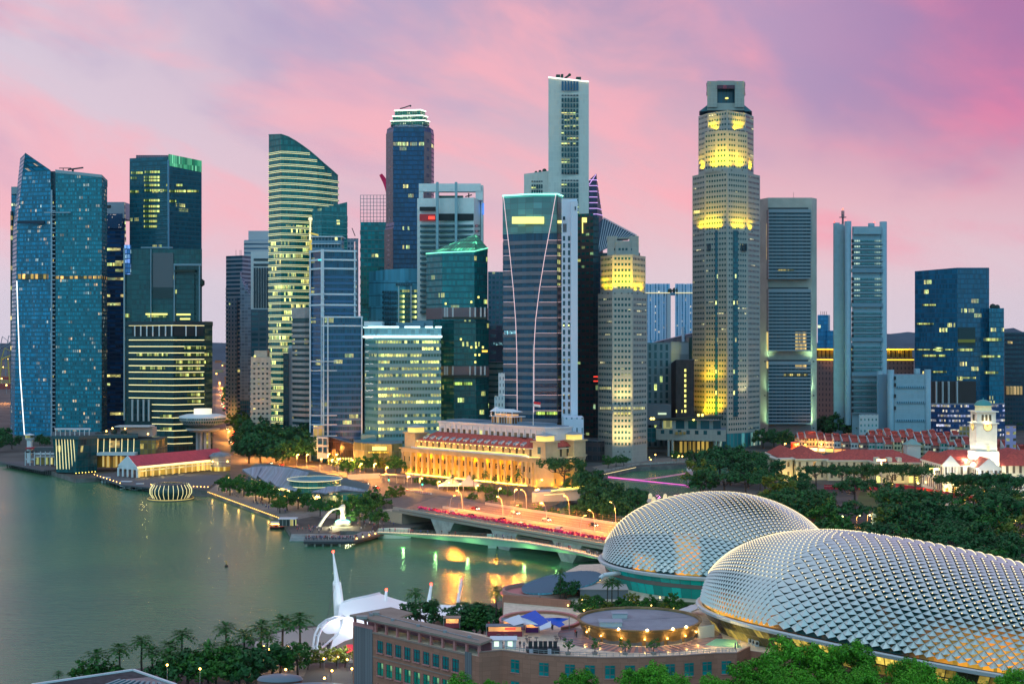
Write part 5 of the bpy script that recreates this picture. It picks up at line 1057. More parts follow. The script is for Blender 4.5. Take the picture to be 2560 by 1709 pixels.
for i in range(6): a = Vector((*B,-.3)).lerp(Vector((*Cq,-.3)), i/6); b = Vector((*B,-.3)).lerp(Vector((*Cq,-.3)), (i+1)/6); mb.tube(a+Vector((0,-.3,0)), b+Vector((0,-.3,-2)), .14).tube(a+Vector((0,-.3,-2)), b+Vector((0,-.3,0)), .14)
part(t, 'brace', mb, pale)
for i in range(26):
    p = Vector((*B,1.2)).lerp(Vector((*Cq,1.2)), i/25) if i > 8 else Vector((*A,1.2)).lerp(Vector((*B,1.2)), i/8); part(t, 'edge_lamp', MB().ball(p, .22, 6), glow_s)
t = thing('round_pavilion', 'round louvred pavilion with lamps at the right end of the pier hall', 'pavilion', (wx(551,885),885,0)); X, Y = wx(551,885), 885
part(t, 'drum', MB().lathe([(6.5,3),(6.5,9.5)], X, Y, 20), FM('louvre_drum', (.30,.30,.30), (.2,.2,.21), 60, 1.0, (0,1), (.2,.7), lit=0)); part(t, 'roof', MB().lathe([(7.3,9.5),(5,11.2),(0,12.2)], X, Y, 20), roofgrey); part(t, 'lit_base', MB().lathe([(6.2,.4),(6.2,3)], X, Y, 20), FM('drum_lit', (.5,.35,.1), (.5,.35,.1), 2, 60, (.2,.9), (0,1), lit=.9, run=1, lc=(1,.75,.2), ls=1))
for dx in (-3.6,5.8): part(t, 'wall_lamp', MB().ball((X+dx,Y-6.3,6.5), .5), glow_s)
lamp(t, (X-2,Y-9,5), 900, (1,.65,.2))

# mushroom restaurant tower
t = thing('restaurant_tower', 'mushroom-shaped tower with a white disc restaurant on a grey stem', 'tower', (wx(507,992),992,0)); X, Y = wx(507,992), 992
part(t, 'disc_roof', MB().lathe([(16.6,wz(1043,Y)),(16.4,wz(1039,Y)),(12,wz(1035,Y)),(0,wz(1033,Y))], X, Y, 40), white)
part(t, 'disc_glazing', MB().lathe([(13.6,wz(1060,Y)),(16.2,wz(1049,Y)),(16.2,wz(1043,Y))], X, Y, 40), FM('disc_glass', (.30,.33,.34), (.05,.08,.09), 1.6, 2.4, (.2,.9), (.2,.9), lit=.2, run=2, lc=(1,.7,.3), ls=.7))
part(t, 'disc_underside', MB().lathe([(10,wz(1063,Y)),(13.6,wz(1060,Y))], X, Y, 40), roofgrey)
part(t, 'crown_drum', MB().lathe([(6.2,wz(1037,Y)),(6.2,wz(1021,Y)),(0,wz(1020.6,Y))], X, Y, 30), mat('drum_glow', (.9,.8,.6), emit=(1,.86,.6), es=.85))
part(t, 'lower_ring', MB().lathe([(9,wz(1078,Y)),(11.8,wz(1073,Y)),(11.8,wz(1070,Y)),(0,wz(1069,Y))], X, Y, 36), mat('ring_grey', (.4,.42,.43)))
for dx in (-4,-1.2,1.8,4.4): part(t, 'stem', MB().box(X+dx-.9,Y-2+abs(dx)*.5,0,X+dx+.9,Y+2,wz(1075,Y)), mat('stem_grey', (.36,.37,.38)))
part(t, 'lit_stair', MB().box(X+2.6,Y-1,2,X+3.8,Y+1,wz(1082,Y)), FM('stair_lit', (.3,.3,.2), (.4,.35,.1), 9, 3, (0,1), (.2,.8), lit=.9, cell=.9, ls=.7))

# floating lantern pavilion and boat
t = thing('lantern_pavilion', 'round glass pavilion on the water ribbed with yellow lights', 'pavilion', (wx(427,745),745,-2.5)); X, Y = wx(427,745), 745
part(t, 'glass_drum', MB().lathe([(9.2,-1.6),(10.8,1),(10.8,3.2),(9.2,5.6),(6.5,6.3),(0,6.5)], X, Y, 36), mat('lantern_glass', (.015,.05,.05), .15), True)
for k in range(26):
    a = math.pi*2*k/26; q = lambda r, z: Vector((X+r*math.cos(a), Y+r*math.sin(a), z)); part(t, 'light_rib', MB().path([q(9.3,-1.6),q(10.9,1),q(10.9,3.2),q(9.3,5.7)], .13, 4), glow_l)
part(t, 'float', MB().lathe([(12,-2.6),(12,-1.7),(0,-1.6)], X, Y, 36), mat('deck_grey', (.1,.1,.11)))
part(t, 'rim_light', MB().lathe([(12.1,-1.9),(12.1,-1.6)], X, Y, 36), mat('rim_warm', (1,.7,.2), emit=(1,.65,.15), es=.7)); part(t, 'gangway', MB().bar((X+10,Y+3,-1),(wx(519,740),738,-.2),3,.5), mat('deck_grey', (.1,.1,.11)))
def boat(name, lb, px, py, L, wd, hull_c, cab_c, trim, glow):
    Y = gy(py, -2.5); X = wx(px, Y); t = thing(name, lb, 'boat', (X,Y,-2.5), 0)
    prof = [(-.5,.8),(-.3,1),(.25,1),(.42,.6),(.5,.05)]; P = [(X+a*L, Y-b*wd/2) for a, b in prof]+[(X+a*L, Y+b*wd/2) for a, b in reversed(prof)]
    part(t, 'hull', MB().loft([(-3.2,[(X+(p[0]-X)*.86,Y+(p[1]-Y)*.7) for p in P]),(-1.4,P)]), mat(name+'_hull', hull_c, .4)); part(t, 'gunwale', MB().prism(P,-1.45,-1.2), mat(name+'_trim', trim, .5))
    part(t, 'cabin', MB().prism([(X-.38*L,Y-wd*.38),(X+.22*L,Y-wd*.38),(X+.22*L,Y+wd*.38),(X-.38*L,Y+wd*.38)],-1.2,.5), FM(name+'_cab', cab_c, (.05,.06,.07), 1.4, 60, (.15,.9), (0,1), lit=.5, run=1, lc=(1,.7,.3), ls=.6)); part(t, 'cabin_roof', MB().prism([(X-.42*L,Y-wd*.45),(X+.27*L,Y-wd*.45),(X+.27*L,Y+wd*.45),(X-.42*L,Y+wd*.45)],.5,.75), white)
    part(t, 'light_strip', MB().bar((X-.4*L,Y-wd*.47,-.2),(X+.3*L,Y-wd*.47,-.2),.15,.3), glow)
boat('tour_boat', 'small dark tour boat with a blue light strip below the pier platform', 319, 1216, 9, 3.2, (.02,.03,.06), (.2,.25,.3), (.2,.3,.4), mat('blue_led', (.1,.3,1)))
boat('bumboat', 'red and black bumboat moored at the quay beside the ticket kiosk', 693, 1322, 6.5, 3, (.04,.02,.02), (.5,.08,.06), (.45,.05,.03), glow_s)
t = thing('ticket_kiosk', 'dark glass jetty kiosk with a pale flat roof at the end of the promenade', 'kiosk', (wx(722,600),600,0)); p = gp(722,1312)
part(t, 'cabin', MB().box(p.x-4,p.y-2,0,p.x+3.2,p.y+3,2.8), FM('kiosk_glass', (.2,.22,.22), (.04,.05,.05), 1.6, 60, (.1,.9), (0,1), lit=.2, run=1)); part(t, 'roof', MB().box(p.x-4.4,p.y-2.4,2.8,p.x+3.6,p.y+3.4,3.1), pale)
for px, py, lb in ((566,1416,'small dark round buoy alone on the open water'),(1242,1398,'tiny yellow buoy on the water near the white footbridge pier')):
    p = gp(px,py,-2.5); t = thing('buoy', lb, 'buoy', (p.x,p.y,-2.5)); part(t, 'float', MB().lathe([(0,-3),(.7,-2.6),(.7,-2),(.2,-1.7)], p.x,p.y,10), mat('buoy_dark' if px < 600 else 'buoy_yellow', (.03,.02,.015) if px < 600 else (.5,.35,.03))); part(t, 'top_mark', MB().tube((p.x,p.y,-1.8),(p.x,p.y,-.6),.12).ball((p.x,p.y,-.5),.25), mat('buoy_yellow', (.5,.35,.03)))
# promenade edge lamps
for i in range(40):
    f = i/39; p = gp(521,1226.5).lerp(gp(697,1290), f); solo('quay_lamp', MB().box(p.x-.35,p.y-.5,-.75,p.x+.35,p.y-.2,-.3), mat('quay_lamp', (1,.6,.2), emit=(1,.55,.12), es=2.6), 'small orange light set in the edge of the stone promenade', 'quay light', 'lights along the promenade edge')
for f in (.1,.3,.5,.7,.9):
    p = gp(521,1226.5).lerp(gp(697,1290), f); lamp(None, (p.x-.6,p.y-2.5,-.6), 260, (1,.55,.12), .4)

# fountain statue, its platform and the crowd
t = thing('fountain_statue', 'white carved fountain statue on a wave-shaped base, spouting a jet of water', 'statue', (wx(857,618),618,0)); X, Y = wx(857,618), 618
part(t, 'plinth', MB().lathe([(4.2,0),(4.2,1.0),(3.6,1.4),(0,1.5)], X, Y, 20), mat('plinth_dark', (.06,.07,.07)))
part(t, 'wave_base', MB().lathe([(3.3,1.4),(3.5,1.9),(2.4,2.7),(1.6,2.9)], X, Y, 16), mat('wave_glow', (.2,.6,.6), emit=(.1,.8,.7), es=.45))
stw = mat('statue_white', (.75,.72,.60), .6)
part(t, 'body', MB().loft([(2.6,[(X+1.25*math.cos(a),Y+1.2*math.sin(a)) for a in [k*.628 for k in range(10)]]),(4.4,[(X+.25+1.35*math.cos(a),Y+1.2*math.sin(a)) for a in [k*.628 for k in range(10)]]),(6.0,[(X+.1+1.05*math.cos(a),Y+1.0*math.sin(a)) for a in [k*.628 for k in range(10)]]),(7.2,[(X-.1+1.25*math.cos(a),Y+1.1*math.sin(a)) for a in [k*.628 for k in range(10)]]),(8.4,[(X-.1+1.3*math.cos(a),Y+1.1*math.sin(a)) for a in [k*.628 for k in range(10)]]),(9.3,[(X+.2+.6*math.cos(a),Y+.6*math.sin(a)) for a in [k*.628 for k in range(10)]])]), stw, True)
part(t, 'spout', MB().tube((X-1,Y-.2,7.7),(X-2.1,Y-.3,7.5),.55,.4,8), stw)
mb = MB(); pts = [Vector((X-2.1-8.5*s, Y-.3-3*s, 7.5+.8*s-9.6*s*s)) for s in [k/8 for k in range(9)]]
for i, (a, b) in enumerate(zip(pts, pts[1:])): mb.tube(a, b, .2+.07*i, .27+.07*i, 7, 0, False)
part(t, 'water_jet', mb, mat('jet', (.75,.75,.62), .4))
lamp(t, (X-3,Y-5,2), 7000, (1,.86,.45), .4); lamp(t, (X+3,Y-4,2), 3000, (1,.86,.45), .4)
t = thing('viewing_platform', 'dark railed viewing platform over the water in front of the fountain statue', 'platform', (wx(830,590),575,0))
A, B, Cq, D = G2(759,1350), G2(884,1350), G2(961,1329), G2(770,1337)
part(t, 'deck', MB().prism([A,B,Cq,G2(905,1328),G2(885,1337),D], -.6, .1), mat('deck_pale', (.18,.18,.19), .7)); part(t, 'apron', MB().bar((A[0],A[1],-1.4),(B[0],B[1],-1.4),.6,.9).bar((B[0],B[1],-1.4),(Cq[0],Cq[1],-1.4),.6,.9), mat('apron', (.04,.04,.045)))
for i in range(6): p = Vector(A).lerp(Vector(B), (i+.3)/6); part(t, 'pile', MB().tube((p.x,p.y+.8,-4),(p.x,p.y+.8,-1),.4), concrete)
def rail(par, pts, h=1.05, n=10, m=None, nm='railing'):
    mb = MB(); mb.path([p+Vector((0,0,h)) for p in pts], .06, 4); mb.path([p+Vector((0,0,h*.5)) for p in pts], .04, 4)
    for a, b in zip(pts, pts[1:]):
        for i in range(n+1): q = a.lerp(b, i/n); mb.tube(q, q+Vector((0,0,h)), .05, .05, 4)
    part(par, nm, mb, m or steel)
rail(t, [Vector((*A,.1)),Vector((*B,.1)),Vector((*Cq,.1))], 1.05, 16)
for i in range(5): p = Vector((*B,.5)).lerp(Vector((*Cq,.5)), (i+.5)/5); part(t, 'edge_lamp', MB().ball(p+Vector((0,-.5,0)), .25), glow_s)

# people: one continuous skinned figure copied about
def person_mesh(nm, arm=.2):
    J = [(0,0,.92,.13),(0,0,1.15,.15),(0,0,1.40,.17),(0,0,1.50,.065),(0,-.01,1.60,.10),(0,0,1.70,.085),
         (-.10,0,.86,.10),(-.11,.01,.48,.065),(-.11,.02,.08,.05),(-.11,-.12,.04,.04),(.10,0,.86,.10),(.11,-.02,.48,.065),(.11,.03,.08,.05),(.11,-.11,.04,.04),
         (-.21,0,1.40,.06),(-.26,.01,1.12,.05),(-.24-arm*.2,-arm,.90,.035),(.21,0,1.40,.06),(.26,.01,1.12,.05),(.24,-.08,.88,.035)]
    E = [(0,1),(1,2),(2,3),(3,4),(4,5),(0,6),(6,7),(7,8),(8,9),(0,10),(10,11),(11,12),(12,13),(2,14),(14,15),(15,16),(2,17),(17,18),(18,19)]
    me = bpy.data.meshes.new(nm); me.from_pydata([j[:3] for j in J], E, []); o = bpy.data.objects.new(nm, me); C.objects.link(o)
    mdf = o.modifiers.new('skin', 'SKIN')
    for v, j in zip(me.skin_vertices[0].data, J): v.radius = (j[3], j[3]*.8)
    me.skin_vertices[0].data[0].use_root = True
    dg = bpy.context.evaluated_depsgraph_get(); r = bpy.data.meshes.new_from_object(o.evaluated_get(dg)); bpy.data.objects.remove(o); r.name = nm; return r
tops = [mat('cloth_%s' % n, c, .8) for n, c in (('red',(.4,.04,.05)),('white',(.6,.6,.6)),('blue',(.05,.09,.3)),('black',(.03,.03,.035)),('pink',(.5,.2,.25)),('grey',(.2,.22,.24)))]
skin = mat('skin', (.42,.25,.17), .6); hairm = mat('hair', (.02,.015,.012), .6); trou = mat('trousers', (.05,.06,.09), .8)
PM = []
for k, tm in enumerate(tops):
    me = person_mesh('person', .1+.1*(k % 3)); me.materials.clear()
    for m_ in (tm, trou, skin, hairm): me.materials.append(m_)
    for p in me.polygons: c = p.center; p.material_index = 3 if c.z > 1.66 or (c.z > 1.58 and c.y > .03) else (2 if c.z > 1.47 or (abs(c.x) > .2 and c.z < 1.05) else (1 if c.z < .95 and abs(c.x) < .2 else 0))
    PM.append(me)
CN = ['red','white','blue','black','pink','grey']
def person(x, y, z, lb, grp, k=None, s=1.0):
    k = random.randrange(6) if k is None else k; o = link('person', PM[k], None, (x,y,z)); o.rotation_euler = (0,0,random.uniform(0,6.28)); o.scale = (s,s,s)
    tag(o, lb % CN[k], 'person', grp); return o
random.seed(5)
for i in range(70):
    f = i/69; p = Vector(A).lerp(Vector(B), f*.98+.01); person(p.x+random.uniform(-.3,.3), p.y+random.uniform(.6,3.6), .1, 'person in a %s top in the crowd along the platform rail', 'crowd on the viewing platform')
for i in range(20): p = Vector(B).lerp(Vector(Cq), random.random()); person(p.x+random.uniform(-1,0), p.y+random.uniform(1,4), .1, 'person in a %s top on the platform walkway towards the footbridge', 'people on the platform walkway')
for i in range(26): p = gp(random.uniform(735,830), random.uniform(1318,1332)); person(p.x, p.y, .0, 'person in a %s top sitting or standing by the waterside steps', 'people on the waterside steps')
for i in range(26): p = gp(random.uniform(895,985), random.uniform(1300,1326)); person(p.x, p.y, .03, 'person in a %s top on the open square behind the platform', 'people on the waterside square')
for i in range(22): f = random.random(); p = gp(530,1222).lerp(gp(700,1284), f); person(p.x+random.uniform(0,4), p.y+random.uniform(0,4), .03, 'person in a %s top strolling on the stone promenade', 'people on the promenade')

# wavy roofed waterfront restaurant building
t = thing('waterfront_pavilion', 'low waterfront building with overlapping grey wave-shaped roofs and an oval glass drum', 'building', (wx(760,735),735,0))
wr = FM('wave_metal', (.28,.34,.40), (.24,.30,.36), 1.1, 60, (.08,.92), (0,1), lit=0, rg=.4, wmetal=.3)
def wave(name, back, front, m, thick=.5):
    mb = MB(); n = len(back); uu = 0
    for i in range(n-1):
        a, b, c, d = gp(*back[i]), gp(*back[i+1]), gp(*front[i+1]), gp(*front[i]); L = (b-a).length
        mb.face([d,c,b,a], [(uu,0),(uu+L,0),(uu+L,9),(uu,9)]); mb.face([d-Vector((0,0,thick)),a-Vector((0,0,thick)),b-Vector((0,0,thick)),c-Vector((0,0,thick))]); mb.face([d-Vector((0,0,thick)),c-Vector((0,0,thick)),c,d]); uu += L
    part(t, name, mb, m)
wave('wave_roof', [(606,1172,9),(630,1167,10.5),(655,1164,11)], [(607,1176,8),(628,1188,8.5),(640,1195,8.2)], wr)
wave('wave_roof', [(638,1166,10.2),(680,1164,11.2),(705,1166,11)], [(636,1181,8.6),(655,1197,8.8),(671,1206,8.4)], wr)
wave('wave_roof', [(668,1166,10.6),(720,1167,11.6),(772,1180,10.5)], [(668,1194,8.8),(690,1213,9),(740,1226,7.5)], wr)
wave('wave_roof', [(778,1229,9.4),(820,1215,10.2),(860,1213,10),(928,1225,8.2)], [(781,1232,8.6),(815,1232,8.6),(860,1222,9),(927,1228,7.6)], wr)
gw = FM('pavilion_glass', (.05,.10,.11), (.03,.09,.10), 1.8, 3.6, (.05,.95), (.06,.9), lit=.25, run=3, cell=.8, lc=(1,.7,.2), lc2=(1,.6,.15), ls=.75, rg=.15)
mb = MB(); q = [G2(620,1205),G2(668,1228),G2(700,1242),G2(770,1258),G2(800,1276),G2(920,1268),G2(925,1245),G2(770,1215),G2(640,1190)]
mb.prism(q, 0, [8,8.2,8.4,7.2,8.4,7.4,7.4,9.6,8.2]); part(t, 'glass_walls', mb, gw)
Yq = 716; X = wx(787,Yq)
part(t, 'oval_drum', MB().lathe([(1,3.5),(1,11)], X, Yq, 40, 0, (13,15)), FM('oval_glass', (.12,.18,.18), (.06,.12,.12), 2.4, 30, (.04,.96), (0,1), lit=.35, run=2, lc=(1,.7,.2), ls=1.1))
part(t, 'oval_roof', MB().lathe([(1.06,10.9),(1.06,11.3),(.66,11.6),(.66,9.6),(0,9.6)], X, Yq, 40, 0, (13,15)), mat('oval_metal', (.22,.34,.38), .35))
mb = MB(); mb.path([Vector((X+13.9*math.cos(a), Yq+16*math.sin(a), 11.25)) for a in [k*math.pi/20 for k in range(41)]], .17, 4); part(t, 'rim_light', mb, glow_l)
mb = MB(); mb.path([Vector((X+13.4*math.cos(a), Yq+15.5*math.sin(a), 8.2)) for a in [math.pi+k*math.pi/20 for k in range(21)]], .17, 4); part(t, 'rim_light', mb, glow_l)
for i in range(9): p = gp(690+26*i, 1240+3.5*i, 1.5); lamp(t, (p.x,p.y-6,3), 1300, (1,.55,.12), .4); part(t, 'garden_lamp', MB().ball((p.x,p.y-6,3), .35), glow_s)

# ------------------------------------------------------------------ road bridge
L0, L1 = gp(1003,1274,6), gp(1540,1368,6); R0, R1 = gp(1091,1240,6), gp(1600,1318,6)
t = thing('road_bridge', 'wide concrete road bridge lit orange, flowers along its near edge, over the river mouth', 'bridge', tuple(((L0+R1)/2).to_2d())+(0,))
ex = (L1-L0).normalized()*45
deckm = mat('bridge_deck', (.26,.17,.12), .7, var=.15, vs=.15)
part(t, 'deck', MB().prism([tuple(p) for p in (L0.to_2d(),(L1+ex).to_2d(),(R1+ex).to_2d(),R0.to_2d())], 4.9, 6.0, 0), deckm)
dirb = (L1-L0).normalized(); across = (R0-L0); across = (across-dirb*across.dot(dirb)); aw = across.length; across.normalize(); LB = (L1-L0).length+40
def bp_(s, a, z=6.0): q = L0+dirb*s+across*a; return Vector((q.x,q.y,z))
part(t, 'near_parapet', MB().bar(bp_(-6,-.4,6),bp_(LB,-.4,6),.5,1.0), mat('parapet', (.42,.36,.30), .7)); part(t, 'fascia', MB().bar(bp_(-6,-.9,4.7),bp_(LB,-.9,4.7),.5,1.0), mat('fascia', (.30,.26,.22), .7))
part(t, 'footway', MB().bar(bp_(-4,3.2,6),bp_(LB,3.2,6),3.4,.15), pave)
part(t, 'planter', MB().bar(bp_(6,5.6,6),bp_(LB,5.6,6),1.0,.7), concrete)
random.seed(21); mb = MB()
for i in range(900):
    s = 6+i/900*(LB-6); c = bp_(s, 5.6+random.uniform(-.7,.7), 6.8+random.random()*.9); r = random.uniform(.25,.5); n = Vector((random.uniform(-1,1),random.uniform(-1,1),random.uniform(.1,1))).normalized(); a = n.orthogonal().normalized()*r; b_ = n.cross(a)
    mb.face([c+a+b_,c-a+b_,c-a-b_,c+a-b_])
part(t, 'bougainvillea', mb, mat('magenta_flower', (.42,.02,.16), .8, var=.5, vs=2))
for a_, nm in ((aw*.42,'median_barrier'),(aw*.96,'far_parapet')): part(t, nm, MB().bar(bp_(6,a_,6),bp_(LB,a_,6),.5,1.1), mat('barrier_cream', (.55,.48,.38), .7))
for k in range(8): part(t, 'lane_line', MB().bar(bp_(4,9+k*(aw*.36-9)/3 if k < 4 else aw*.5+(k-4)*aw*.12,6.012),bp_(LB,9+k*(aw*.36-9)/3 if k < 4 else aw*.5+(k-4)*aw*.12,6.012),.18,.004), mat('lane_white', (.7,.65,.55)))
def fence(a_, h, n, z=6):
    mb = MB()
    for i in range(n+1): mb.tube(bp_(8+(LB-8)*i/n,a_,z), bp_(8+(LB-8)*i/n,a_,z+h), .06, .06, 4)
    for k in range(4): mb.path([bp_(8,a_,z+h*(k+1)/4), bp_(LB,a_,z+h*(k+1)/4)], .035, 3)
    part(t, 'debris_fence', mb, mat('fence_rust', (.25,.16,.12), .6))
fence(aw*.45, 3.2, 42); fence(aw*.97, 3.4, 42); fence(-.4, 1.0, 60, 7)
for s, l in ((34,1),(78,1),(118,1)):
    for a_ in (4, aw*.35, aw*.7): 
        mb = MB(); mb.loft([(-5,[tuple(bp_(s-1.5,a_-5).to_2d()),tuple(bp_(s+1.5,a_-5).to_2d()),tuple(bp_(s+1.5,a_+8).to_2d()),tuple(bp_(s-1.5,a_+8).to_2d())]),(4.9,[tuple(bp_(s-9,a_-5).to_2d()),tuple(bp_(s+9,a_-5).to_2d()),tuple(bp_(s+9,a_+8).to_2d()),tuple(bp_(s-9,a_+8).to_2d())])]); part(t, 'pier', mb, concrete)
part(t, 'abutment', MB().prism([tuple(bp_(-14,-1).to_2d()),tuple(bp_(2,-1).to_2d()),tuple(bp_(2,aw+1).to_2d()),tuple(bp_(-14,aw+1).to_2d())], -3, 4.9), mat('abutment', (.42,.34,.26), .8))
mb = MB(); P0, P1, P2, P3 = bp_(0,0,6), bp_(0,aw,6), gp(1040,1205,.05), gp(925,1228,.05); mb.face([P3,P0,P1,P2]); mb.face([P3,Vector((P0.x,P0.y,0)),P0]); struct('road_ramp', mb, asphalt)
tb = thing('traffic_barrier', 'red and white checked race barrier curving along the road junction', 'barrier', tuple(gp(1030,1232)))
mb = MB(); mb.path([gp(985,1226,.1)+Vector((0,0,.5)),gp(1030,1232,.5)+Vector((0,0,1)),gp(1078,1236,4)+Vector((0,0,.6))], .55, 4)
m = bpy.data.materials.new('checks'); m.use_nodes = True; q = NT(m.node_tree); ck = q.n('ShaderNodeTexChecker'); ck.inputs['Scale'].default_value = .8; ck.inputs[1].default_value = (.6,.04,.03,1); ck.inputs[2].default_value = (.7,.7,.68,1); tcx = q.n('ShaderNodeTexCoord'); q.put(ck.inputs[0], tcx.outputs['Object']); q.put(m.node_tree.nodes['Principled BSDF'].inputs['Base Color'], ck.outputs[0])
part(tb, 'barrier', mb, m)
# bridge lamps: tall curved white poles and orange head lamps
def arc_lamp(x, y, z, h, reach, ang, lb, grp, lit=0, col=(1,.31,.03)):
    t = thing('street_lamp', lb, 'street lamp', (x,y,z), 0, grp); d = Vector((math.cos(ang), math.sin(ang), 0)); b = Vector((x,y,z))
    pts = [b, b+Vector((0,0,h*.55))+d*.2, b+Vector((0,0,h*.82))+d*reach*.25, b+Vector((0,0,h*.96))+d*reach*.6, b+Vector((0,0,h))+d*reach]
    mb = MB()
    for i, (p, q) in enumerate(zip(pts, pts[1:])): mb.tube(p, q, .12-.018*i, .102-.018*i, 6)
    part(t, 'pole', mb, mat('pole_cream', (.50,.46,.42), .5)); part(t, 'lamp_head', MB().bar(pts[-1]-d*.5-Vector((0,0,.1)), pts[-1]+d*.35-Vector((0,0,.1)), .25, .12), glow_s if lit else mat('lamp_head_off', (.6,.6,.55)))
    if lit: lamp(t, pts[-1]-Vector((0,0,.5)), lit, col, .3)
for i, (s, a_) in enumerate(((22,.41),(52,.41),(82,.41),(112,.41),(140,.41),(36,.98),(66,.98),(96,.98),(126,.98))):
    p = bp_(s, aw*a_); g = 'curved white lamps along the road bridge'
    arc_lamp(p.x, p.y, 6, 9.5, 3.0, math.atan2(-across.y,-across.x), ('curved white street lamp on the bridge median' if a_ < .5 else 'curved white street lamp on the far side of the road bridge'), g, 21000)
for i, (s, a_) in enumerate(((30,5.6),(75,5.6),(118,5.6))):
    p = bp_(s, a_); arc_lamp(p.x, p.y, 6, 8.5, 2.6, math.atan2(across.y,across.x), 'curved white street lamp standing in the flowers on the near bridge edge', 'curved lamps on the near bridge edge', 17000)

# footbridge
t = thing('footbridge', 'curved white footbridge with green-lit underside on a single wedge pier', 'bridge', (wx(1230,556),556,-2.5))
cl = [gp(945,1328,2.2),gp(1010,1331,3.0),gp(1090,1335,4.0),gp(1170,1339,4.6),gp(1230,1343,4.8),gp(1310,1352,4.8),gp(1390,1365,4.7),gp(1460,1380,4.6),gp(1530,1398,4.6)]
gm2 = mat('bridge_mint', (.55,.72,.60), .5)
mb, ml = MB(), MB()
for i, (a, b) in enumerate(zip(cl, cl[1:])):
    mb.bar(a-Vector((0,0,.4)), b-Vector((0,0,.4)), 4.2, .4)
    da, db = [.5+2.3*(1-min(1,abs(j-4)/3.6)) for j in (i, i+1)]
    for s in (-1.9,): ml.face([a+Vector((0,s,-.4)), a+Vector((0,s*.2,-.4-da)), b+Vector((0,s*.2,-.4-db)), b+Vector((0,s,-.4))])
part(t, 'deck', mb, mat('foot_deck', (.55,.48,.40), .7)); part(t, 'soffit', ml, gm2)
p = gp(1231,1368,-2.5); part(t, 'wedge_pier', MB().loft([(-4,[(p.x-1.6,p.y-1.5),(p.x+2,p.y-1.5),(p.x+2,p.y+1.5),(p.x-1.6,p.y+1.5)]),(2.9,[(p.x-2.2,p.y-1.8),(p.x+.6,p.y-1.8),(p.x+.6,p.y+1.8),(p.x-2.2,p.y+1.8)])]), gm2)
p = gp(985,1345,-2.5); part(t, 'abutment', MB().lathe([(1,-4),(1,1.4),(0,1.5)], p.x, p.y+2.5, 24, 0, (7,2.6)), gm2)
rail(t, [q+Vector((0,-2,0)) for q in cl], 1.1, 8, mat('rail_tan', (.36,.30,.24))); rail(t, [q+Vector((0,2,0)) for q in cl], 1.1, 8, mat('rail_tan', (.36,.30,.24)))
for i in (1,2,3,5,6,7):
    lamp(t, cl[i]+Vector((0,-4.2,-4.6)), 620, (.40,1,.30), .3)
part(t, 'deck_light', MB().path([q+Vector((0,-1.9,.15)) for q in cl], .07, 4), mat('deck_light', (1,.75,.4), emit=(1,.72,.3), es=1.6))
random.seed(8)
for i in range(34):
    k = random.choice([0,1,2,4,6,6,7,7]); q = cl[k].lerp(cl[k+1], random.random()); person(q.x, q.y+random.uniform(-1.4,1.4), q.z, 'person in a %s top walking over the white footbridge', 'people on the footbridge')

# river bridges upstream
t = thing('suspension_footbridge', 'slim suspension footbridge lit pink across the river', 'bridge', (wx(1630,790),780,0))
a, b = gp(1520,1196,2.2), gp(1722,1217,2.2); pk_ = mat('pink_deck', (.8,.2,.6), emit=(1,.10,.62), es=1.0)
part(t, 'deck', MB().bar(a, b, 4, .9), mat('deck_mauve', (.35,.2,.3))); part(t, 'light_band', MB().bar(a+Vector((0,-2.2,.0)), b+Vector((0,-2.2,.0)), .2, 1.3), pk_)
for px in (1726,): 
    p = gp(px,1215,0); part(t, 'pylon', MB().box(p.x-1.4,p.y-1.6,0,p.x+1.2,p.y+1.6,11), mat('pylon_pink', (.6,.45,.48))); part(t, 'pylon_cap', MB().box(p.x-1.9,p.y-2,8.6,p.x+1.8,p.y+2,10), pale)
for dy in (-2,2): part(t, 'cable', MB().path([Vector((b.x,b.y+dy,10)), a.lerp(b,.7)+Vector((0,dy,4.2)), a.lerp(b,.45)+Vector((0,dy,1.6)), a.lerp(b,.2)+Vector((0,dy,1.2)), a+Vector((0,dy,1.4))], .14, 4), mat('cable_pink', (.7,.3,.5), emit=(1,.3,.6), es=.25))
for px in (1645,1690,1535): p = gp(px,1207,2.5); lamp(t, (p.x,p.y-4,2), 700, (1,.2,.7), .3)
t = thing('arch_bridge', 'pale road bridge with humped lit posts and green-lit steel trusses', 'bridge', (wx(1680,690),690,0))
a, b = gp(1600,1254,4), gp(1790,1262,4)
part(t, 'deck', MB().bar(a, b, 16, 1.0), mat('anderson', (.55,.48,.38), .7)); gt2 = mat('truss_green', (.05,.5,.35), .5, emit=(.03,.6,.35), es=.25)
for k in range(8):
    for dy in (-8, 8):
        if k < 4:
            q = a.lerp(b, (k+.8)/5)+Vector((0,dy,1)); part(t, 'humped_post', MB().lathe([(1,0+q.z),(1,q.z+1.4),(.7,q.z+2.3),(0,q.z+2.7)], q.x, q.y, 10), mat('post_lit', (.7,.6,.4), emit=(1,.75,.35), es=.5))
mb = MB()
for k in range(7): p, q = a.lerp(b,k/7)+Vector((0,-8.2,0)), a.lerp(b,(k+1)/7)+Vector((0,-8.2,0)); mb.tube(p, q+Vector((0,0,-5)), .18).tube(p+Vector((0,0,-5)), q, .18).tube(p, p+Vector((0,0,-5)), .2)
mb.path([a+Vector((0,-8.3,.1)),b+Vector((0,-8.3,.1))], .3, 4); mb.path([a+Vector((0,-8.3,-5)),b+Vector((0,-8.3,-5))], .25, 4); part(t, 'truss', mb, gt2)
lamp(t, (a.x+10,a.y-12,1), 1500, (.1,1,.4)); lamp(t, (a.x+24,a.y-12,1), 1500, (.1,1,.4))
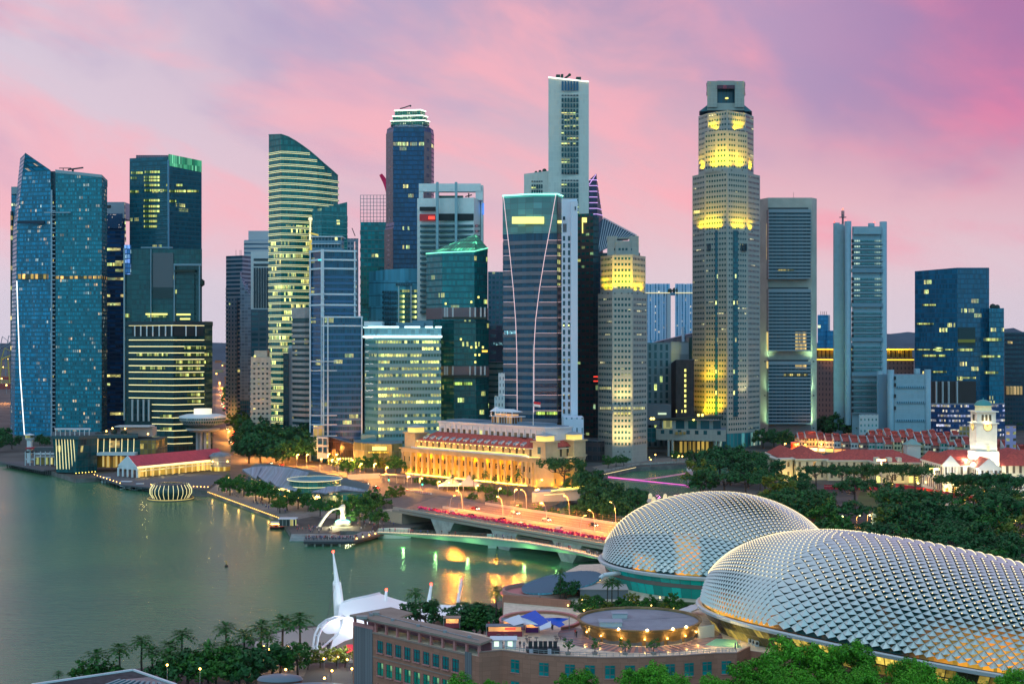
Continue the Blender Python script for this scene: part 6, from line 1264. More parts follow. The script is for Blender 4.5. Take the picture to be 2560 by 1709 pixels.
# ------------------------------------------------------------------ floodlit neoclassical hotel
fs = mat('hotel_stone', (.46,.38,.23), .75, var=.12, vs=.15); fsl = mat('hotel_white', (.62,.63,.66), .7, var=.06)
fx_, fy_ = wx(1005,872), 872.0
ho = thing('hotel', 'grand neoclassical stone hotel with a colonnade floodlit gold, red tiled roof and white rooftop storey', 'building', (fx_,fy_,0), math.atan2(-.716,.698))
def hp(name, mb, m, **k): return part(ho, name, mb, m, world=False, **k)
foot = [(0,0),(118,0),(124,6),(124,32),(118,40),(0,40)]
def inset(P, o): return grow(P, -o)
hp('wall', MB().prism([(0,3.2),(118,3.2),(124,8),(124,32),(118,40),(0,40)], 0, 13.4), FM('hotel_wall', (.46,.34,.14), (.06,.05,.04), 5.63, 6.4, (.36,.62), (.18,.66), lit=.25, run=1, lc=(1,.7,.2), ls=.7, rw=.75))  # pale stone yellowed: floodlight gold is put into the wall colour
for a, b in ((0,9.5),(105.5,118)): hp('end_bay', MB().prism([(a,.2),(b,.2),(b,3.4),(a,3.4)], 0, 13.4), FM('hotel_bay', (.46,.37,.20), (.06,.05,.04), 4.6, 6.4, (.38,.62), (.2,.66), lit=0, rw=.75))
hp('corner_bay', MB().prism([(118,.2),(123.8,6),(123.8,8.2),(118,3.4)], 0, 13.4), fs)
hp('entablature', MB().prism(grow(foot,.5), 13.4, 15.3), fs); hp('cornice', MB().prism(grow(foot,1.4), 15.3, 15.9), fs)
colm = MB().lathe([(1.0,.8),(.85,1.4),(.72,12.4),(1.0,13.0),(1.0,13.4)], 0, 0, 12).box(-1.15,-1.15,0,1.15,1.15,.8).mesh('column', fs, (0,0,0))
for i in range(17): link('column', colm, ho, (12.6+i*5.63,1.0,0))
for x in (.8,8.6,106.5,110,114,117): link('column', colm, ho, (x,.0,0))
bm_ = MB().box(0,0,0,10.2,.35,1.0).mesh('balustrade', fsl)
for i in range(10): link('balustrade', bm_, ho, (8+i*10.3,.6,15.9))
hp('upper_storey', MB().prism(inset(foot,4.5), 15.9, 20.8), FM('hotel_upper', (.42,.36,.25), (.07,.06,.05), 5.63, 30, (.34,.66), (0,1), lit=.2, run=1, lc=(1,.7,.2), ls=.7, rw=.75))
hp('upper_ledge', MB().prism(inset(foot,3.6), 20.3, 20.8), fsl)
# red roof: sloping skirt round a flat top
ro, ri = inset([(9,0),(108,0),(112,5),(112,34),(9,38)],2.2), inset([(9,0),(108,0),(112,5),(112,34),(9,38)],11)
hp('roof', MB().loft([(20.9, ro), (26.0, ri)]), redroof)
for a, b in ((106,123),): hp('roof_wing', MB().loft([(21.7,[(107,14),(122,9),(122,33),(107,36)]),(25,[(108,18),(117,16),(117,28),(108,30)])]), redroof)
sk_ = FM('skylight', (.4,.4,.38), (.2,.26,.30), 60, 30, lit=.35, run=1, lc=(1,.75,.2), ls=.5, mask=False)
for i in range(15):
    x = 16+i*6.1; mb = MB(); mb.prism([(x,3.6),(x+2.4,3.6),(x+2.4,6.4),(x,6.4)], 21.4, [22.9,22.9,23.9,23.9]); d = hp('dormer', mb, fsl)
    q = MB(); q.face([(x+.3,3.55,21.7),(x+2.1,3.55,21.7),(x+2.1,3.55,22.7),(x+.3,3.55,22.7)], [(i+.5,0)]*4); q.face([(x+.3,3.8,23.1),(x+2.1,3.8,23.1),(x+2.1,6.2,23.9),(x+.3,6.2,23.9)], [(i+.5,0)]*4)
    o = link('dormer_window', q.mesh('dormer_window', sk_), d)
pent = [(20,13),(112,13),(117,18),(117,30),(20,36)]
hp('rooftop_storey', MB().prism(pent, 25, 32.2), FM('pent_win', (.60,.62,.66), (.18,.13,.07), 4.7, 30, (.22,.66), (0,.0), lit=0))
hp('rooftop_cornice', MB().prism(grow(pent,.8), 31.6, 32.6), fsl)
pw_ = MB(); pw_.face([(0,0,26),(2.6,0,26),(2.6,0,28.6),(0,0,28.6)], [(.5,0)]*4)
for i in range(18):
    q = MB(); x = 22.4+i*4.95; q.face([(x,12.9,25.6),(x+2.5,12.9,25.6),(x+2.5,12.9,28.4),(x,12.9,28.4)], [(i*3.1+.1,.1),(i*3.1+1,.1),(i*3.1+1,.9),(i*3.1+.1,.9)])
    hp('rooftop_window', q, FM('roof_win', (.1,.09,.07), (.16,.13,.09), 3.1, 30, lit=.5, run=1, lc=(1,.65,.25), ls=.8, mask=False))
    hp('pilaster', MB().box(x+3.0,12.3,25,x+3.9,13,30.6), fsl)
hp('roof_deck', MB().prism(inset(pent,1.2), 32.4, 33.0), mat('deck_slate', (.15,.21,.27), .5))
hp('roof_plant_screen', MB().box(84,18,33,108,27,34.2), mat('deck_slate', (.15,.21,.27))); hp('roof_plant_screen', MB().box(24,16,33,50,30,33.7), mat('deck_slate', (.15,.21,.27)))
# rooftop bar
hp('roof_bar', MB().box(62,18,33,80,26,36.8), FM('bar_glass', (.45,.46,.48), (.16,.09,.05), 2.2, 30, (.12,.9), (0,1), lit=.5, run=1, lc=(1,.5,.2), ls=.6)); hp('bar_deck', MB().box(61,17,36.8,82,27,37.3), fsl)
for x in (62,66,70,75,80): hp('bar_post', MB().box(x,17.4,37.3,x+.4,17.8,40), white)
hp('bar_light', MB().box(64,19,37.6,79,24,38.3), mat('bar_warm', (1,.6,.3), emit=(1,.45,.15), es=.5))
hp('bar_tent', MB().loft([(39.8,[(61.5,17),(81,17),(81,26),(61.5,26)]),(41.4,[(66,21),(77,21),(77,22),(66,22)])]), white); hp('bar_tent', MB().loft([(39.8,[(61.5,17),(67,17),(67,23),(61.5,23)]),(42.6,[(64,20),(64.3,20),(64.3,20.3),(64,20.3)])]), white)
# lanterns on the corner blocks
for x, y in ((4,8),(117,8),(119,29)):
    hp('corner_block', MB().box(x-5,y-5,15.9,x+5,y+5,24.6), fs); hp('block_cornice', MB().box(x-6,y-6,24.4,x+6,y+6,25.2), fs)
    hp('lantern', MB().box(x-3.6,y-3.6,25.2,x+3.6,y+3.6,28.2), mat('lantern_gold', (1,.8,.3), emit=(1,.68,.12), es=.85)); hp('lantern_roof', MB().loft([(28.2,[(x-5,y-5),(x+5,y-5),(x+5,y+5),(x-5,y+5)]),(29.8,[(x-.5,y-.5),(x+.5,y-.5),(x+.5,y+.5),(x-.5,y+.5)])]), mat('lantern_roof', (.28,.34,.38), .5))
    if x > 10: hp('corner_window', MB().box(x-1.2,y-5.12,18,x+1.2,y-4.9,22), mat('green_pane', (.05,.14,.14), .2))
hp('light_strip', MB().box(10,4.0,16.6,106,4.3,17.0), glow_y); hp('light_strip', MB().box(106,2.6,15.95,118,2.9,16.2), glow_y)
for i in range(26): hp('eave_lamp', MB().ball((11+i*3.75,3.2,20.1), .28, 6), mat('eave_lamp', (1,.8,.3), emit=(1,.7,.15), es=5))
for i in range(16):
    hp('sconce', MB().ball((15.4+i*5.63,2.9,9.6), .26, 6), mat('eave_lamp', (1,.8,.3))); hp('sconce', MB().ball((15.4+i*5.63,2.9,3.4), .22, 6), mat('eave_lamp', (1,.8,.3)))
GOLD = (1,.36,.0)
for i in range(12): lamp(ho, (8+i*8.9,-2.6,.8), 3900, GOLD, .4, world=False)
for i in range(10): lamp(ho, (14+i*10,1.9,11.5), 900, GOLD, .3, world=False); lamp(ho, (12+i*10.2,2.6,17.2), 420, (1,.48,.05), .3, world=False)
for i in range(9): lamp(ho, (24+i*10.4,11.2,25.6), 190, (1,.62,.2), .3, world=False)
for u, w_ in ((120,-3),(127,6),(128,18)): lamp(ho, (u,w_,1), 3000, GOLD, .4, world=False)
lamp(ho, (127,20,17), 900, (1,.68,.22), world=False); lamp(ho, (112,-1,17), 900, (1,.68,.22), world=False)
hp('step_light', MB().box(6,-2.0,0,112,-1.6,.5), mat('eave_lamp', (1,.8,.3)))
q = pt(1333,1065,810); t = thing('flagpole', 'tall white flagpole with a red and white flag on the hotel roof', 'flagpole', (q.x,q.y,0))
part(t, 'pole', MB().tube((q.x,q.y,33),(q.x,q.y,wz(860,810)), .22, .12), white)
fl_ = MB(); 
for z0_, mi in ((wz(1003,810),0),(wz(1009,810),1)):
    for k in range(4): x = q.x+.2+k*1.0; fl_.face([(x,q.y-.1*math.sin(k*1.5),z0_-1.4-k*.15),(x+1,q.y-.1*math.sin(k*1.5+1.5),z0_-1.4-(k+1)*.15),(x+1,q.y-.1*math.sin(k*1.5+1.5),z0_-(k+1)*.15),(x,q.y-.1*math.sin(k*1.5),z0_-k*.15)], None, mi)
part(t, 'flag', fl_, [mat('flag_red', (.6,.02,.03), .7), white])
for u in (29,92): hp('facade_flag', MB().bar((u,.2,17),(u+.2,-2.2,19.5),.08,.08), mat('flag_red', (.6,.02,.03)))
t = thing('white_marquee', 'pair of white peaked marquees on the lawn before the hotel', 'tent', tuple(gp(1130,1222)))
for px in (1128, 1172):
    p = gp(px,1224); P = [(p.x-7,p.y-6),(p.x+7,p.y-6),(p.x+7,p.y+6),(p.x-7,p.y+6)]; s = lambda f: [(p.x+(a-p.x)*f, p.y+(b-p.y)*f) for a, b in P]
    part(t, 'canopy', MB().loft([(2.6,s(1)),(4,s(.6)),(6.4,s(.2)),(8.2,s(.04))]), mat('canvas', (.50,.45,.40), .8)); part(t, 'post', MB().tube((p.x-6.8,p.y-5.8,0),(p.x-6.8,p.y-5.8,2.6),.12), white); part(t, 'post', MB().tube((p.x+6.8,p.y-5.8,0),(p.x+6.8,p.y-5.8,2.6),.12), white)
t = thing('waterside_terrace', 'low white terrace building outlined in yellow light at the right foot of the hotel', 'building', tuple(gp(1400,1245)))
p = gp(1330,1255); q = gp(1450,1250); part(t, 'wall', MB().prism([(p.x,p.y),(q.x,q.y),(q.x+3,q.y+12),(p.x+2,p.y+14)], 0, 5), FM('terrace_wall', (.5,.48,.45), (.05,.05,.05), 3, 30, (.25,.7), (0,.0), lit=0)); part(t, 'lit_roof_edge', MB().path([Vector((p.x+10,p.y-.3,6)),Vector((q.x,q.y-.3,6.4)),Vector((q.x+3,q.y+9,6.4)),Vector((p.x+14,p.y+9,6))], .25, 4), mat('yellow_tube', (1,.8,.2), emit=(1,.75,.1), es=2.5))
part(t, 'roof_slab', MB().prism([(p.x+9,p.y),(q.x,q.y),(q.x+3,q.y+9),(p.x+13,p.y+9)], 5.2, 5.9), pale); part(t, 'lower_light', MB().bar((p.x+6,p.y-.4,3.6),(q.x-4,q.y-.4,3.6),.2,.3), glow_l)
t = thing('covered_walkway', 'long flat-roofed covered walkway raised beside the road left of the hotel', 'walkway', tuple(gp(1000,1200)))
p, q = gp(955,1206), gp(1048,1212); part(t, 'roof', MB().bar((p.x,p.y,4.4),(q.x,q.y,4.4),6,.7), mat('walk_roof', (.25,.2,.2))); 
for i in range(6): c = p.lerp(q,i/5); part(t, 'post', MB().tube((c.x,c.y,0),(c.x,c.y,4.4),.2), concrete)
p, q = gp(870,1200), gp(950,1196); part(t, 'hoarding', MB().bar((p.x,p.y,.3),(q.x,q.y,.3),.5,3), mat('hoarding', (.6,.5,.35), emit=(1,.7,.3), es=.25))

# ------------------------------------------------------------------ museum, clock tower hall, shophouses
def hip(mb, x0, y0, x1, y1, z0, z1, ins, mi=0, slope=0):
    A = [(x0,y0),(x1,y0),(x1,y1),(x0,y1)]
    if (x1-x0) > (y1-y0): ym = (y0+y1)/2; r = [(x0+ins,ym),(x1-ins,ym)]; mb.face([(*A[0],z0),(*A[1],z0),(*r[1],z1),(*r[0],z1)],None,mi); mb.face([(*A[1],z0),(*A[2],z0),(*r[1],z1)],None,mi); mb.face([(*A[2],z0),(*A[3],z0),(*r[0],z1),(*r[1],z1)],None,mi); mb.face([(*A[3],z0),(*A[0],z0),(*r[0],z1)],None,mi)
    else: xm = (x0+x1)/2; r = [(xm,y0+ins),(xm,y1-ins)]; mb.face([(*A[0],z0),(*A[1],z0),(*r[0],z1)],None,mi); mb.face([(*A[1],z0),(*A[2],z0),(*r[1],z1),(*r[0],z1)],None,mi); mb.face([(*A[2],z0),(*A[3],z0),(*r[1],z1)],None,mi); mb.face([(*A[3],z0),(*A[0],z0),(*r[0],z1),(*r[1],z1)],None,mi)
    return mb
cream = (.58,.53,.40); mW_ = FM('museum_wall', cream, (.14,.13,.10), 4.4, 6.0, (.34,.66), (.25,.78), lit=.12, run=1, lc=(1,.7,.2), ls=.8, rw=.75)
tm = mat('cream_trim', (.64,.60,.48), .7)
t = thing('museum', 'long cream neoclassical building with red hipped roofs and a small dome-capped turret', 'building', (wx(2120,815),815,0))
for x0, y0, x1, y1, h, rz_ in ((wx(1945,838),838,wx(2010,838),880,12.2,17.5),(wx(1990,826),826,wx(2075,826),870,12.4,18),(wx(2070,822),822,wx(2330,806),850,12,17.2),(wx(2190,806),806,wx(2322,806),850,12,17)):
    part(t, 'wall', MB().box(x0,y0,0,x1,y1,h-.8), mW_); part(t, 'cornice', MB().box(x0-.7,y0-.7,h-.8,x1+.7,y1+.7,h), tm); part(t, 'roof', hip(MB(), x0+.4,y0+.4,x1-.4,y1-.4,h,rz_,min(x1-x0,y1-y0)*.5), redroof)
part(t, 'wing', MB().prism([(wx(1924,842),842),(wx(1950,828),828),(wx(1982,830),830),(wx(1990,850),850),(wx(1930,860),860)],0,11.4), mW_); part(t, 'wing_cornice', MB().prism(grow([(wx(1924,842),842),(wx(1950,828),828),(wx(1982,830),830),(wx(1990,850),850),(wx(1930,860),860)],.7),11.4,12.2), tm)
X, Y = wx(2280,838), 838; part(t, 'turret', MB().box(X-4,Y-4,10,X+4,Y+4,20), FM('turret_wall', (.6,.6,.55), (.1,.15,.15), 2.6, 30, (.3,.7), (0,0), lit=0)); part(t, 'turret_roof', MB().loft([(20,[(X-4.8,Y-4.8),(X+4.8,Y-4.8),(X+4.8,Y+4.8),(X-4.8,Y+4.8)]),(23.4,[(X-.4,Y-.4),(X+.4,Y-.4),(X+.4,Y+.4),(X-.4,Y+.4)])]), mat('verdigris', (.20,.34,.31), .6))
for px in (2193,2224,2248): X = wx(px,808); part(t, 'dormer', MB().box(X-1.2,807,12,X+1.2,812,14.6), tm)
for px, Y in ((1940,830),(1962,824),(1985,824),(2010,820),(2150,800),(2260,800)): lamp(t, (wx(px,Y),Y,1.2), 1500, (1,.66,.16), .4)
for px in (2196,2277,2291,2326): part(t, 'lit_door', MB().box(wx(px,805)-.9,804.6,.6,wx(px,805)+.9,805.2,4), glow_y)

vw = mat('theatre_white', (.78,.75,.68), .7, var=.04)
t = thing('clock_tower_hall', 'white hall with red roofs and a floodlit clock tower under a green dome', 'building', (wx(2458,755),755,0))
def gablehall(px0, px1, Y, dep, zw, zp, nm):
    x0, x1 = wx(px0,Y), wx(px1,Y); xm = (x0+x1)/2
    part(t, nm+'_wall', MB().box(x0,Y+1.2,0,x1,Y+dep,zw-1), FM('theatre_wall', (.66,.65,.60), (.12,.11,.10), 3.6, 8.5, (.3,.7), (.2,.75), lit=.18, run=1, lc=(1,.7,.3), ls=.8, rw=.7)); part(t, nm+'_cornice', MB().box(x0-.6,Y-.4,zw-1,x1+.6,Y+dep+.5,zw), vw)
    part(t, 'pediment', MB().prism([(x0-.6,Y-.4),(x1+.6,Y-.4),(x1+.6,Y+.6),(x0-.6,Y+.6)], zw, [zw,zw,zw,zw]).prism([(x0-.6,Y-.4),(xm,Y-.4),(xm,Y+.8),(x0-.6,Y+.8)], zw, [zw+.1,zp,zp,zw+.1]).prism([(xm,Y-.4),(x1+.6,Y-.4),(x1+.6,Y+.8),(xm,Y+.8)], zw, [zp,zw+.1,zw+.1,zp]), vw)
    mb = MB(); mb.face([(x0-.4,Y+.9,zw+.1),(xm,Y+.9,zp-.2),(xm,Y+dep,zp-.2),(x0-.4,Y+dep,zw+.1)][::-1]); mb.face([(x1+.4,Y+.9,zw+.1),(x1+.4,Y+dep,zw+.1),(xm,Y+dep,zp-.2),(xm,Y+.9,zp-.2)][::-1]); part(t, 'roof', mb, redroof)
    n = 5
    for i in range(n): xx = x0+.8+(x1-x0-1.6)*i/(n-1); part(t, 'portico_column', MB().tube((xx,Y+.3,5),(xx,Y+.3,zw-1),.5,.42,8), vw)
    part(t, 'portico_base', MB().box(x0,Y-.2,0,x1,Y+1.2,5), FM('arch_base', (.62,.58,.48), (.35,.22,.06), 3.8, 5, (.28,.72), (.1,.75), lit=.6, run=1, lc=(1,.6,.12), ls=.7))
gablehall(2358, 2396, 748, 40, 15.5, 20.5, 'front'); gablehall(2448, 2500, 738, 44, 14.5, 20, 'right')
x0, x1 = wx(2396,752), wx(2448,752); part(t, 'link_wall', MB().box(x0,752,0,x1,790,14.5), MATS['theatre_wall']); part(t, 'link_roof', hip(MB(), x0-8,753,x1+60,800,14.6,21.5,10), redroof)
part(t, 'rear_hall', MB().box(wx(2490,760),758,0,wx(2640,760),800,15), MATS['theatre_wall']); part(t, 'rear_roof', hip(MB(), wx(2488,760),757,wx(2640,760),802,15.1,22,14), redroof)
X, Y = wx(2458,760), 760; hw = 5.6
def tz(py): return wz(py, 755)
part(t, 'tower_shaft', MB().box(X-hw,Y-hw,0,X+hw,Y+hw,tz(1057)), vw); part(t, 'tower_plinth', MB().box(X-hw-.8,Y-hw-.8,0,X+hw+.8,Y+hw+.8,tz(1128)), vw)
part(t, 'tower_cornice', MB().box(X-hw-.9,Y-hw-.9,tz(1059),X+hw+.9,Y+hw+.9,tz(1056)), vw); part(t, 'belfry', MB().box(X-hw+.5,Y-hw+.5,tz(1056),X+hw-.5,Y+hw-.5,tz(1030)), vw)
for k in range(3): part(t, 'belfry_opening', MB().box(X-2.6+k*2,Y-hw+.35,tz(1052),X-1.4+k*2,Y-hw+.6,tz(1036)), mat('bell_dark', (.10,.08,.05)))
part(t, 'belfry_opening', MB().box(X-hw+.35,Y-1.5,tz(1052),X-hw+.6,Y+1.5,tz(1036)), mat('bell_dark', (.1,.08,.05)))
part(t, 'belfry_cornice', MB().box(X-hw-.7,Y-hw-.7,tz(1030),X+hw+.7,Y+hw+.7,tz(1027)), vw); part(t, 'lantern', MB().lathe([(4.4,tz(1027)),(4.2,tz(1016)),(4.8,tz(1015)),(4.8,tz(1014))], X, Y, 16), mat('theatre_cream', (.75,.65,.4), emit=(1,.8,.3), es=.25))
part(t, 'dome', MB().lathe([(4.6,tz(1014)),(4.2,tz(1008)),(3.2,tz(1003)),(1.6,tz(1000)),(.3,tz(999)),(.2,tz(995)),(0,tz(994))], X, Y, 20), mat('dome_green', (.06,.30,.28), .5), True)
for dx, dy, ax in ((.6,-hw-.12,'y'),(-hw-.12,0,'x')):
    c = (X+dx, Y+dy, tz(1066)); mb = MB(); 
    ring = [Vector((c[0]+(2.3*math.cos(a) if ax == 'y' else 0), c[1]+(2.3*math.sin(a) if ax == 'x' else 0)*-1, c[2]+(2.3*math.sin(a) if ax == 'y' else 2.3*math.cos(a)))) for a in [k*math.pi/12 for k in range(24)]]
    f = part(t, 'clock_face', MB(), vw) if 0 else None
    mb.face(ring); cf_ = part(t, 'clock_face', mb, mat('clock_cream', (.8,.6,.25), emit=(1,.72,.2), es=.7))
    mb = MB(); cc = Vector(c)+Vector((0,-.06,0) if ax == 'y' else (-.06,0,0)); mb.tube(cc, cc+Vector((0,0,1.7)), .13, .08, 4); mb.tube(cc, cc+(Vector((-1.0,0,.5)) if ax == 'y' else Vector((0,1,.5))), .15, .1, 4)
    part(t, 'clock_hands', mb, dark).parent = cf_
    part(t, 'clock_rim', MB().path(ring+[ring[0]], .16, 5), mat('rim_bronze', (.35,.22,.08), .5)).parent = cf_
part(t, 'slot_window', MB().box(X+.3,Y-hw-.92,tz(1125),X+1.3,Y-hw-.78,tz(1115)), glow_y)
for dx, dy, z, pw in ((-9,-9,16,11000),(4,-12,15,11000),(-9,2,18,6000)): lamp(t, (X+dx,Y+dy,z), pw, (1,.86,.56), .5)
for dx, dy in ((-7.2,0),(0,-7.2)): lamp(t, (X+dx,Y+dy,tz(1055)), 700, (1,.8,.4), .3)
for px, Y_, pw in ((2362,741,3000),(2385,741,3000),(2412,744,2000),(2460,730,2600),(2490,730,2600),(2545,746,2600)): lamp(t, (wx(px,Y_),Y_,3), pw, (1,.74,.30), .4)
for px, Y_ in ((2376,742),(2440,738),(2475,730)): lamp(t, (wx(px,Y_),Y_,13), 900, (.85,.88,1), .4)

random.seed(14)
SW = [FM('shop_%d' % i, c, g, 2.3, 3.5, (.15,.85), (.3,.8), lit=.2, run=1, lc=(1,.7,.25), lc2=(.8,.9,.6), ls=.8, rw=.8) for i, (c, g) in enumerate((((.55,.52,.44),(.05,.06,.06)),((.62,.62,.60),(.06,.08,.09)),((.30,.20,.18),(.04,.04,.04)),((.52,.46,.30),(.05,.07,.05)),((.42,.44,.44),(.03,.10,.09))))]
sgl = [mat('shop_glow_%d' % i, c, .5, emit=c, es=1.6) for i, c in enumerate(((1,.08,.03),(1,.75,.15),(1,.35,.1),(.3,1,.9),(1,.85,.5)))]
swn = ['cream','white','brown','yellow','grey-green']; hn = ['low','middling','tall']
def shophouse(px, Y, wpx, zw, k, lb, dep=16, front=True, rise=4.2):
    x0, x1 = wx(px,Y), wx(px+wpx,Y); t = thing('shophouse', lb, 'shophouse', ((x0+x1)/2,Y,0), 0, 'shophouses along the river street')
    part(t, 'wall', MB().box(x0,Y,0,x1,Y+dep,zw), SW[k]); q = MB(); ym = Y+dep*.45
    q.face([(x0,Y-.6,zw),(x1,Y-.6,zw),(x1,ym,zw+rise),(x0,ym,zw+rise)]); q.face([(x1,Y+dep,zw+.5),(x0,Y+dep,zw+.5),(x0,ym,zw+rise),(x1,ym,zw+rise)]); part(t, 'roof', q, redroof)
    mb = MB()
    for xx in (x0,): mb.prism([(xx-.2,Y-.2),(xx+.2,Y-.2),(xx+.2,ym),(xx-.2,ym)], zw, [zw+.8,zw+.8,zw+rise+.6,zw+rise+.6])
    part(t, 'party_wall', mb, mat('party_white', (.58,.58,.60), .7))
    part(t, 'jack_roof', MB().prism([(x0+1,ym-2.4),(x1-1,ym-2.4),(x1-1,ym+.6),(x0+1,ym+.6)], zw+rise-1.2, [zw+rise+.3,zw+rise+.3,zw+rise+1.0,zw+rise+1.0]), redroof)
    if front: part(t, 'shopfront', MB().box(x0+.4,Y-.25,.4,x1-.4,Y-.05,2.6), sgl[random.randrange(5)]); part(t, 'awning', MB().prism([(x0+.2,Y-2.2),(x1-.2,Y-2.2),(x1-.2,Y),(x0+.2,Y)], 2.7, [2.8,2.8,3.3,3.3]), mat('awning_red', (.3,.06,.05)))
    return t
px = 1997
for i in range(12):
    wd_ = [18,31,19,20,21,22,22,22,20,21,22,20][i]; k = [0,3,0,1,1,2,1,2,4,4,0,3][i]
    shophouse(px, 1050-i*4, wd_-.5, [8.6,9.4,8.6,8.0,8.4,8.2,7.8,7.8,8.2,8.6,7.6,9.4][i]+.3, k, '%s fronted red-roofed shophouse, number %d along the riverside row from the round trees' % (swn[k], i+1)); px += wd_
for i in range(14): shophouse(2176+i*19, 1082-i*3.2, 18.5, 8+2*((i*7) % 3)/2, (i*3) % 5, '%s red-roofed shophouse in the second row, %d places right of the pale block' % (swn[(i*3) % 5], i), 18, False)
for i in range(13): shophouse(2272+i*20, 1002-i*4, 19.5, 8.4+((i*5) % 3), (i*2+1) % 5, '%s walled red-roofed shophouse, %d from the left in the lane behind the clock tower' % (swn[(i*2+1) % 5], i+1), 15, i > 4)
for i in range(6): shophouse(2490+i*21, 930-i*6, 20.5, 9+(i*5 % 3)*1.2, (i*3+1) % 5, '%s red-roofed shophouse, %d right of the clock tower' % (swn[(i*3+1) % 5], i+1), 16, True)
t = tower('town_building', 'cream four-storey flat-roofed building between the red roofs left of the clock tower', [(2374,985),(2420,985)], 14, 1090, FM('cream_flat', (.48,.44,.34), (.06,.07,.07), 5.2, 4, (.12,.85), (.25,.8), lit=.08, run=1), cat='building')
t = tower('town_building', 'tall lilac narrow house lit by warm balconies, right of the clock tower', [(2513,905),(2540,905)], 12, 1066, FM('lilac', (.42,.36,.55), (.1,.08,.06), 4.4, 4.2, (.15,.65), (.15,.6), lit=.85, run=1, lc=(1,.65,.25), ls=.9), cat='building')
t = tower('town_building', 'small brightly lit open-topped terrace building behind the clock tower', [(2398,1030),(2424,1030)], 10, 1066, FM('open_lit', (.3,.25,.2), (.3,.2,.08), 2.6, 4, (.15,.85), (.15,.85), lit=.8, run=1, lc=(1,.7,.2), ls=1), cat='building')
t = tower('town_building', 'low white administrative block among trees below the mast-topped blue tower', [(2148,1110),(2196,1110)], 14, 1036, FM('low_white', (.42,.5,.52), (.08,.14,.16), 3, 4.5, (.3,.7), (.3,.7), lit=.05, run=1), cat='building')
t = tower('town_building', 'small red-lit restaurant house at the left end of the shophouse row', [(1977,1040),(1997,1040)], 8, 1105, FM('red_house', (.4,.08,.06), (.3,.05,.03), 2, 3, lit=.6, run=1, lc=(1,.1,.05), ls=1.0), cat='building')
# grandstand fences round the field
random.seed(4)
for (a, b), lb in (((gp(2060,1222),gp(2230,1224)),'long red race hoarding in front of the cream museum'),((gp(2240,1218),gp(2440,1252)),'long red race hoarding sloping down before the clock tower hall')):
    t = thing('hoarding', lb, 'fence', tuple((a+b)/2)); part(t, 'panel', MB().bar(a, b, .4, 2.4), mat('hoarding_red', (.42,.03,.06), .7, var=.3, vs=1)); part(t, 'stripe', MB().bar(a+Vector((0,-.3,1.4)), b+Vector((0,-.3,1.4)), .1, .35), mat('hoarding_pink', (.6,.25,.28)))
p = gp(2358,1262); t = thing('monument', 'small white stone monument at the edge of the field', 'monument', tuple(p)); part(t, 'base', MB().box(p.x-2,p.y-2,0,p.x+2,p.y+2,1.4), white); part(t, 'shaft', MB().loft([(1.4,[(p.x-1,p.y-1),(p.x+1,p.y-1),(p.x+1,p.y+1),(p.x-1,p.y+1)]),(5,[(p.x-.6,p.y-.6),(p.x+.6,p.y-.6),(p.x+.6,p.y+.6),(p.x-.6,p.y+.6)])]), white)
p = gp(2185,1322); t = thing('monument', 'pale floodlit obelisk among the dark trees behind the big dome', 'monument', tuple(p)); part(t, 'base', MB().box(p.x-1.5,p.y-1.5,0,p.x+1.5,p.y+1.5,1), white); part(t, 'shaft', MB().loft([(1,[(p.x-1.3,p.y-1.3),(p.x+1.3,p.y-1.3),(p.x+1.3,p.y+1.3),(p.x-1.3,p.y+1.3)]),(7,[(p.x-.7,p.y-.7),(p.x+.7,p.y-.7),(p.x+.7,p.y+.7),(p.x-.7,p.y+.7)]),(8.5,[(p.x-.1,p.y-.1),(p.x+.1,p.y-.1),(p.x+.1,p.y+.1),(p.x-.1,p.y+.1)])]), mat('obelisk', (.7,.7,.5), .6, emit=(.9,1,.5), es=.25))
for px, py, lb in ((2203,1216,'tall floodlight mast with a yellow lamp bar before the museum'),(2336,1238,'floodlight mast with a yellow lamp bar right of the museum')):
    p = gp(px,py); t = thing('floodlight_mast', lb, 'light mast', tuple(p)); h = wz(1150 if px < 2300 else 1172, p.y); part(t, 'pole', MB().tube((p.x,p.y,0),(p.x,p.y,h),.35,.22), mat('pole_cream', (.5,.46,.42))); part(t, 'lamp_bar', MB().box(p.x-2.6,p.y-.3,h-.4,p.x+2.6,p.y+.3,h+.5), mat('mast_glow', (1,.8,.3), emit=(1,.72,.2), es=3)); lamp(t, (p.x,p.y-1.5,h-1), 5000, (1,.72,.3), .5)
# river wall
t = thing('river_wall', 'curved pale stone embankment wall along the far bank of the river', 'wall', tuple(gp(1593,1167)))
part(t, 'wall', MB().bar(gp(1507,1186,-1.5),gp(1593,1168,-1.5),.8,2.6).bar(gp(1593,1168,-1.5),gp(1752,1158,-1.5),.8,2.6), mat('bank_stone', (.34,.32,.28), .8, var=.3, vs=.4)); part(t, 'light_line', MB().bar(gp(1507,1186,1.2),gp(1590,1168,1.2),.2,.2), mat('deck_light', (1,.75,.4)))
random.seed(6)
for i in range(14):
    p = gp(random.uniform(1520,1740), 0+1160-random.uniform(0,12)+ (8 if i < 4 else 0)); solo('street_lamp', MB().tube((p.x,p.y,0),(p.x,p.y,4),.1,None,6,1).ball((p.x,p.y,4.3),.45,6), [glow_s if i % 3 else glow_y,steel], 'small glowing lamp on the riverside quay below the stepped towers', 'street lamp', 'lamps on the riverside quay')
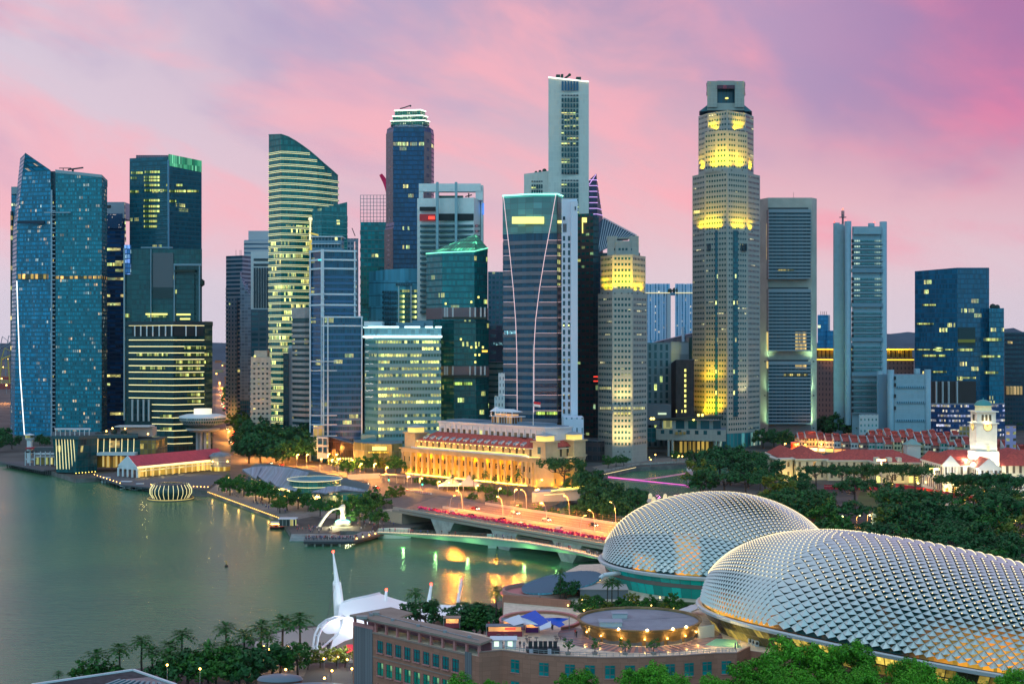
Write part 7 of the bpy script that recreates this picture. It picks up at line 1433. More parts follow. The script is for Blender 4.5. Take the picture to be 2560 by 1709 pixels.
# ------------------------------------------------------------------ spiky domes
def dome(name, lb, C0, ang, a1, a2, b, zr, h, nu, nv, zbase, lit_fn, ex=2.3):
    ex = ex if nu > 150 else 2.05
    opn = lambda f, g: (1-.8*math.exp(-((f-.47)/.07)**2)) if nu > 150 else .55+.75*math.exp(-((f-.62)/.17)**2-((g-.42)/.13)**2)
    d = Vector((math.cos(ang), math.sin(ang))); n = Vector((-math.sin(ang), math.cos(ang)))
    o = thing(name, lb, 'dome', (C0[0],C0[1],zbase))
    def sp(x, e): return math.copysign(abs(x)**(2/e), x)
    def P(i, j, off=0.0):
        u = .035+(math.pi-.07)*i/nu; v = math.pi*j/nv
        c = -sp(math.cos(u), ex); a = a1 if c < 0 else a2; r = sp(math.sin(u), ex)
        s, z = -math.cos(v)*b*r, sp(math.sin(v), 2.15 if nu > 150 else 2.0)*h*r*(1 if c < 0 else 1-.10*c*c)
        q = Vector((C0[0]+d.x*c*a+n.x*s, C0[1]+d.y*c*a+n.y*s, zr+z))
        if off:
            nm = Vector((d.x*c/a*1.0+n.x*s/b/b*b, d.y*c/a+n.y*s/b/b*b, z/h/h*b*.8)); nm.normalize(); q += nm*off
        return q
    mb = MB()
    for i in range(0, nu, 2):
        for j in range(0, nv, 2):
            mb.face([P(i,j,-.25),P(i+2,j,-.25),P(i+2,j+2,-.25),P(i,j+2,-.25)])
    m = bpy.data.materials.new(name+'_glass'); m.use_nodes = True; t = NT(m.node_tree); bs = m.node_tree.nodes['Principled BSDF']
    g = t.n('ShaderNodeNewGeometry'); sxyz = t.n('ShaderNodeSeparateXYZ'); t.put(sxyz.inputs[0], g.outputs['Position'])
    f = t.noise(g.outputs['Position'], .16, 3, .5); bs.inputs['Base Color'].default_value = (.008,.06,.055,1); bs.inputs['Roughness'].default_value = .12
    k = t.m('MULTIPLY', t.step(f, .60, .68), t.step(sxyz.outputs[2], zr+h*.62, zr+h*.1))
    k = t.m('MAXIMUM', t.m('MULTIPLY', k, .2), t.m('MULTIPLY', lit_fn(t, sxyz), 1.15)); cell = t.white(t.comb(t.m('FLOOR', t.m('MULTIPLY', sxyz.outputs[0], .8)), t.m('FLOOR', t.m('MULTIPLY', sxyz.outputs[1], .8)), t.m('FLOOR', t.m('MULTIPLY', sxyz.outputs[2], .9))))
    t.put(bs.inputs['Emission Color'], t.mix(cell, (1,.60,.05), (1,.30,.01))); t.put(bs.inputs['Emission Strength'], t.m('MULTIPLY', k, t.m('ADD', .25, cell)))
    part(o, 'glass_shell', mb, m, True)
    sh, fr, nl = MB(), MB(), MB(); random.seed(2)
    for i in range(1, nu):
        for j in range(1, nv):
            if (i+j) % 2 == 0: continue
            A, B_, T, Bt = P(i-1,j), P(i+1,j), P(i,j+1), P(i,j-1)
            if j > nv*.5: T, Bt = Bt, T
            v = math.pi*j/nv; up = math.sin(v); front = max(0, math.cos(v))
            lift = (.10+.5*max(0,opn(i/nu, j/nv)-.95)+.85*opn(i/nu, j/nv)*(1-up)**.8*(1 if j < nv/2 else .5))*min(1,(A-B_).length/1.4)
            tip = P(i,j,0); nm = (B_-A).cross(T-Bt); nm.normalize()
            if nm.z < 0: nm = -nm
            k = .95-.31*opn(i/nu, j/nv)*(1-.45*up); tip = T.lerp(Bt, k)+nm*lift
            sh.face([A+nm*.06, tip, T+nm*.06]); sh.face([tip, B_+nm*.06, T+nm*.06])
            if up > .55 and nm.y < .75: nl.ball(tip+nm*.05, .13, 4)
            for p, q in ((A,T),(T,B_)): fr.tube(p, q, .055, .055, 3, 0, False)
    alu = mat('aluminium_shade', (.66,.74,.71), .36, .2, spec=.5)
    part(o, 'shade_cladding', sh, alu); part(o, 'diamond_lattice', fr, mat('lattice_steel', (.10,.14,.13), .4))
    nb = part(o, 'tip_glint', nl, mat('tip_glint', (1,.8,.5), emit=(1,.72,.36), es=1.5)); nb['kind'] = 'stuff'  # glowing beads added as painted sunset glints on the shade tips, not lamps
    rim, rim2 = [P(i,0) for i in range(nu+1)], [P(i,nv) for i in range(nu, -1, -1)]
    loop = [(p.x,p.y) for p in rim[::3]+rim2[::3]]; c = Vector((sum(p[0] for p in loop)/len(loop), sum(p[1] for p in loop)/len(loop)))
    def off(k): return [tuple(Vector(p)+(Vector(p)-c).normalized()*k) for p in loop]
    part(o, 'rim_gutter', MB().loft([(zr-1.0,off(.2)),(zr-.7,off(1.3)),(zr-.1,off(1.5)),(zr+.1,off(1.0)),(zr-.1,off(.1))], cap=False), mat('rim_white', (.60,.62,.62), .4))
    return o, P, off
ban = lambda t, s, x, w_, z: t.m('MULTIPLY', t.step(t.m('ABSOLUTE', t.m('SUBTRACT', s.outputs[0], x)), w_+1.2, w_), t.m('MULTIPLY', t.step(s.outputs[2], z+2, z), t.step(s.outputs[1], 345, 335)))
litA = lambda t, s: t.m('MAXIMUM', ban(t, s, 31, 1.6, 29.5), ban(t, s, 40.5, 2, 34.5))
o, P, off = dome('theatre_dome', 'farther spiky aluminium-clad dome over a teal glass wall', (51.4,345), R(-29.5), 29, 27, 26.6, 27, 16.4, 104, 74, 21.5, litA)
part(o, 'base_wall', MB().loft([(21.4,off(-1.5)),(26.1,off(.1))], cap=False), FM('teal_wall', (.02,.20,.20), (.02,.27,.27), 2.4, 3.0, (.03,.97), (.04,.96), lit=0, rg=.2))
part(o, 'stone_band', MB().loft([(24.0,off(-.45)),(24.9,off(-.25))], cap=False), mat('band_taupe', (.22,.17,.15), .7))
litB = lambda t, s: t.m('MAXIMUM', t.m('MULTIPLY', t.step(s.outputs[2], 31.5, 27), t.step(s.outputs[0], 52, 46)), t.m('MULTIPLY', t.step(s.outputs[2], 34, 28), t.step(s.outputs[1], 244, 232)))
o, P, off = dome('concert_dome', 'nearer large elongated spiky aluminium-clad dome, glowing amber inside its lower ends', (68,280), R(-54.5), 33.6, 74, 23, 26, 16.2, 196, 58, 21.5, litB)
part(o, 'base_wall', MB().loft([(21.4,off(-2.4)),(25.1,off(.1))], cap=False), FM('lobby_glass', (.10,.09,.05), (.10,.09,.04), 1.9, 2.6, (.05,.95), (.05,.95), lit=.55, run=2, cell=.9, lc=(1,.72,.12), lc2=(.85,.6,.1), ls=.75, rg=.15))

# ------------------------------------------------------------------ mall podium and roof terrace
brick = FM('terrace_stone', (.30,.14,.10), (.38,.18,.13), 1.7, .85, (.015,.985), (.03,.97), lit=0, rg=.75, rw=.8, var=.10); pink = mat('pink_plaster', (.60,.22,.20), .7); tile = mat('roof_slab_grey', (.29,.22,.17), .8, var=.12, vs=.3)
P0, P1 = gp(882,1536,24), gp(1198,1607,24)
arcp = [gp(px,py,22.2) for px, py in ((1256,1626),(1320,1635),(1400,1641),(1500,1645),(1600,1644),(1700,1640),(1790,1634),(1842,1633))]
mo = thing('mall_building', 'pinkish brown stone mall with a roof terrace, dark square windows and a long flat canopy', 'building', (10,275,0))
foot = [(P0.x,P0.y),(P1.x,P1.y)]+[(p.x,p.y) for p in arcp]+[tuple(gp(1876,1616,22.2).to_2d()),(70,250),(110,218),(136,222),(134,238),(93,302),(84,342),(72,368),(50,380),(18,372),tuple(gp(1345,1462,21.5).to_2d()),tuple(gp(1262,1485,21.5).to_2d()),(-1.9,318),(-1.9,279),(-12,288),(-25,298)]
part(mo, 'wall', MB().prism(foot, -1, 21.5, 0, True, False, 1), [brick, mat('plaza_tiles', (.72,.58,.43), .8, var=.15, vs=.7)])
W2 = [Vector(p) for p in foot[:11]]
def parapet(a, b, z0, z1, th=.35, m=brick, nm='parapet'):
    a, b = Vector(a), Vector(b); d = (b-a).normalized(); n = Vector((-d.y,d.x))*th; part(mo, nm, MB().prism([tuple(a),tuple(b),tuple(b+n),tuple(a+n)], z0, z1), m)
for a, b in zip(W2[1:], W2[2:]): parapet(a, b, 21.5, 22.3)
for a, b in zip(W2[1:9], W2[2:10]): parapet(a-Vector((0,.06)), b-Vector((0,.06)), 22.3, 22.42, .5, mat('coping', (.34,.22,.18), .7), 'coping')
dW = (P1-P0); LW = dW.to_2d().length; dW = dW.to_2d().normalized(); nW = Vector((dW.y,-dW.x))
def onwall(s, z, o=0): q = Vector((P0.x,P0.y))+dW*s+nW*o; return Vector((q.x,q.y,z))
def wallbox(nm, s0, s1, z0, z1, o0, o1, m):
    P = [onwall(s0,0,o1),onwall(s1,0,o1),onwall(s1,0,o0),onwall(s0,0,o0)]; return part(mo, nm, MB().prism([(p.x,p.y) for p in P], z0, z1), m)
wallbox('ribbed_panel', .6, 6.6, 0, 21.9, 0, .12, FM('ribs', (.22,.22,.23), (.15,.15,.16), .3, 60, (.3,.95), (0,1), lit=0, rg=.5, wmetal=.3)); wallbox('ribbed_panel', 34.6, 36.4, 0, 21.9, 0, .12, MATS['ribs'])
wg_ = FM('mall_glass', (.06,.05,.05), (.03,.09,.10), 1.5, 1.3, (.05,.95), (.05,.95), lit=.0, rg=.08); wgl = FM('mall_glass_lit', (.05,.12,.08), (.04,.16,.13), 1.2, 1.2, (.06,.94), (.06,.94), lit=.35, run=1, lc=(.7,1,.3), lc2=(.3,.8,.5), ls=.6, rg=.1)
for r, (z0, z1, m_) in enumerate(((17.6,20.0,wg_),(13.0,15.6,wgl),(8.6,11.2,wg_))):
    for i in range(9):
        s = 8.2+i*2.85; f = wallbox('window', s, s+1.75, z0, z1, -.02, .03, m_)
        for g in (wallbox('reveal', s-.12, s, z0-.1, z1+.1, 0, .28, pink), wallbox('sill', s-.15, s+1.9, z0-.22, z0-.02, 0, .3, pink), wallbox('mullion', s+.82, s+.92, z0, z1, .03, .09, dark)): g.parent = f
wallbox('stone_course', 6.6, 34.6, 21.2, 21.5, 0, .16, mat('coping', (.34,.22,.18))); wallbox('stone_course', 6.6, 34.6, 16.4, 16.6, 0, .10, mat('coping', (.34,.22,.18)))
for a, b in zip(arcp, arcp[1:]):
    L = (b-a).length; d = (b-a).to_2d().normalized(); n = Vector((d.y,-d.x)); k = max(1, int(L//3.2))
    for i in range(k):
        s = L*(i+.5)/k; c = a.to_2d()+d*s
        for z0, z1 in ((18.5,20.9),(14.5,16.9)):
            f = part(mo, 'window', MB().prism([tuple(c-d*.95+n*.05),tuple(c+d*.95+n*.05),tuple(c+d*.95-n*.1),tuple(c-d*.95-n*.1)], z0, z1), FM('mall_glass_teal', (.15,.13,.12), (.03,.13,.14), .95, 1.2, (.06,.94), (.05,.95), lit=0, rg=.08)); part(mo, 'sill', MB().prism([tuple(c-d*1.05+n*.16),tuple(c+d*1.05+n*.16),tuple(c+d*1.05-n*.1),tuple(c-d*1.05-n*.1)], z0-.14, z0), pink).parent = f
# canopy roof over the open gallery
roofp = [P0+Vector((-.6,-.5,0)), P1+Vector((.2,-.8,0)), gp(1231,1598,24), gp(1110,1566,24), gp(1000,1543,24), gp(1031,1532,24), gp(977,1518,24)]
part(mo, 'canopy_roof', MB().prism([(p.x,p.y) for p in roofp], 23.75, 24.15), tile)
wallbox('gallery_wall', 0, 6.8, 21.5, 22.6, -.4, 0, pink); wallbox('gallery_beam', 0, LW, 23.3, 23.75, -.5, -.1, pink)
for i in range(12): s = .2+i*(LW-.7)/11; wallbox('gallery_column', s, s+.45, 21.5, 23.4, -.5, -.05, pink)
wallbox('gallery_back', 0, LW-1, 21.5, 23.4, -4.2, -3.9, FM('gallery_back', (.30,.13,.15), (.12,.10,.04), 3.3, 30, (.3,.7), (0,.0), lit=0)); wallbox('gallery_back_window', 10, 13, 22.3, 23, -3.88, -3.8, glow_l)
for s in (17,21,26): wallbox('gallery_lamp', s, s+1.6, 22.5, 22.75, -3.85, -3.7, mat('warm_dim2', (1,.6,.2), emit=(1,.55,.12), es=1.2))
# curved courtyard wall with the sail shades, drum and oval roof
def cwall(nm, cx, cy, rx, ry, z0, z1, a0, a1, m, th=.5, n=30):
    mb = MB(); A = [a0+(a1-a0)*k/n for k in range(n+1)]
    o_ = [(cx+rx*math.cos(a), cy+ry*math.sin(a)) for a in A]; i_ = [(cx+(rx-th)*math.cos(a), cy+(ry-th)*math.sin(a)) for a in A]
    for k in range(n): mb.prism([o_[k],o_[k+1],i_[k+1],i_[k]], z0, z1)
    return part(mo, nm, mb, m)
c = gp(1345,1560,21.5); cwall('courtyard_wall', c.x+.5, c.y+2.6, 8.6, 9.6, 21.3, 22.0, R(-60), R(200), brick); cwall('courtyard_coping', c.x+.5, c.y+2.6, 8.7, 9.7, 22.0, 22.15, R(-60), R(200), pink, .7)
part(mo, 'courtyard_back', MB().bar((-2,318,18),(13,311,18),.6,5.2), brick)
c2 = gp(1345,1482,21.5); cwall('drum_wall', c2.x, c2.y, 8.4, 9, 17, 22.6, R(60), R(330), mat('drum_pink', (.40,.24,.20), .7)); part(mo, 'drum_floor', MB().lathe([(9,21.6),(0,21.62)], c2.x, c2.y, 30), pink)
for (px, py, w_, h_) in ((1265,1545,14,11),(1345,1552,28,9),(1382,1553,22,8)): q = gp(px,py,21.5); part(mo, 'courtyard_window', MB().box(q.x,309.2-q.x*.42,19.9,q.x+w_*.085,309.5-q.x*.42,21.4), mat('mall_pane', (.04,.09,.09), .1))
def grid_poly(nm, par, C4, m, n=8, sag=.0, lab=None, th=.05):
    """a stretched sheet between four corners, sagging in the middle"""
    A, B_, C_, D = [Vector(p) for p in C4]; mb = MB()
    def q(i, j): u, v = i/n, j/n; p = A.lerp(B_,u).lerp(D.lerp(C_,u),v); return p-Vector((0,0,sag*16*u*(1-u)*v*(1-v)*.6+0))
    for i in range(n):
        for j in range(n): mb.face([q(i,j),q(i+1,j),q(i+1,j+1),q(i,j+1)]); mb.face([q(i,j)-Vector((0,0,th)),q(i,j+1)-Vector((0,0,th)),q(i+1,j+1)-Vector((0,0,th)),q(i+1,j)-Vector((0,0,th))])
    return part(par, nm, mb, m, True)
blue = mat('sail_blue', (.01,.10,.55), .6); saw = mat('sail_white', (.70,.74,.80), .6)
t = thing('shade_sails', 'cluster of blue and white fabric shade sails strung over the terrace courtyard', 'shade sail', tuple(gp(1350,1565,21.5)))
S = lambda px, py, dz=0: gp(px, py, 24+dz)
for C4, m_ in ((((1300,1540),(1338,1530),(1362,1545),(1335,1550)),blue),(((1320,1552),(1357,1545),(1376,1558),(1340,1561)),blue),(((1362,1544),(1395,1549),(1423,1545),(1385,1558)),blue),(((1385,1560),(1400,1556),(1412,1560),(1398,1563)),blue),(((1258,1549),(1298,1541),(1312,1556),(1285,1559)),saw),(((1300,1541),(1325,1555),(1345,1560),(1310,1556)),saw),(((1348,1565),(1377,1557),(1378,1566),(1350,1571)),saw)):
    q = [S(*p) for p in C4]; q[1].z += .5; q[3].z -= .3; grid_poly('sail', t, q, m_, 6, .25)
for px, py in ((1338,1530),(1423,1545),(1258,1549)): q = S(px,py); part(t, 'mast', MB().tube((q.x,q.y,21.5),(q.x,q.y,q.z+.5),.08), steel)
q = gp(1405,1458,24); q.y = 333; q.x = wx(1405,333)
t = thing('oval_roof', 'large blue-grey oval metal roof tilted over the far corner of the terrace', 'roof', (q.x,q.y,21.5))
mb = MB(); n = 40; ring = [(q.x+9.2*math.cos(a)+3*math.sin(a), q.y+13*math.sin(a)) for a in [2*math.pi*k/n for k in range(n)]]
zf = lambda p: 23.6+.10*(p[0]-q.x)
mb.prism(ring, [zf(p)-.4 for p in ring], [zf(p) for p in ring]); part(t, 'roof_sheet', mb, FM('oval_ribs', (.10,.17,.23), (.13,.21,.28), .5, 60, lit=0)); part(t, 'drum', MB().prism([(q.x+(p[0]-q.x)*.8, q.y+(p[1]-q.y)*.8) for p in ring], 20, 22.6), brick)
mb = MB()
for k in range(-16, 17):
    y = q.y+k*.78; hx = 9.2*math.sqrt(max(0,1-(k*.78/13)**2)); xo = q.x+3*(k*.78/13)
    if hx > 1: mb.tube((xo-hx,y,zf((xo-hx,0))+.03),(xo+hx,y,zf((xo+hx,0))+.03),.05,.05,3)
part(t, 'standing_seam', mb, mat('seam_blue', (.16,.25,.32), .4)); part(t, 'vent_pipe', MB().path([Vector((q.x+9,q.y+1,24.1)),Vector((q.x+10,q.y+1,25)),Vector((q.x+14,q.y+2,25.4))],.5,8), white)
# round pavilion
X, Y = wx(1598,283), 283
t = thing('round_pavilion', 'low round brown pavilion with a flat grey roof and glowing wall lamps on the terrace', 'pavilion', (X,Y,21.5))
bw = FM('bronze_panel', (.20,.12,.05), (.22,.14,.06), 1.6, .8, (.03,.97), (.06,.94), lit=0, rg=.45)
part(t, 'drum_wall', MB().lathe([(11.2,21.5),(12.3,24.3),(12.6,24.5),(12.6,24.7),(12.0,24.7),(11.9,24.3)], X, Y, 48), bw)
part(t, 'roof', MB().lathe([(12.0,24.25),(6,24.4),(0,24.45)], X, Y, 48), mat('pav_roof', (.24,.27,.31), .55, var=.15, vs=.25))
part(t, 'roof_seam', MB().bar((X-11,Y-4,24.42),(X+11,Y+3,24.42),.1,.03), mat('seam_grey', (.15,.17,.2)))
for dx, dy, w_, l_, hh in ((-6.2,-5.2,4.4,3.4,.75),(-3.8,2.2,3.0,2.2,.9)):
    part(t, 'roof_hatch', MB().box(X+dx-w_/2,Y+dy-l_/2,24.3,X+dx+w_/2,Y+dy+l_/2,24.4+hh), mat('hatch_white', (.5,.52,.52), .6)); part(t, 'hatch_lid', MB().box(X+dx-w_/2-.15,Y+dy-l_/2-.15,24.4+hh,X+dx+w_/2+.15,Y+dy+l_/2+.15,24.5+hh), mat('hatch_lid', (.30,.36,.42), .4))
for k in range(7):
    a = R(-90-66+k*22); c_, s_ = math.cos(a), math.sin(a); 
    part(t, 'wall_panel', MB().prism([(X+11.55*math.cos(a+da)*1.0, Y+11.55*math.sin(a+da)) for da in (.02,.34)]+[(X+11.2*math.cos(a+da), Y+11.2*math.sin(a+da)) for da in (.34,.02)], 21.5, 23.2), mat('grey_panel_dark', (.10,.10,.11), .6))
    part(t, 'wall_lamp', MB().ball((X+11.9*c_,Y+11.9*s_,22.9),.16,6), glow_s); lamp(t, (X+12.3*c_,Y+12.3*s_,22.9), 60, (1,.58,.16), .1)
for px in (1556,1615,1672,1724): 
    a = math.atan2(-9.6,(wx(px,272)-X)); part(t, 'flood_lamp', MB().ball((X+12.4*math.cos(a),Y+12.4*math.sin(a),24.75),.26,6), mat('flood_bulb', (1,.8,.4), emit=(1,.75,.35), es=20)); lamp(t, (X+13*math.cos(a),Y+13*math.sin(a),24.6), 110, (1,.68,.25), .15)
part(mo, 'plaza_ring', MB().lathe([(16.5,21.52),(11,21.53)], X, Y-1.2, 48, 0, (1,1), 0, R(150), R(380)), FM('ring_tiles', (.30,.16,.15), (.20,.19,.22), 1.6, 60, (.0,.5), (0,1), lit=0))
part(mo, 'lobby_screen', MB().bar((gp(1745,1595,21.5)),(gp(1785,1590,21.5)),.3,2.4), mat('screen_pale', (.42,.48,.50), .3)); part(mo, 'green_floor', MB().prism([tuple(gp(*p,21.5).to_2d()) for p in ((1762,1612),(1855,1619),(1838,1598),(1790,1595))],21.5,21.53), mat('green_floor', (.20,.50,.34), .6))
part(mo, 'lobby_roof', MB().bar(gp(1712,1528,23),gp(1745,1515,23),3,.25), white)
for px, py in ((1830,1592),(1750,1600)): q = gp(px,py,22.5); lamp(mo, tuple(q+Vector((0,-1.5,1))), 350, (1,.66,.18), .3)
# terrace stalls, stage, planters, people
random.seed(31)
for k, (px, py, w_, lb, rf) in enumerate(((1285,1572,5.2,'flat grey roofed bar stall nearest the courtyard wall',roofgrey),(1262,1588,7.6,'long grey roofed bar stall with a purple counter on the terrace',roofgrey),(1330,1578,3.2,'small dark roofed stall beside the courtyard sails',dark),(1130,1567,3.6,'tan roofed stall glowing pink at the edge of the trees',mat('stall_tan',(.3,.22,.16))))):
    q = gp(px,py,21.5); t = thing('bar_stall', lb, 'stall', tuple(q), 0, 'bar stalls on the roof terrace')
    part(t, 'roof', MB().box(q.x-w_/2,q.y-1.2,23.5,q.x+w_/2,q.y+1.4,23.65), rf); part(t, 'counter', MB().box(q.x-w_/2+.3,q.y-.9,21.5,q.x+w_/2-.3,q.y-.6,22.5), [mat('counter_purple',(.16,.03,.22)),mat('counter_red',(.25,.03,.05))][k % 2]); part(t, 'lit_back', MB().box(q.x-w_/2+.5,q.y+.9,22.0,q.x+w_/2-.5,q.y+1.0,23.1), mat('bar_warm', (1,.6,.3)))
    for sx_ in (-1,1): part(t, 'post', MB().tube((q.x+sx_*(w_/2-.15),q.y-1,21.5),(q.x+sx_*(w_/2-.15),q.y-1,23.5),.06), steel)
    lamp(t, (q.x,q.y-.2,23.1), 90, (1,.5,.2), .2)
q = gp(1275,1575,23.6); solo('red_sign', MB().box(q.x-1,q.y-.1,23.7,q.x+1.1,q.y,24.2), mat('red_sign', (1,.1,.05)), 'small red lit sign board on the grey bar stall roof', 'sign')
for px, lb in ((1242,'white food kiosk with an open lit hatch, left of the pair'),(1276,'white food kiosk with an open lit hatch, right of the pair')):
    q = gp(px,1618,21.5); t = thing('food_kiosk', lb, 'kiosk', tuple(q), 0, 'food kiosks'); part(t, 'body', MB().box(q.x-1.1,q.y-.8,21.5,q.x+1.1,q.y+.8,23.2), pale); part(t, 'lit_hatch', MB().box(q.x-.5,q.y-.84,21.9,q.x+.4,q.y-.8,22.9), mat('hatch_lit', (.8,1,.8), emit=(.8,1,.7), es=1.0)); part(t, 'awning', MB().prism([(q.x-1.3,q.y-1.3),(q.x+1.3,q.y-1.3),(q.x+1.3,q.y+.9),(q.x-1.3,q.y+.9)],23.2,[23.3,23.3,23.6,23.6]), saw)
q = gp(1357,1632,21.5); t = thing('stage', 'low black stage platform with metal stairs on the terrace', 'stage', tuple(q)); part(t, 'deck', MB().box(q.x-3.2,q.y-.6,22.0,q.x+3.2,q.y+1.6,22.5), dark); part(t, 'skirt', MB().box(q.x-3.1,q.y-.5,21.5,q.x+3.1,q.y+1.5,22.0), mat('skirt_black', (.012,.014,.016))); 
for dx in (-2.6,.9): part(t, 'stair', MB().prism([(q.x+dx,q.y-1.7),(q.x+dx+.7,q.y-1.7),(q.x+dx+.7,q.y-.6),(q.x+dx,q.y-.6)],21.5,[21.55,21.55,22.5,22.5]), steel)
for i, px in enumerate((1326,1339,1352,1363,1376,1388)):
    s = gp(px,1622,22.5); s.y = q.y+.5; s.x = wx(px,s.y); t2 = thing('loudspeaker', 'black loudspeaker on the stage, %s in the row of six' % ['first from the left','second from the left','third from the left','third from the right','second from the right','first from the right'][i], 'loudspeaker', (s.x,s.y,22.5), 0, 'loudspeakers on the stage')
    part(t2, 'cabinet', MB().box(s.x-.36,s.y-.3,22.5,s.x+.36,s.y+.3,23.7), mat('speaker_black', (.01,.011,.012), .5)); part(t2, 'grille', MB().box(s.x-.3,s.y-.33,22.6,s.x+.3,s.y-.3,23.6), mat('grille_grey', (.03,.03,.032), .8))
for px, py, k in ((1438,1588,0),(1441,1592,3),(1379,1572,1),(1382,1574,3),(1345,1505,3),(1338,1508,2),(1334,1510,3),(1350,1502,3),(1838,1622,2),(1850,1614,1),(1845,1618,5),(1486,1596,0),(1300,1618,3),(1310,1620,5),(1255,1618,3),(1234,1565,3),(1222,1568,0)):
    q = gp(px,py,21.5); person(q.x,q.y,21.52,'person in a %s top on the roof terrace','people on the roof terrace',k,.8)

# ------------------------------------------------------------------ white tent theatre by the water
t = thing('tent_theatre', 'white tensile tent theatre with tall masts tipped by red lamps at the waterfront', 'tent', (wx(900,385),385,0))
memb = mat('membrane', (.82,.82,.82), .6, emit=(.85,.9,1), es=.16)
def coons(top, bot, n=14, m=10, dip=0.0):
    def ev(pl, u): k = u*(len(pl)-1); i = min(int(k), len(pl)-2); return pl[i].lerp(pl[i+1], k-i)
    mb = MB(); G = [[ev(top,i/n).lerp(ev(bot,i/n), j/m)-Vector((0,0,dip*math.sin(math.pi*j/m))) for j in range(m+1)] for i in range(n+1)]
    for i in range(n):
        for j in range(m): mb.face([G[i][j],G[i][j+1],G[i+1][j+1],G[i+1][j]]); o_ = Vector((0,.05,-.12)); mb.face([G[i][j]+o_,G[i+1][j]+o_,G[i+1][j+1]+o_,G[i][j+1]+o_])
    return mb
topc = [pt(850,1507,385),pt(880,1497,388),pt(915,1490,392),pt(949,1482,398),pt(975,1492,400),pt(1012,1503,404),pt(1060,1508,408),pt(1120,1511,411),pt(1166,1511,415)]
botc = [pt(826,1620,356),pt(862,1600,360),pt(905,1586,364),pt(950,1575,368),pt(990,1566,372),pt(1030,1558,378),pt(1075,1552,386),pt(1115,1545,394),pt(1146,1528,404)]
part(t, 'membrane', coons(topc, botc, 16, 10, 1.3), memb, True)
part(t, 'edge_truss', MB().path(topc[:4], .35, 6).path([p+Vector((.3,-.6,-1)) for p in topc[:4]], .2, 5), white)
arch = [pt(858,1538,378),pt(838,1541,372),pt(815,1549,368),pt(798,1562,364),pt(787,1585,361),pt(783,1612,358),pt(785,1622,357)]
part(t, 'arch_truss', MB().path(arch, .3, 6).path([p+Vector((1.0,-.4,-.3)) for p in arch], .3, 6), white)
for a in arch: part(t, 'arch_strut', MB().tube(a, a+Vector((1.0,-.4,-.3)), .14), white)
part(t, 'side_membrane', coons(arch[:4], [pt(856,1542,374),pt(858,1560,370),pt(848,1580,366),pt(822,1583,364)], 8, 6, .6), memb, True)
part(t, 'tie_beam', MB().tube(pt(846,1582,366), pt(800,1622,357), .3), white)
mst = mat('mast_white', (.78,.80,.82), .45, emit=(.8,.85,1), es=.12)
part(t, 'mast', MB().tube(pt(850,1545,386), pt(842,1455,386), 1.6, 1.15, 10).tube(pt(842,1455,386), pt(833,1381,386), .75, .18, 8), mst); part(t, 'mast_fin', MB().prism([(wx(833,386),385.6),(wx(845,386),385.6),(wx(845,386),386.4),(wx(833,386),386.4)], [wz(1475,386),wz(1470,386),wz(1470,386),wz(1475,386)], [wz(1452,386),wz(1440,386),wz(1440,386),wz(1452,386)]), mst)
part(t, 'mast_lamp', MB().ball(pt(833,1378,386), .38), glow_r)
for bx, by, tx, ty, Y in ((961,1522,966,1476,396),(1071,1508,1078,1462,404),(1142,1526,1154,1446,410)):
    part(t, 'mast', MB().tube(pt(bx,by,Y), pt(tx,ty,Y), .62, .34, 8), mst); part(t, 'mast_lamp', MB().ball(pt(tx,ty-3,Y), .4), glow_r)
for k in (0, 3): part(t, 'stay_cable', MB().tube(pt(834+k,1458,386), pt(818+k,1545,372), .06, .06, 4), dark)
part(t, 'right_truss', MB().path([pt(1163,1511,415),pt(1152,1530,408),pt(1130,1545,400),pt(1112,1552,396)], .3, 6).path([pt(1157,1511,415),pt(1144,1528,408),pt(1122,1543,400)], .3, 6), white)
for a in ((1160,1517),(1150,1528),(1138,1536),(1126,1544)): part(t, 'truss_rung', MB().tube(pt(a[0],a[1],408), pt(a[0]-7,a[1]-2,408), .16), white)
q = gp(850,1645,1); part(t, 'platform', MB().lathe([(26,-3),(26,.6),(0,.62)], wx(880,372), 374, 40, 0, (1,.85)), mat('tent_floor', (.38,.34,.30), .8)); part(t, 'stage_glow', MB().box(wx(862,362),360,.7,wx(890,362),366,1.6), mat('stage_red', (.8,.05,.1), emit=(1,.03,.08), es=.4))
lamp(t, (wx(872,362),358,4), 400, (1,.05,.12), .4); lamp(t, (wx(880,372),372,7), 2600, (.9,.95,1), .5)
for px, py, Y in ((870,1560,350),(1000,1530,366)): lamp(t, tuple(pt(px,py,Y)+Vector((0,-4,-3))), 2600, (.85,.92,1), .5)
for i in range(12): q = gp(796+i*4, 1622+random.uniform(-6,4), .7); person(q.x,q.y,.65,'person in a %s top gathered under the white tent arch','people under the tent arch')
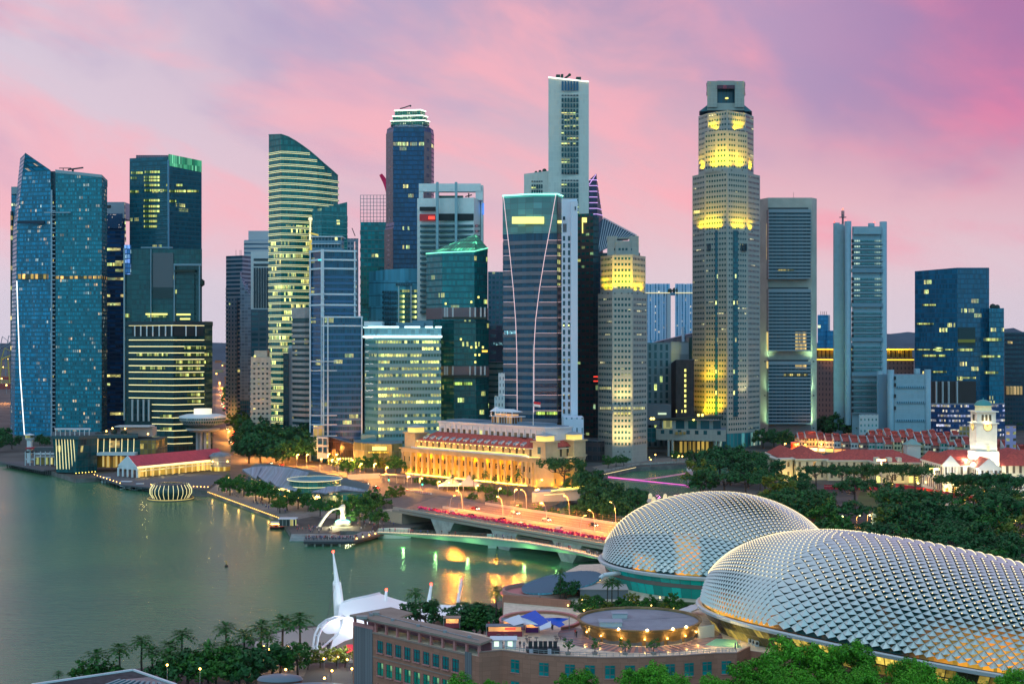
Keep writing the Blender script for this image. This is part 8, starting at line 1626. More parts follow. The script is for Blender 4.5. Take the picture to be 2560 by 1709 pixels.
# foreground roofs, bottom edge
t = thing('flat_roofed_building', 'flat dark roof with white edging and a ribbed skylight at the bottom left corner', 'building', (wx(320,262),262,0))
a, b, c, d = gp(80,1712,20), gp(333,1675,20), gp(440,1712,20), gp(200,1790,20); Q = [(a.x,a.y),(d.x,d.y),(c.x,c.y),(b.x,b.y)]
part(t, 'roof', MB().prism(Q, 0, 20), mat('tar_roof', (.035,.037,.04), .85, var=.5, vs=.8)); part(t, 'roof_edge', MB().bar((a.x,a.y,20),(b.x,b.y,20),.45,.3).bar((b.x,b.y,20),(c.x,c.y,20),.45,.3), white)
sk0 = gp(285,1702,20.05); mb = MB()
for i in range(9): u = i*1.05; p, q = gp(265+i*17,1712,20.1), gp(300+i*12,1699+i*.9,20.1); mb.bar(p, q, .5, .25)
part(t, 'skylight_rib', mb, mat('sky_blue_rib', (.10,.26,.30), .3)); part(t, 'skylight', MB().prism([tuple(gp(*p,20).to_2d()) for p in ((262,1716),(435,1712),(372,1692),(300,1699))], 20, 20.08), mat('sky_dark', (.02,.06,.08), .1))
for k, (cx, cy, rx, ry, z, lb, m_) in enumerate(((790,1712,88,24,9,'low curved blue-grey roof at the bottom edge beside the mall',mat('curve_blue',(.10,.20,.27),.45)),(965,1722,110,18,8,'low grey paved roof with small lamps at the foot of the mall wall',mat('curve_grey',(.12,.15,.19),.6)),(700,1688,58,14,9.5,'long low grey-blue roof above the palm promenade',mat('curve_steel',(.16,.2,.24),.5)))):
    q = gp(cx,cy,z); rX = rx/F*q.y; t = thing('low_roof_building', lb, 'building', (q.x,q.y,0), 0, 'low roofed buildings by the mall'); part(t, 'wall', MB().lathe([(1,0),(1,z-.8)], q.x, q.y, 32, 0, (rX*.96,rX*.5)), mat('low_wall', (.25,.12,.10), .7)); part(t, 'roof', MB().lathe([(1,z-.8),(.9,z-.2),(.5,z+.2),(0,z+.4)], q.x, q.y, 32, 0, (rX,rX*.54)), m_, True)
    part(t, 'roof_lamp', MB().ball((q.x+rX*.2,q.y+rX*.3,z+1), .25), glow_s)
q = gp(1300,1706,15); t = thing('blue_canopy', 'sloping bright blue roof sheet at the foot of the terrace wall', 'canopy', (q.x,q.y,0)); a, b, c, d = gp(1232,1706,15), gp(1252,1690,15.4), gp(1400,1712,15.4), gp(1390,1740,15); part(t, 'roof_sheet', MB().prism([(a.x,a.y),(d.x,d.y),(c.x,c.y),(b.x,b.y)],14.6,[15,15,15.6,15.6]), mat('canopy_blue', (.015,.10,.22), .5)); part(t, 'support', MB().box(q.x-2,q.y-1,0,q.x+3,q.y,14.6), concrete)

# ------------------------------------------------------------------ trees
def leafmat(name, c0, c1):
    m = bpy.data.materials.new(name); m.use_nodes = True; t = NT(m.node_tree); b = m.node_tree.nodes['Principled BSDF']
    g = t.n('ShaderNodeNewGeometry'); oi = t.n('ShaderNodeObjectInfo'); f = t.m('ADD', t.m('MULTIPLY', g.outputs['Random Per Island'], .7), t.m('MULTIPLY', oi.outputs['Random'], .3))
    t.put(b.inputs['Base Color'], t.mix(f, c0, c1)); b.inputs['Roughness'].default_value = .6; b.inputs['Specular IOR Level'].default_value = .25; return m
lf_dark = leafmat('leaf_dark', (.009,.058,.018), (.032,.145,.034)); lf_mid = leafmat('leaf_mid', (.010,.075,.014), (.05,.19,.022)); lf_bright = leafmat('leaf_bright', (.018,.12,.006), (.14,.46,.020)); lf_yel = leafmat('leaf_yellow', (.05,.10,.010), (.17,.20,.02)); lf_palm = leafmat('leaf_palm', (.014,.075,.016), (.05,.18,.03))
bark = mat('bark', (.07,.055,.045), .9, var=.3, vs=2)
def tree_proto(seed, h, r, crown_lo, nclump, per, leaf, lm, shape='dome', trunk_r=.3, cl=.22):
    rnd = random.Random(seed); mb, tb = MB(), MB(); cz = h*crown_lo; tips = []
    for k in range(nclump):
        for _ in range(20):
            x, y, z = rnd.uniform(-1,1), rnd.uniform(-1,1), rnd.uniform(-.35 if shape == 'dome' else -.1, 1)
            d = math.sqrt(x*x+y*y+z*z)
            if .55 < d < 1: break
        if shape == 'umbrella': z = z*.55+.25
        bump = 1+.16*math.sin(x*5+seed)+.13*math.cos(y*6+seed*2); c = Vector((x*r*bump, y*r*bump, cz+(z+.35)/1.35*(h-cz)*bump*.98)); tips.append(c); cr = r*cl*rnd.uniform(.7,1.25)
        for _ in range(per):
            q = Vector((rnd.gauss(0,1),rnd.gauss(0,1),rnd.gauss(0,.75))); q.normalize(); p = c+q*cr*rnd.uniform(.55,1.0)
            n = (q+Vector((rnd.uniform(-.6,.6),rnd.uniform(-.6,.6),rnd.uniform(-.2,.8)))).normalized(); a = n.orthogonal().normalized(); a.rotate(Matrix.Rotation(rnd.uniform(0,6.28),3,n)); b = n.cross(a); s = leaf*rnd.uniform(.7,1.3)
            mb.face([p-a*s*.5, p-b*s*.28+a*s*.05, p+a*s*.6, p+b*s*.28+a*s*.05])
    th = cz+(h-cz)*.25; top = Vector((rnd.uniform(-.05,.05)*h, rnd.uniform(-.05,.05)*h, th)); mid = top*.5; tb.tube((0,0,-.5), mid, trunk_r*1.25, trunk_r*.95, 7, 0, False); tb.tube(mid, top, trunk_r*.95, trunk_r*.6, 7, 0, False)
    for k in range(9):
        c = tips[rnd.randrange(len(tips))]; s = mid.lerp(top, rnd.uniform(.3,1)); e = s.lerp(c, .5)+Vector((0,0,-.08*h)); tb.tube(s, e, trunk_r*.45, trunk_r*.26, 5, 0, False); tb.tube(e, s.lerp(c,.92), trunk_r*.26, trunk_r*.1, 5, 0, False)
    return mb.mesh('crown', lm), tb.mesh('trunk', bark)
def palm_proto(seed, h, lm=lf_palm, nf=36, fl=2.9):
    rnd = random.Random(seed); mb, tb = MB(), MB(); tb.tube((0,0,-.3),(.15,0,h*.5),.26,.2,7,0,False); tb.tube((.15,0,h*.5),(.1,.1,h),.2,.17,7,0,False)
    for k in range(nf):
        a = k*2.4+rnd.uniform(-.2,.2); el = R(78-112*(k/nf)+rnd.uniform(-8,8)); L = fl*rnd.uniform(.85,1.15); d = Vector((math.cos(a)*math.cos(el), math.sin(a)*math.cos(el), math.sin(el))); side = Vector((-math.sin(a),math.cos(a),0)); p0 = Vector((.1,.1,h)); pts = [p0+d*L*s+Vector((0,0,-L*.42*s*s)) for s in (0,.35,.6,.8,1)]
        mb.tube(pts[0],pts[1],.04,.03,3,0,False)
        for i in range(1, 4):
            p, q = pts[i], pts[i+1]; dr = (q-p).normalized(); nn = side.cross(dr)
            for w_ in range(-4, 5):
                f = side*(w_/4)*(.75-.12*i)+dr*.62+Vector((0,0,-.22*abs(w_)/4)); e = p+f*L*.36; s = side*.13; mb.face([p-s, p+s, e+nn*.02, e-dr*.03])
    return mb.mesh('crown', lm), tb.mesh('trunk', bark)
PR = {}
for k in range(3):
    PR['dark%d' % k] = tree_proto(10+k, 13, 6.5, .34, 62, 26, 1.25, lf_dark, 'dome', .38); PR['mid%d' % k] = tree_proto(20+k, 10, 4.6, .34, 46, 24, .95, lf_mid, 'dome', .26)
    PR['umb%d' % k] = tree_proto(30+k, 14, 8.6, .52, 60, 24, 1.1, lf_dark, 'umbrella', .42, .17); PR['palm%d' % k] = palm_proto(40+k, 9.5+k)
PR['yel0'] = tree_proto(51, 8, 3.4, .36, 34, 22, .75, lf_yel, 'dome', .2); PR['yel1'] = tree_proto(52, 9, 4.2, .36, 40, 22, .8, lf_yel, 'dome', .2)
for k in range(2): PR['near%d' % k] = tree_proto(60+k, 12, 6.2, .28, 150, 70, .52, lf_bright, 'dome', .4, .19); PR['bush%d' % k] = tree_proto(70+k, 3.2, 2.4, .1, 26, 26, .5, lf_mid, 'dome', .14, .28)
PR['pot0'] = tree_proto(81, 2.5, 1.3, .4, 16, 16, .34, lf_mid, 'dome', .09, .24)
def tree(kind, x, y, z, lb, grp, s=1.0, sz=1.0, nm='broadleaf_tree', cat='tree'):
    cr, tr = PR[kind]; t = thing(nm, lb, cat, (x,y,z), random.uniform(0,6.28), grp, (s,s,s*sz)); link('crown', cr, t); link('trunk', tr, t); return t
def trees(lst, kinds, lb, grp, hh=None, jit=.12, z=0, **kw):
    for i, e in enumerate(lst):
        px, pb, top = e[:3]; p = gp(px, pb, z); h = wz(top, p.y)-z; k = kinds[i % len(kinds)]; base = {'dark':13,'umb':14,'mid':10,'near':12,'yel0':8,'yel1':9,'bush':3.2,'palm':11,'pot0':2.5}[k if k in ('yel0','yel1','pot0') else k[:-1]]; s = h/base
        tree(k, p.x, p.y, z, lb if len(e) < 4 else e[3], grp, s*kw.get('wide',1), 1/kw.get('wide',1), **{a: b for a, b in kw.items() if a in ('nm','cat')})
random.seed(77); D = ['dark0','dark1','dark2']; M = ['mid0','mid1','mid2']; U = ['umb0','umb1','umb2']
trees([(x,y,tp) for x,y,tp in ((620,1140,1056),(640,1136,1046),(668,1140,1054),(622,1158,1082),(652,1160,1082),(690,1154,1068),(722,1150,1062),(754,1142,1056),(765,1158,1084),(706,1164,1096))], D, 'big dark green rain tree in the clump behind the wave-roofed pavilion', 'big tree clump behind the pier', wide=1.1)
trees([(572+k*6,1000+k*16,962+k*13) for k in range(7)], M, 'tree lining the red-lit avenue between the black block and grey towers', 'trees along the avenue', wide=1.2)
trees([(1450,1248,1176),(1468,1230,1166),(1505,1262,1196),(1486,1282,1208),(1530,1270,1206),(1556,1282,1216),(1590,1286,1226),(1530,1300,1232),(1470,1300,1242),(1440,1312,1258),(1500,1312,1254),(1600,1262,1222),(1560,1305,1248)], D, 'dark green tree massed on the river bank right of the hotel', 'trees on the near river bank', wide=1.1)
trees([(1410,1232,1142)], U, 'spreading dark tree standing against the right end of the gold-lit hotel', None)
trees([(1758,1190,1120),(1800,1182,1112),(1842,1180,1116),(1880,1192,1128),(1780,1215,1146),(1826,1212,1140),(1870,1216,1148),(1915,1206,1140),(1760,1240,1172),(1812,1246,1176),(1866,1248,1182),(1912,1240,1176)], D+U, 'dark tree in the riverside grove between the stepped tower and the museum', 'grove on the far river bank', wide=1.15)
trees([(1750,1228,1150),(1850,1200,1150),(1900,1225,1170)], ['yel1'], 'lighter olive-green tree in the riverside grove', 'olive trees of the riverside grove', wide=1.1)
trees([(1908,1120,1070),(1935,1116,1072),(1958,1122,1076),(1982,1118,1082)], D, 'round dark tree at the foot of the concrete frame tower', 'round trees by the frame tower', wide=1.1)
trees([(2060+18*k,1092+(k % 3)*3,1036+(k*7 % 12)) for k in range(12)], D, 'dark tree in the belt below the mast-topped blue tower', 'tree belt behind the shophouses', wide=1.2)
trees([(2350+26*k,1070+(k % 2)*4,1026+(k*5 % 9)) for k in range(9)], D, 'dark tree in the belt behind the clock tower', 'tree belt behind the clock tower', wide=1.2)
trees([(2040,1224,1162),(2105,1230,1160),(2160,1228,1162),(2228,1232,1158),(2290,1236,1158),(2000,1236,1182)], U, 'flat-topped rain tree with bare forking limbs before the museum', 'rain trees before the museum')
trees([(2380,1262,1184),(2440,1268,1180),(2500,1272,1186),(2545,1262,1184)], U, 'flat-topped rain tree before the clock tower hall', 'rain trees before the clock tower')
rows = []
for k in range(38):
    px = 1940+random.uniform(0,640); f = random.random(); pb = 1262+f*130
    if px < 2060 and pb > 1330: pb = 1300
    rows.append((px, pb, pb-random.uniform(62,88)))
rows += [(1990,1318,1236),(2060,1330,1252),(2120,1330,1254),(2030,1290,1222),(2260,1320,1218),(2330,1335,1240),(2410,1350,1256),(2480,1368,1272),(2550,1390,1290),(2500,1330,1232),(2220,1350,1270),(2300,1372,1292),(2380,1385,1305),(2440,1402,1318),(2520,1420,1330),(2570,1440,1345)]
rows += [(2330,1440,1345),(2400,1460,1362),(2470,1480,1378),(2540,1500,1392),(2610,1490,1390),(2250,1420,1330),(2180,1400,1322),(2360,1412,1326),(2500,1450,1350)]; rows.sort(key=lambda e: e[1]); trees(rows[::5], ['mid0','yel1','mid2'], 'lighter green tree in the park wood behind the spiky domes', 'lighter trees of the park wood', wide=1.2)
trees([e for i, e in enumerate(rows) if i % 5], U+D, 'dark tree in the park wood behind the spiky domes', 'park wood behind the domes', wide=1.15)
trees([(575,1238,1195),(598,1232,1186),(610,1240,1200),(640,1252,1202),(655,1250,1200),(672,1258,1212),(718,1276,1228),(745,1272,1222),(700,1282,1240),(770,1278,1236),(800,1290,1246),(840,1300,1240),(880,1298,1238),(915,1296,1234),(930,1288,1222),(900,1314,1262),(945,1320,1270),(560,1228,1188)], M, 'small dark tree lit from below on the restaurant promenade', 'promenade trees', wide=1.2)
trees([(980,1256,1218),(996,1250,1210),(870,1190,1150),(892,1186,1146),(838,1176,1134),(915,1180,1140),(940,1178,1136),(960,1182,1140),(990,1186,1138),(862,1176,1150)], ['mid0','yel0','mid1'], 'street tree under orange lamps along the road left of the hotel', 'street trees by the hotel', wide=1.1)
trees([(1016,1200,1164),(1034,1202,1168),(1112,1222,1184),(1132,1226,1186),(1184,1232,1190),(1214,1240,1186),(1236,1236,1190),(1270,1242,1192),(1296,1248,1184)], ['palm0','palm1','palm2'], 'slim palm in the row before the gold-lit colonnade', 'palms before the hotel', nm='palm_tree', wide=.8)
trees([(1048+22*k,1206+3.2*k,1188+3.2*k) for k in range(11)], ['bush0','bush1'], 'round clipped bush at the foot of the hotel', 'bushes before the hotel', nm='bush', cat='bush')
trees([(1228,1262,1232),(1180,1256,1230),(1345,1302,1262),(1300,1290,1262),(1380,1306,1268)], M, 'small dark tree beyond the road bridge fence', 'small trees behind the road bridge', wide=1.2)
trees([(1520,1170,1140),(1540,1166,1138),(1560,1164,1136),(1690,1154,1128),(1715,1152,1130)], M, 'small tree on the riverside quay below the stepped towers', 'quay trees', wide=1.2)
trees([(6,1112,1066),(30,1122,1084),(100,1112,1086),(112,1118,1090),(-14,1130,1080)], D, 'dark tree behind the jetty at the left edge', 'trees at the left edge')
# ------------------------------------------------------------------ planting on the terrace and in the foreground
random.seed(91)
trees([(1400,1500,1432),(1415,1498,1445)], ['palm2','dark1'], 'tall dark feathery palm beside the oval roof on the terrace', 'palms beside the oval roof', z=21.5, nm='palm_tree', wide=1.1)
trees([(1530,1512,1446),(1545,1505,1455),(1518,1508,1458)], ['palm0','palm1','palm2'], 'palm before the teal glass wall of the farther dome', 'palms before the farther dome', z=21.5, nm='palm_tree', wide=1.3)
lst = [(1455+22*k+random.uniform(-8,8), 1520+(k*13 % 26), 1520+(k*13 % 26)-random.uniform(24,42)) for k in range(12)]
trees(lst, ['yel0','mid0','mid1'], 'small garden tree planted on the terrace between pavilion and domes', 'terrace garden trees', z=21.5, wide=1.2)
trees([(1430+20*k, 1516+(k*11 % 22), 1516+(k*11 % 22)-16) for k in range(14)], ['bush0','bush1'], 'low shrub in the terrace garden bed', 'terrace garden shrubs', z=21.5, nm='bush', cat='bush', wide=1.4)
for k, px in enumerate((1420,1487,1563,1634)):
    q = gp(px,1640,21.5); q.y = 264.2; q.x = wx(px,264.2); t = tree('pot0', q.x, q.y, 22.0, 'potted frangipani, %s of the row along the terrace edge' % ['first from the left','second from the left','third from the left','last on the right'][k], 'potted frangipanis on the terrace', .95, 1, 'potted_tree', 'potted plant')
    q2 = MB().lathe([(.45,-.5),(.62,-.1),(.62,0),(.5,0),(.45,-.06),(0,-.06)],0,0,14); link('pot', q2.mesh('pot', mat('pot_clay', (.28,.24,.20), .8)), t)
gl_ = mat('garden_bulb', (1,.7,.2), emit=(1,.62,.15), es=6)
for px, py in ((1400,1512),(1420,1520),(1460,1532),(1575,1505),(1628,1520),(1685,1528),(1650,1500),(1455,1505),(1600,1532),(1490,1460),(1485,1455),(1458,1468),(1500,1455)):
    q = gp(px,py,21.5); solo('garden_light', MB().tube((q.x,q.y,21.5),(q.x,q.y,22.1),.05,None,6,1).ball((q.x,q.y,22.2),.2,6), [gl_,steel], 'small warm garden light among the terrace planting', 'garden light', 'lights in the terrace garden')
for px, py in ((1470,1525),(1590,1520),(1680,1530)): q = gp(px,py,22.5); lamp(None, tuple(q), 160, (1,.62,.2), .3)
q = gp(1510,1500,21.5); t = thing('garden_block', 'grey flat-roofed block standing in the terrace garden', 'building', tuple(q)); a, b = gp(1450,1496,21.5), gp(1570,1497,21.5); part(t, 'wall', MB().prism([(a.x,a.y),(b.x,b.y),(b.x,b.y+7),(a.x+1,a.y+9)],21.5,23.6), mat('block_grey', (.16,.18,.20), .8)); part(t, 'roof', MB().prism(grow([(a.x,a.y),(b.x,b.y),(b.x,b.y+7),(a.x+1,a.y+9)],.15),23.6,23.75), mat('block_roof', (.4,.38,.35), .8))
q = gp(1650,1540,21.53); mb = MB().prism([tuple(gp(*p,21.53).to_2d()) for p in ((1450,1530),(1560,1536),(1700,1535),(1740,1505),(1640,1500),(1540,1503),(1430,1510))], 21.5, 21.56); part(mo, 'garden_lawn', mb, lawn)
# bright trees along the bottom edge
NR = ['near0','near1']
for i, (px, top, z, wpx, Y, lb) in enumerate(((1990,1598,10,150,238,'large bright green tree before the nearer dome, its crown the tallest at the bottom edge'),(2110,1600,10,130,240,'bright green tree close right of the tallest bottom crown'),(1900,1642,8,130,226,'bright green tree at the bottom edge below the terrace corner'),(1660,1662,6,110,222,'round bright green tree hiding the terrace wall windows'),(1590,1672,6,90,224,'smaller bright green tree left of the round one below the terrace wall'),(2130,1668,6,110,212,'bright green tree at the very bottom under the nearer dome'),(2300,1668,7,120,214,'bright green tree low against the amber end of the dome'),(2420,1690,7,90,214,'bright green treetop at the bottom right'),(2270,1645,8,90,226,'bright green tree touching the dome rim at lower right'),(1440,1674,6,80,226,'small bright green tree under the terrace parapet'),(1150,1690,5,90,236,'low green treetop before the mall wall'),(1240,1698,5,60,238,'green treetop beside the sloping blue canopy'),(2540,1672,6,90,214,'dark green treetop in the bottom right corner'),(1990,1680,6,90,210,'bright green treetop at the bottom centre right'),(1780,1690,6,70,212,'bright green treetop between the round tree and the tall crown'))):
    zt = wz(top, Y); r = wpx/F*Y/2*1.15; sc_ = r/6.2; tr = thing('broadleaf_tree', lb, 'tree', (wx(px,Y),Y,0)); cr, tk = PR[NR[i % 2]]; lift = max(0, zt-12*sc_)
    o = link('crown', cr, tr, (0,0,lift)); o.scale = (sc_,sc_,sc_); o.rotation_euler = (0,0,i*1.7); o = link('trunk', tk, tr, (0,0,lift)); o.scale = (sc_,sc_,sc_); o.rotation_euler = (0,0,i*1.7); link('lower_trunk', MB().tube((0,0,0),(0,0,lift+.2),.6*sc_,.5*sc_,8).mesh('lower_trunk', bark), tr)
trees([(x,min(1726,max(1662,tp+100-(x > 600)*(x-600)*.12)),tp) for x,_,tp in ((243,1662,1624),(300,1656,1618),(355,1652,1606),(380,1660,1616),(425,1640,1610),(455,1630,1590),(520,1632,1606),(565,1622,1565),(612,1628,1590),(655,1606,1552),(708,1600,1548),(752,1602,1552),(570,1660,1600),(420,1672,1632),(145,1705,1684),(668,1622,1580))], ['palm0','palm1','palm2'], 'dark palm in the row along the near waterfront promenade', 'palms on the near waterfront', nm='palm_tree', wide=1.42)
trees([(x,1722 if x < 640 else 1690,tp) for x,_,tp in ((210,1690,1652),(262,1690,1650),(470,1690,1622),(500,1692,1616),(540,1690,1622),(580,1692,1612),(620,1690,1612),(640,1670,1608),(440,1700,1642),(600,1704,1640),(680,1660,1604),(700,1650,1612),(745,1650,1606),(240,1700,1660),(400,1700,1650),(285,1684,1662))], ['mid0','mid1','dark0','mid2'], 'bushy green tree under the palms on the near waterfront', 'bushy trees on the near waterfront', wide=1.15)
trees([(800,1668,1618),(842,1664,1614),(862,1668,1618),(770,1672,1624)], ['yel1','yel0'], 'sparse yellowish tree lit from below beside the white tent', 'yellowish trees by the tent', wide=1.3)
trees([(1038,1572,1486),(1062,1575,1496),(1050,1580,1510),(1085,1580,1515)], ['palm2','dark1','palm1'], 'dark feathery palm rising behind the mall canopy roof', 'palms behind the mall canopy', nm='palm_tree', z=8, wide=1.25)
trees([(1240,1560,1464)], ['palm0'], 'lone fan palm against the water left of the round drum wall', None, nm='palm_tree', z=8, wide=1.0)
trees([(1170,1590,1505),(1205,1592,1502),(1190,1600,1520),(1235,1596,1515),(1150,1600,1530)], ['dark0','dark1','mid1'], 'dark bushy tree at the waters edge left of the courtyard wall', 'trees left of the courtyard', z=4, wide=1.2)
for i, (px, py) in enumerate(((418,1690),(575,1672),(660,1640),(672,1648),(690,1664),(640,1650),(620,1672),(810,1672),(845,1668),(868,1674),(720,1640),(735,1668),(500,1700),(830,1705),(880,1700))):
    p = gp(px,py,.3 if py < 1690 else 6); s = solo('path_light', MB().tube((p.x,p.y,p.z-1),(p.x,p.y,p.z+2.4),.07,None,6,1).ball((p.x,p.y,p.z+2.6),.26,6), [glow_s,steel], 'warm lamp among the trees of the near waterfront', 'path light', 'lamps on the near waterfront')
    if i % 2 == 0: lamp(None, (p.x-1,p.y-1.5,p.z+3), 420, (1,.60,.2), .3)
sheet('waterfront_path', [(560,1690),(760,1690),(780,1640),(700,1620),(640,1650)], pave, .03)
for i in range(14): p = gp(random.uniform(620,770), random.uniform(1640,1680)); person(p.x,p.y,.04,'person in a %s top on the near waterfront path','people on the near waterfront path')

# ------------------------------------------------------------------ street lamps and cars
def small_lamp(px, py, h, lb, grp, pw=0, m_=None, z=0):
    p = gp(px, py, z); t = thing('street_lamp', lb, 'street lamp', tuple(p), 0, grp); part(t, 'pole', MB().tube((p.x,p.y,z),(p.x,p.y,z+h),.14,.09,5).tube((p.x,p.y,z+h),(p.x+.9,p.y-.4,z+h+.2),.08,.07,5), steel); part(t, 'lamp_head', MB().ball((p.x+1,p.y-.45,z+h),.5,7,0,.6), m_ or glow_s)
    if pw: lamp(t, (p.x+1,p.y-1.2,z+h-.8), pw*4.2, (1,.36,.05), .35)
for px, py, h, pw in ((560,1012,9,14000),(553,985,9,16000),(549,968,9,16000),(556,1000,9,12000),(566,1040,9,14000),(560,1075,9,12000),(570,1105,9,12000),(583,1090,9,6000),(598,1120,9,5000),(612,1148,8,5000),(640,1150,8,4000),(700,1152,8,4000),(742,1166,8,4000),(766,1166,8,5000),(800,1178,8,4000),(790,1150,8,3000),(828,1180,8,3000),(846,1182,9,6000),(878,1186,9,5000),(900,1192,8,4000),(935,1196,9,6000),(965,1206,9,6000),(1018,1226,8,4000),(1050,1232,8,3000),(1094,1226,5,2500),(1118,1228,5,2500),(1146,1232,5,2500),(1190,1236,5,2000),(1246,1244,5,2000),(1286,1252,6,2500),(1340,1262,8,5000),(1350,1226,6,1500),(820,1160,7,4000),(690,1146,7,3000),(650,1142,7,3000)):
    small_lamp(px, py, h, 'orange street lamp along the roads between the pavilion and the hotel', 'orange street lamps of the old quarter', pw)
for px, py in ((1960,1128),(1990,1130),(2010,1130),(2050,1130),(2110,1130),(2164,1128),(2240,1130),(2090,1082),(2162,1084),(2486,1076)): small_lamp(px, py, 6, 'orange street lamp among the red-roofed shophouses', 'orange lamps by the shophouses', 1800)
for px, py in ((2100,1318),(2142,1316),(2168,1315),(2415,1258),(2410,1270),(2460,1290),(2510,1300),(2530,1330),(2225,1232),(2290,1230),(2320,1262),(2180,1232)): small_lamp(px, py, 5, 'pale lamp glowing between the trees of the park wood', 'pale lamps in the park wood', 700, mat('lamp_pale', (.9,1,.5), emit=(.85,1,.4), es=6))
for px, py, col in ((1056,1238,glow_g),(972,1226,glow_g),(560,1026,glow_g)):
    p = gp(px,py,0); t = thing('traffic_light', {1056:'traffic signal showing green near the race barrier',972:'traffic signal showing green at the road junction left of the barrier',560:'traffic signal showing green on the red-lit avenue'}[px], 'traffic light', tuple(p)); part(t, 'pole', MB().tube((p.x,p.y,0),(p.x,p.y,6),.14), steel); part(t, 'signal_head', MB().box(p.x-.35,p.y-.2,5.4,p.x+.35,p.y+.2,7.4), dark); part(t, 'green_lens', MB().ball((p.x,p.y-.3,5.9),.42,7), col)
def car_mesh():
    S = [(-2.1,.45),(-2.15,.9),(-1.7,1.0),(-1.1,1.45),(.5,1.45),(1.2,1.0),(2.0,.85),(2.15,.5)]; mb = MB(); L = [Vector((x,-.85 if z < 1.2 else -.68,z)) for x, z in S]; Rr = [Vector((x,.85 if z < 1.2 else .68,z)) for x, z in S]
    mb.face(L); mb.face(Rr[::-1])
    for i in range(len(S)): j = (i+1) % len(S); mb.face([L[i],Rr[i],Rr[j],L[j]], None, 1 if i in (2,4) else 0)
    return mb
cp = [mat('car_%s' % n, c, .25, .3) for n, c in (('silver',(.35,.36,.38)),('red',(.30,.03,.03)),('black',(.02,.02,.022)),('white',(.6,.6,.6)))]; cn = ['silver','red','black','white']; glassd = mat('car_glass', (.01,.012,.015), .08)
CM = [car_mesh().mesh('car_body', [c, glassd]) for c in cp]; wh = MB().tube((0,-.1,0),(0,.1,0),.32,.32,10).mesh('wheel', mat('tyre', (.015,.015,.016), .8)); tl = MB().box(-.05,-.25,0,.05,.25,.2).mesh('tail_light', mat('tail_red', (1,.04,.02), emit=(1,.03,.015), es=14)); hl = MB().box(-.05,-.2,0,.05,.2,.2).mesh('headlight', mat('head_white', (1,.95,.8), emit=(1,.88,.6), es=14))
def car(p, ang, k, lb, grp):
    t = thing('car', lb, 'car', tuple(p), ang, grp); link('body', CM[k], t)
    for a in (-1.35,1.35):
        for b in (-.78,.78): link('wheel', wh, t, (a,b,.32))
    for b in (-.55,.55): link('tail_light', tl, t, (-2.17,b,.62)); link('headlight', hl, t, (2.12,b,.58))
random.seed(17)
for i in range(40):
    f = random.random(); a, b = (550,972), (590,1120); lane = i % 3; px = a[0]+(b[0]-a[0])*f+(lane-1)*(2+9*f); p = gp(px, a[1]+(b[1]-a[1])*f, .03); away = lane > 0
    car(p, R(96) if away else R(-84), random.randrange(4), 'car queuing on the red-lit avenue, seen from %s' % ('behind' if away else 'the front'), 'cars on the avenue')
for i in range(9): f = i/9; p = gp(1000,1236,.03).lerp(gp(640,1150,.03), f)+Vector((random.uniform(-3,3),random.uniform(-6,6),0)); k = random.randrange(4); car(p, math.atan2(170,-165) if i % 2 else math.atan2(-170,165), k, '%s car on the orange-lit road behind the wave-roofed pavilion' % cn[k], 'cars on the waterfront road')
ab = math.atan2(dirb.y, dirb.x)
for i, (s, fr_) in enumerate(((12,.2),(24,.28),(40,.22),(58,.3),(75,.24),(96,.3),(110,.2),(20,.6),(44,.7),(70,.62),(95,.72),(118,.66))):
    p = bp_(s, aw*fr_, 6.02); k = (i*3) % 4; car(p, ab if fr_ > .5 else ab+math.pi, k, '%s car crossing the orange-lit road bridge, %s' % (cn[k], 'beyond the median' if fr_ > .5 else 'on the near lanes'), 'cars on the road bridge')
# ------------------------------------------------------------------ small things on the near roofs
ac = mat('ac_white', (.55,.56,.56), .6)
for i, (px, py) in enumerate(((1876,1608),(1884,1611),(1892,1614))):
    q = gp(px,py,21.5); t = thing('air_conditioner', 'white air conditioner unit by the terrace corner wall below the nearer dome', 'air conditioner', tuple(q), 0, 'air conditioners by the terrace corner'); part(t, 'casing', MB().box(q.x-.4,q.y-.3,21.5,q.x+.4,q.y+.3,22.6), ac); part(t, 'fan_grille', MB().tube((q.x,q.y-.32,22.1),(q.x,q.y-.3,22.1),.3,.3,12), dark)
for s in (4, 11, 19, 27, 34): q = onwall(s, 24.15, -1.6); part(mo, 'roof_vent', MB().box(q.x-.35,q.y-.35,24.15,q.x+.35,q.y+.35,24.6), steel)
mb = MB(); mb.path([onwall(1,24.25,-3.2), onwall(37,24.25,-1.2)], .09, 5); part(mo, 'roof_pipe', mb, steel)
for a, b in zip(arcp, arcp[1:]): rail(mo, [a+Vector((0,.5,.2)), b+Vector((0,.5,.2))], .7, 6, steel, 'terrace_railing')
for px, py, w_ in ((905,1545,2.2),(940,1535,1.5)): q = gp(px,py,24.15); part(mo, 'roof_hatch', MB().box(q.x-w_/2,q.y-.8,24.15,q.x+w_/2,q.y+.8,24.7), mat('hatch_grey', (.32,.30,.28), .7))
random.seed(55)
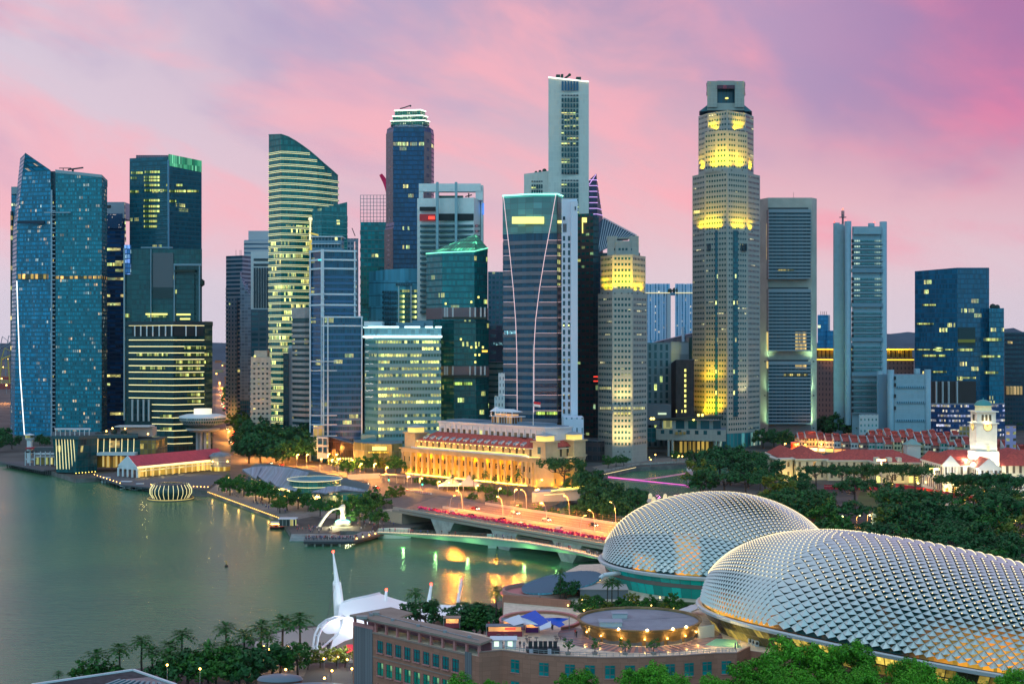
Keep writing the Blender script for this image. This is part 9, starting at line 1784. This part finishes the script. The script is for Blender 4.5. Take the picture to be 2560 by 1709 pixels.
for i in range(18):
    px, py = random.choice(((1250,1598),(1290,1592),(1330,1600),(1400,1600),(1310,1612))); q = gp(px+random.uniform(-16,16),py+random.uniform(-5,5),21.5); t = thing('cafe_table', 'small dark cafe table among the bar stalls on the terrace', 'table', tuple(q), 0, 'cafe tables on the terrace'); part(t, 'top', MB().lathe([(.42,22.22),(.42,22.27),(0,22.27)], q.x, q.y, 12), mat('table_top', (.12,.09,.07), .6)); part(t, 'stem', MB().tube((q.x,q.y,21.5),(q.x,q.y,22.22),.05), dark)
for i in range(9):
    q = gp(random.uniform(660,930), 1250+random.uniform(0,40)); t = thing('parasol', 'pale square parasol over the restaurant tables on the promenade', 'parasol', tuple(q), 0, 'parasols on the restaurant promenade'); part(t, 'canopy', MB().loft([(2.4,[(q.x-1.5,q.y-1.5),(q.x+1.5,q.y-1.5),(q.x+1.5,q.y+1.5),(q.x-1.5,q.y+1.5)]),(3.2,[(q.x-.1,q.y-.1),(q.x+.1,q.y-.1),(q.x+.1,q.y+.1),(q.x-.1,q.y+.1)])]), mat('canvas', (.5,.45,.4))); part(t, 'pole', MB().tube((q.x,q.y,0),(q.x,q.y,2.5),.05), steel)
random.seed(64)
for i in range(26):
    f = random.random(); p = gp(570+f*370, 1212+f*82+random.uniform(-8,14)); solo('garden_light', MB().tube((p.x,p.y,0),(p.x,p.y,2.6),.06,None,5,1).ball((p.x,p.y,2.8),.34,6), [gl_,steel], 'warm lamp between the promenade trees', 'garden light', 'lamps between the promenade trees')
    if i % 2 == 0: lamp(None, (p.x-.8,p.y-1.4,3), 900, (1,.55,.14), .3)
for px, py, L, lb in ((352,1222,6,'small white launch moored under the pier platform'),(268,1206,7,'dark launch moored at the left end of the pier platform')): boat('launch', lb, px, py, L, 2.4, (.45,.46,.48) if px > 300 else (.05,.05,.06), (.4,.4,.4), (.3,.3,.3), glow_y)
# ------------------------------------------------------------------ evening haze
mb = MB().box(-5950,-280,-8,5950,8450,330); hz = link('haze', mb.mesh('haze', None)); hz.data.materials.clear(); hz['kind'] = 'stuff'
m = bpy.data.materials.new('haze'); m.use_nodes = True; m.node_tree.nodes.clear(); t = NT(m.node_tree); v = t.n('ShaderNodeVolumePrincipled'); v.inputs['Color'].default_value = (.60,.76,1,1); v.inputs['Density'].default_value = .000012; v.inputs['Anisotropy'].default_value = .2
ou = t.n('ShaderNodeOutputMaterial'); t.l.new(v.outputs[0], ou.inputs['Volume']); hz.data.materials.append(m)
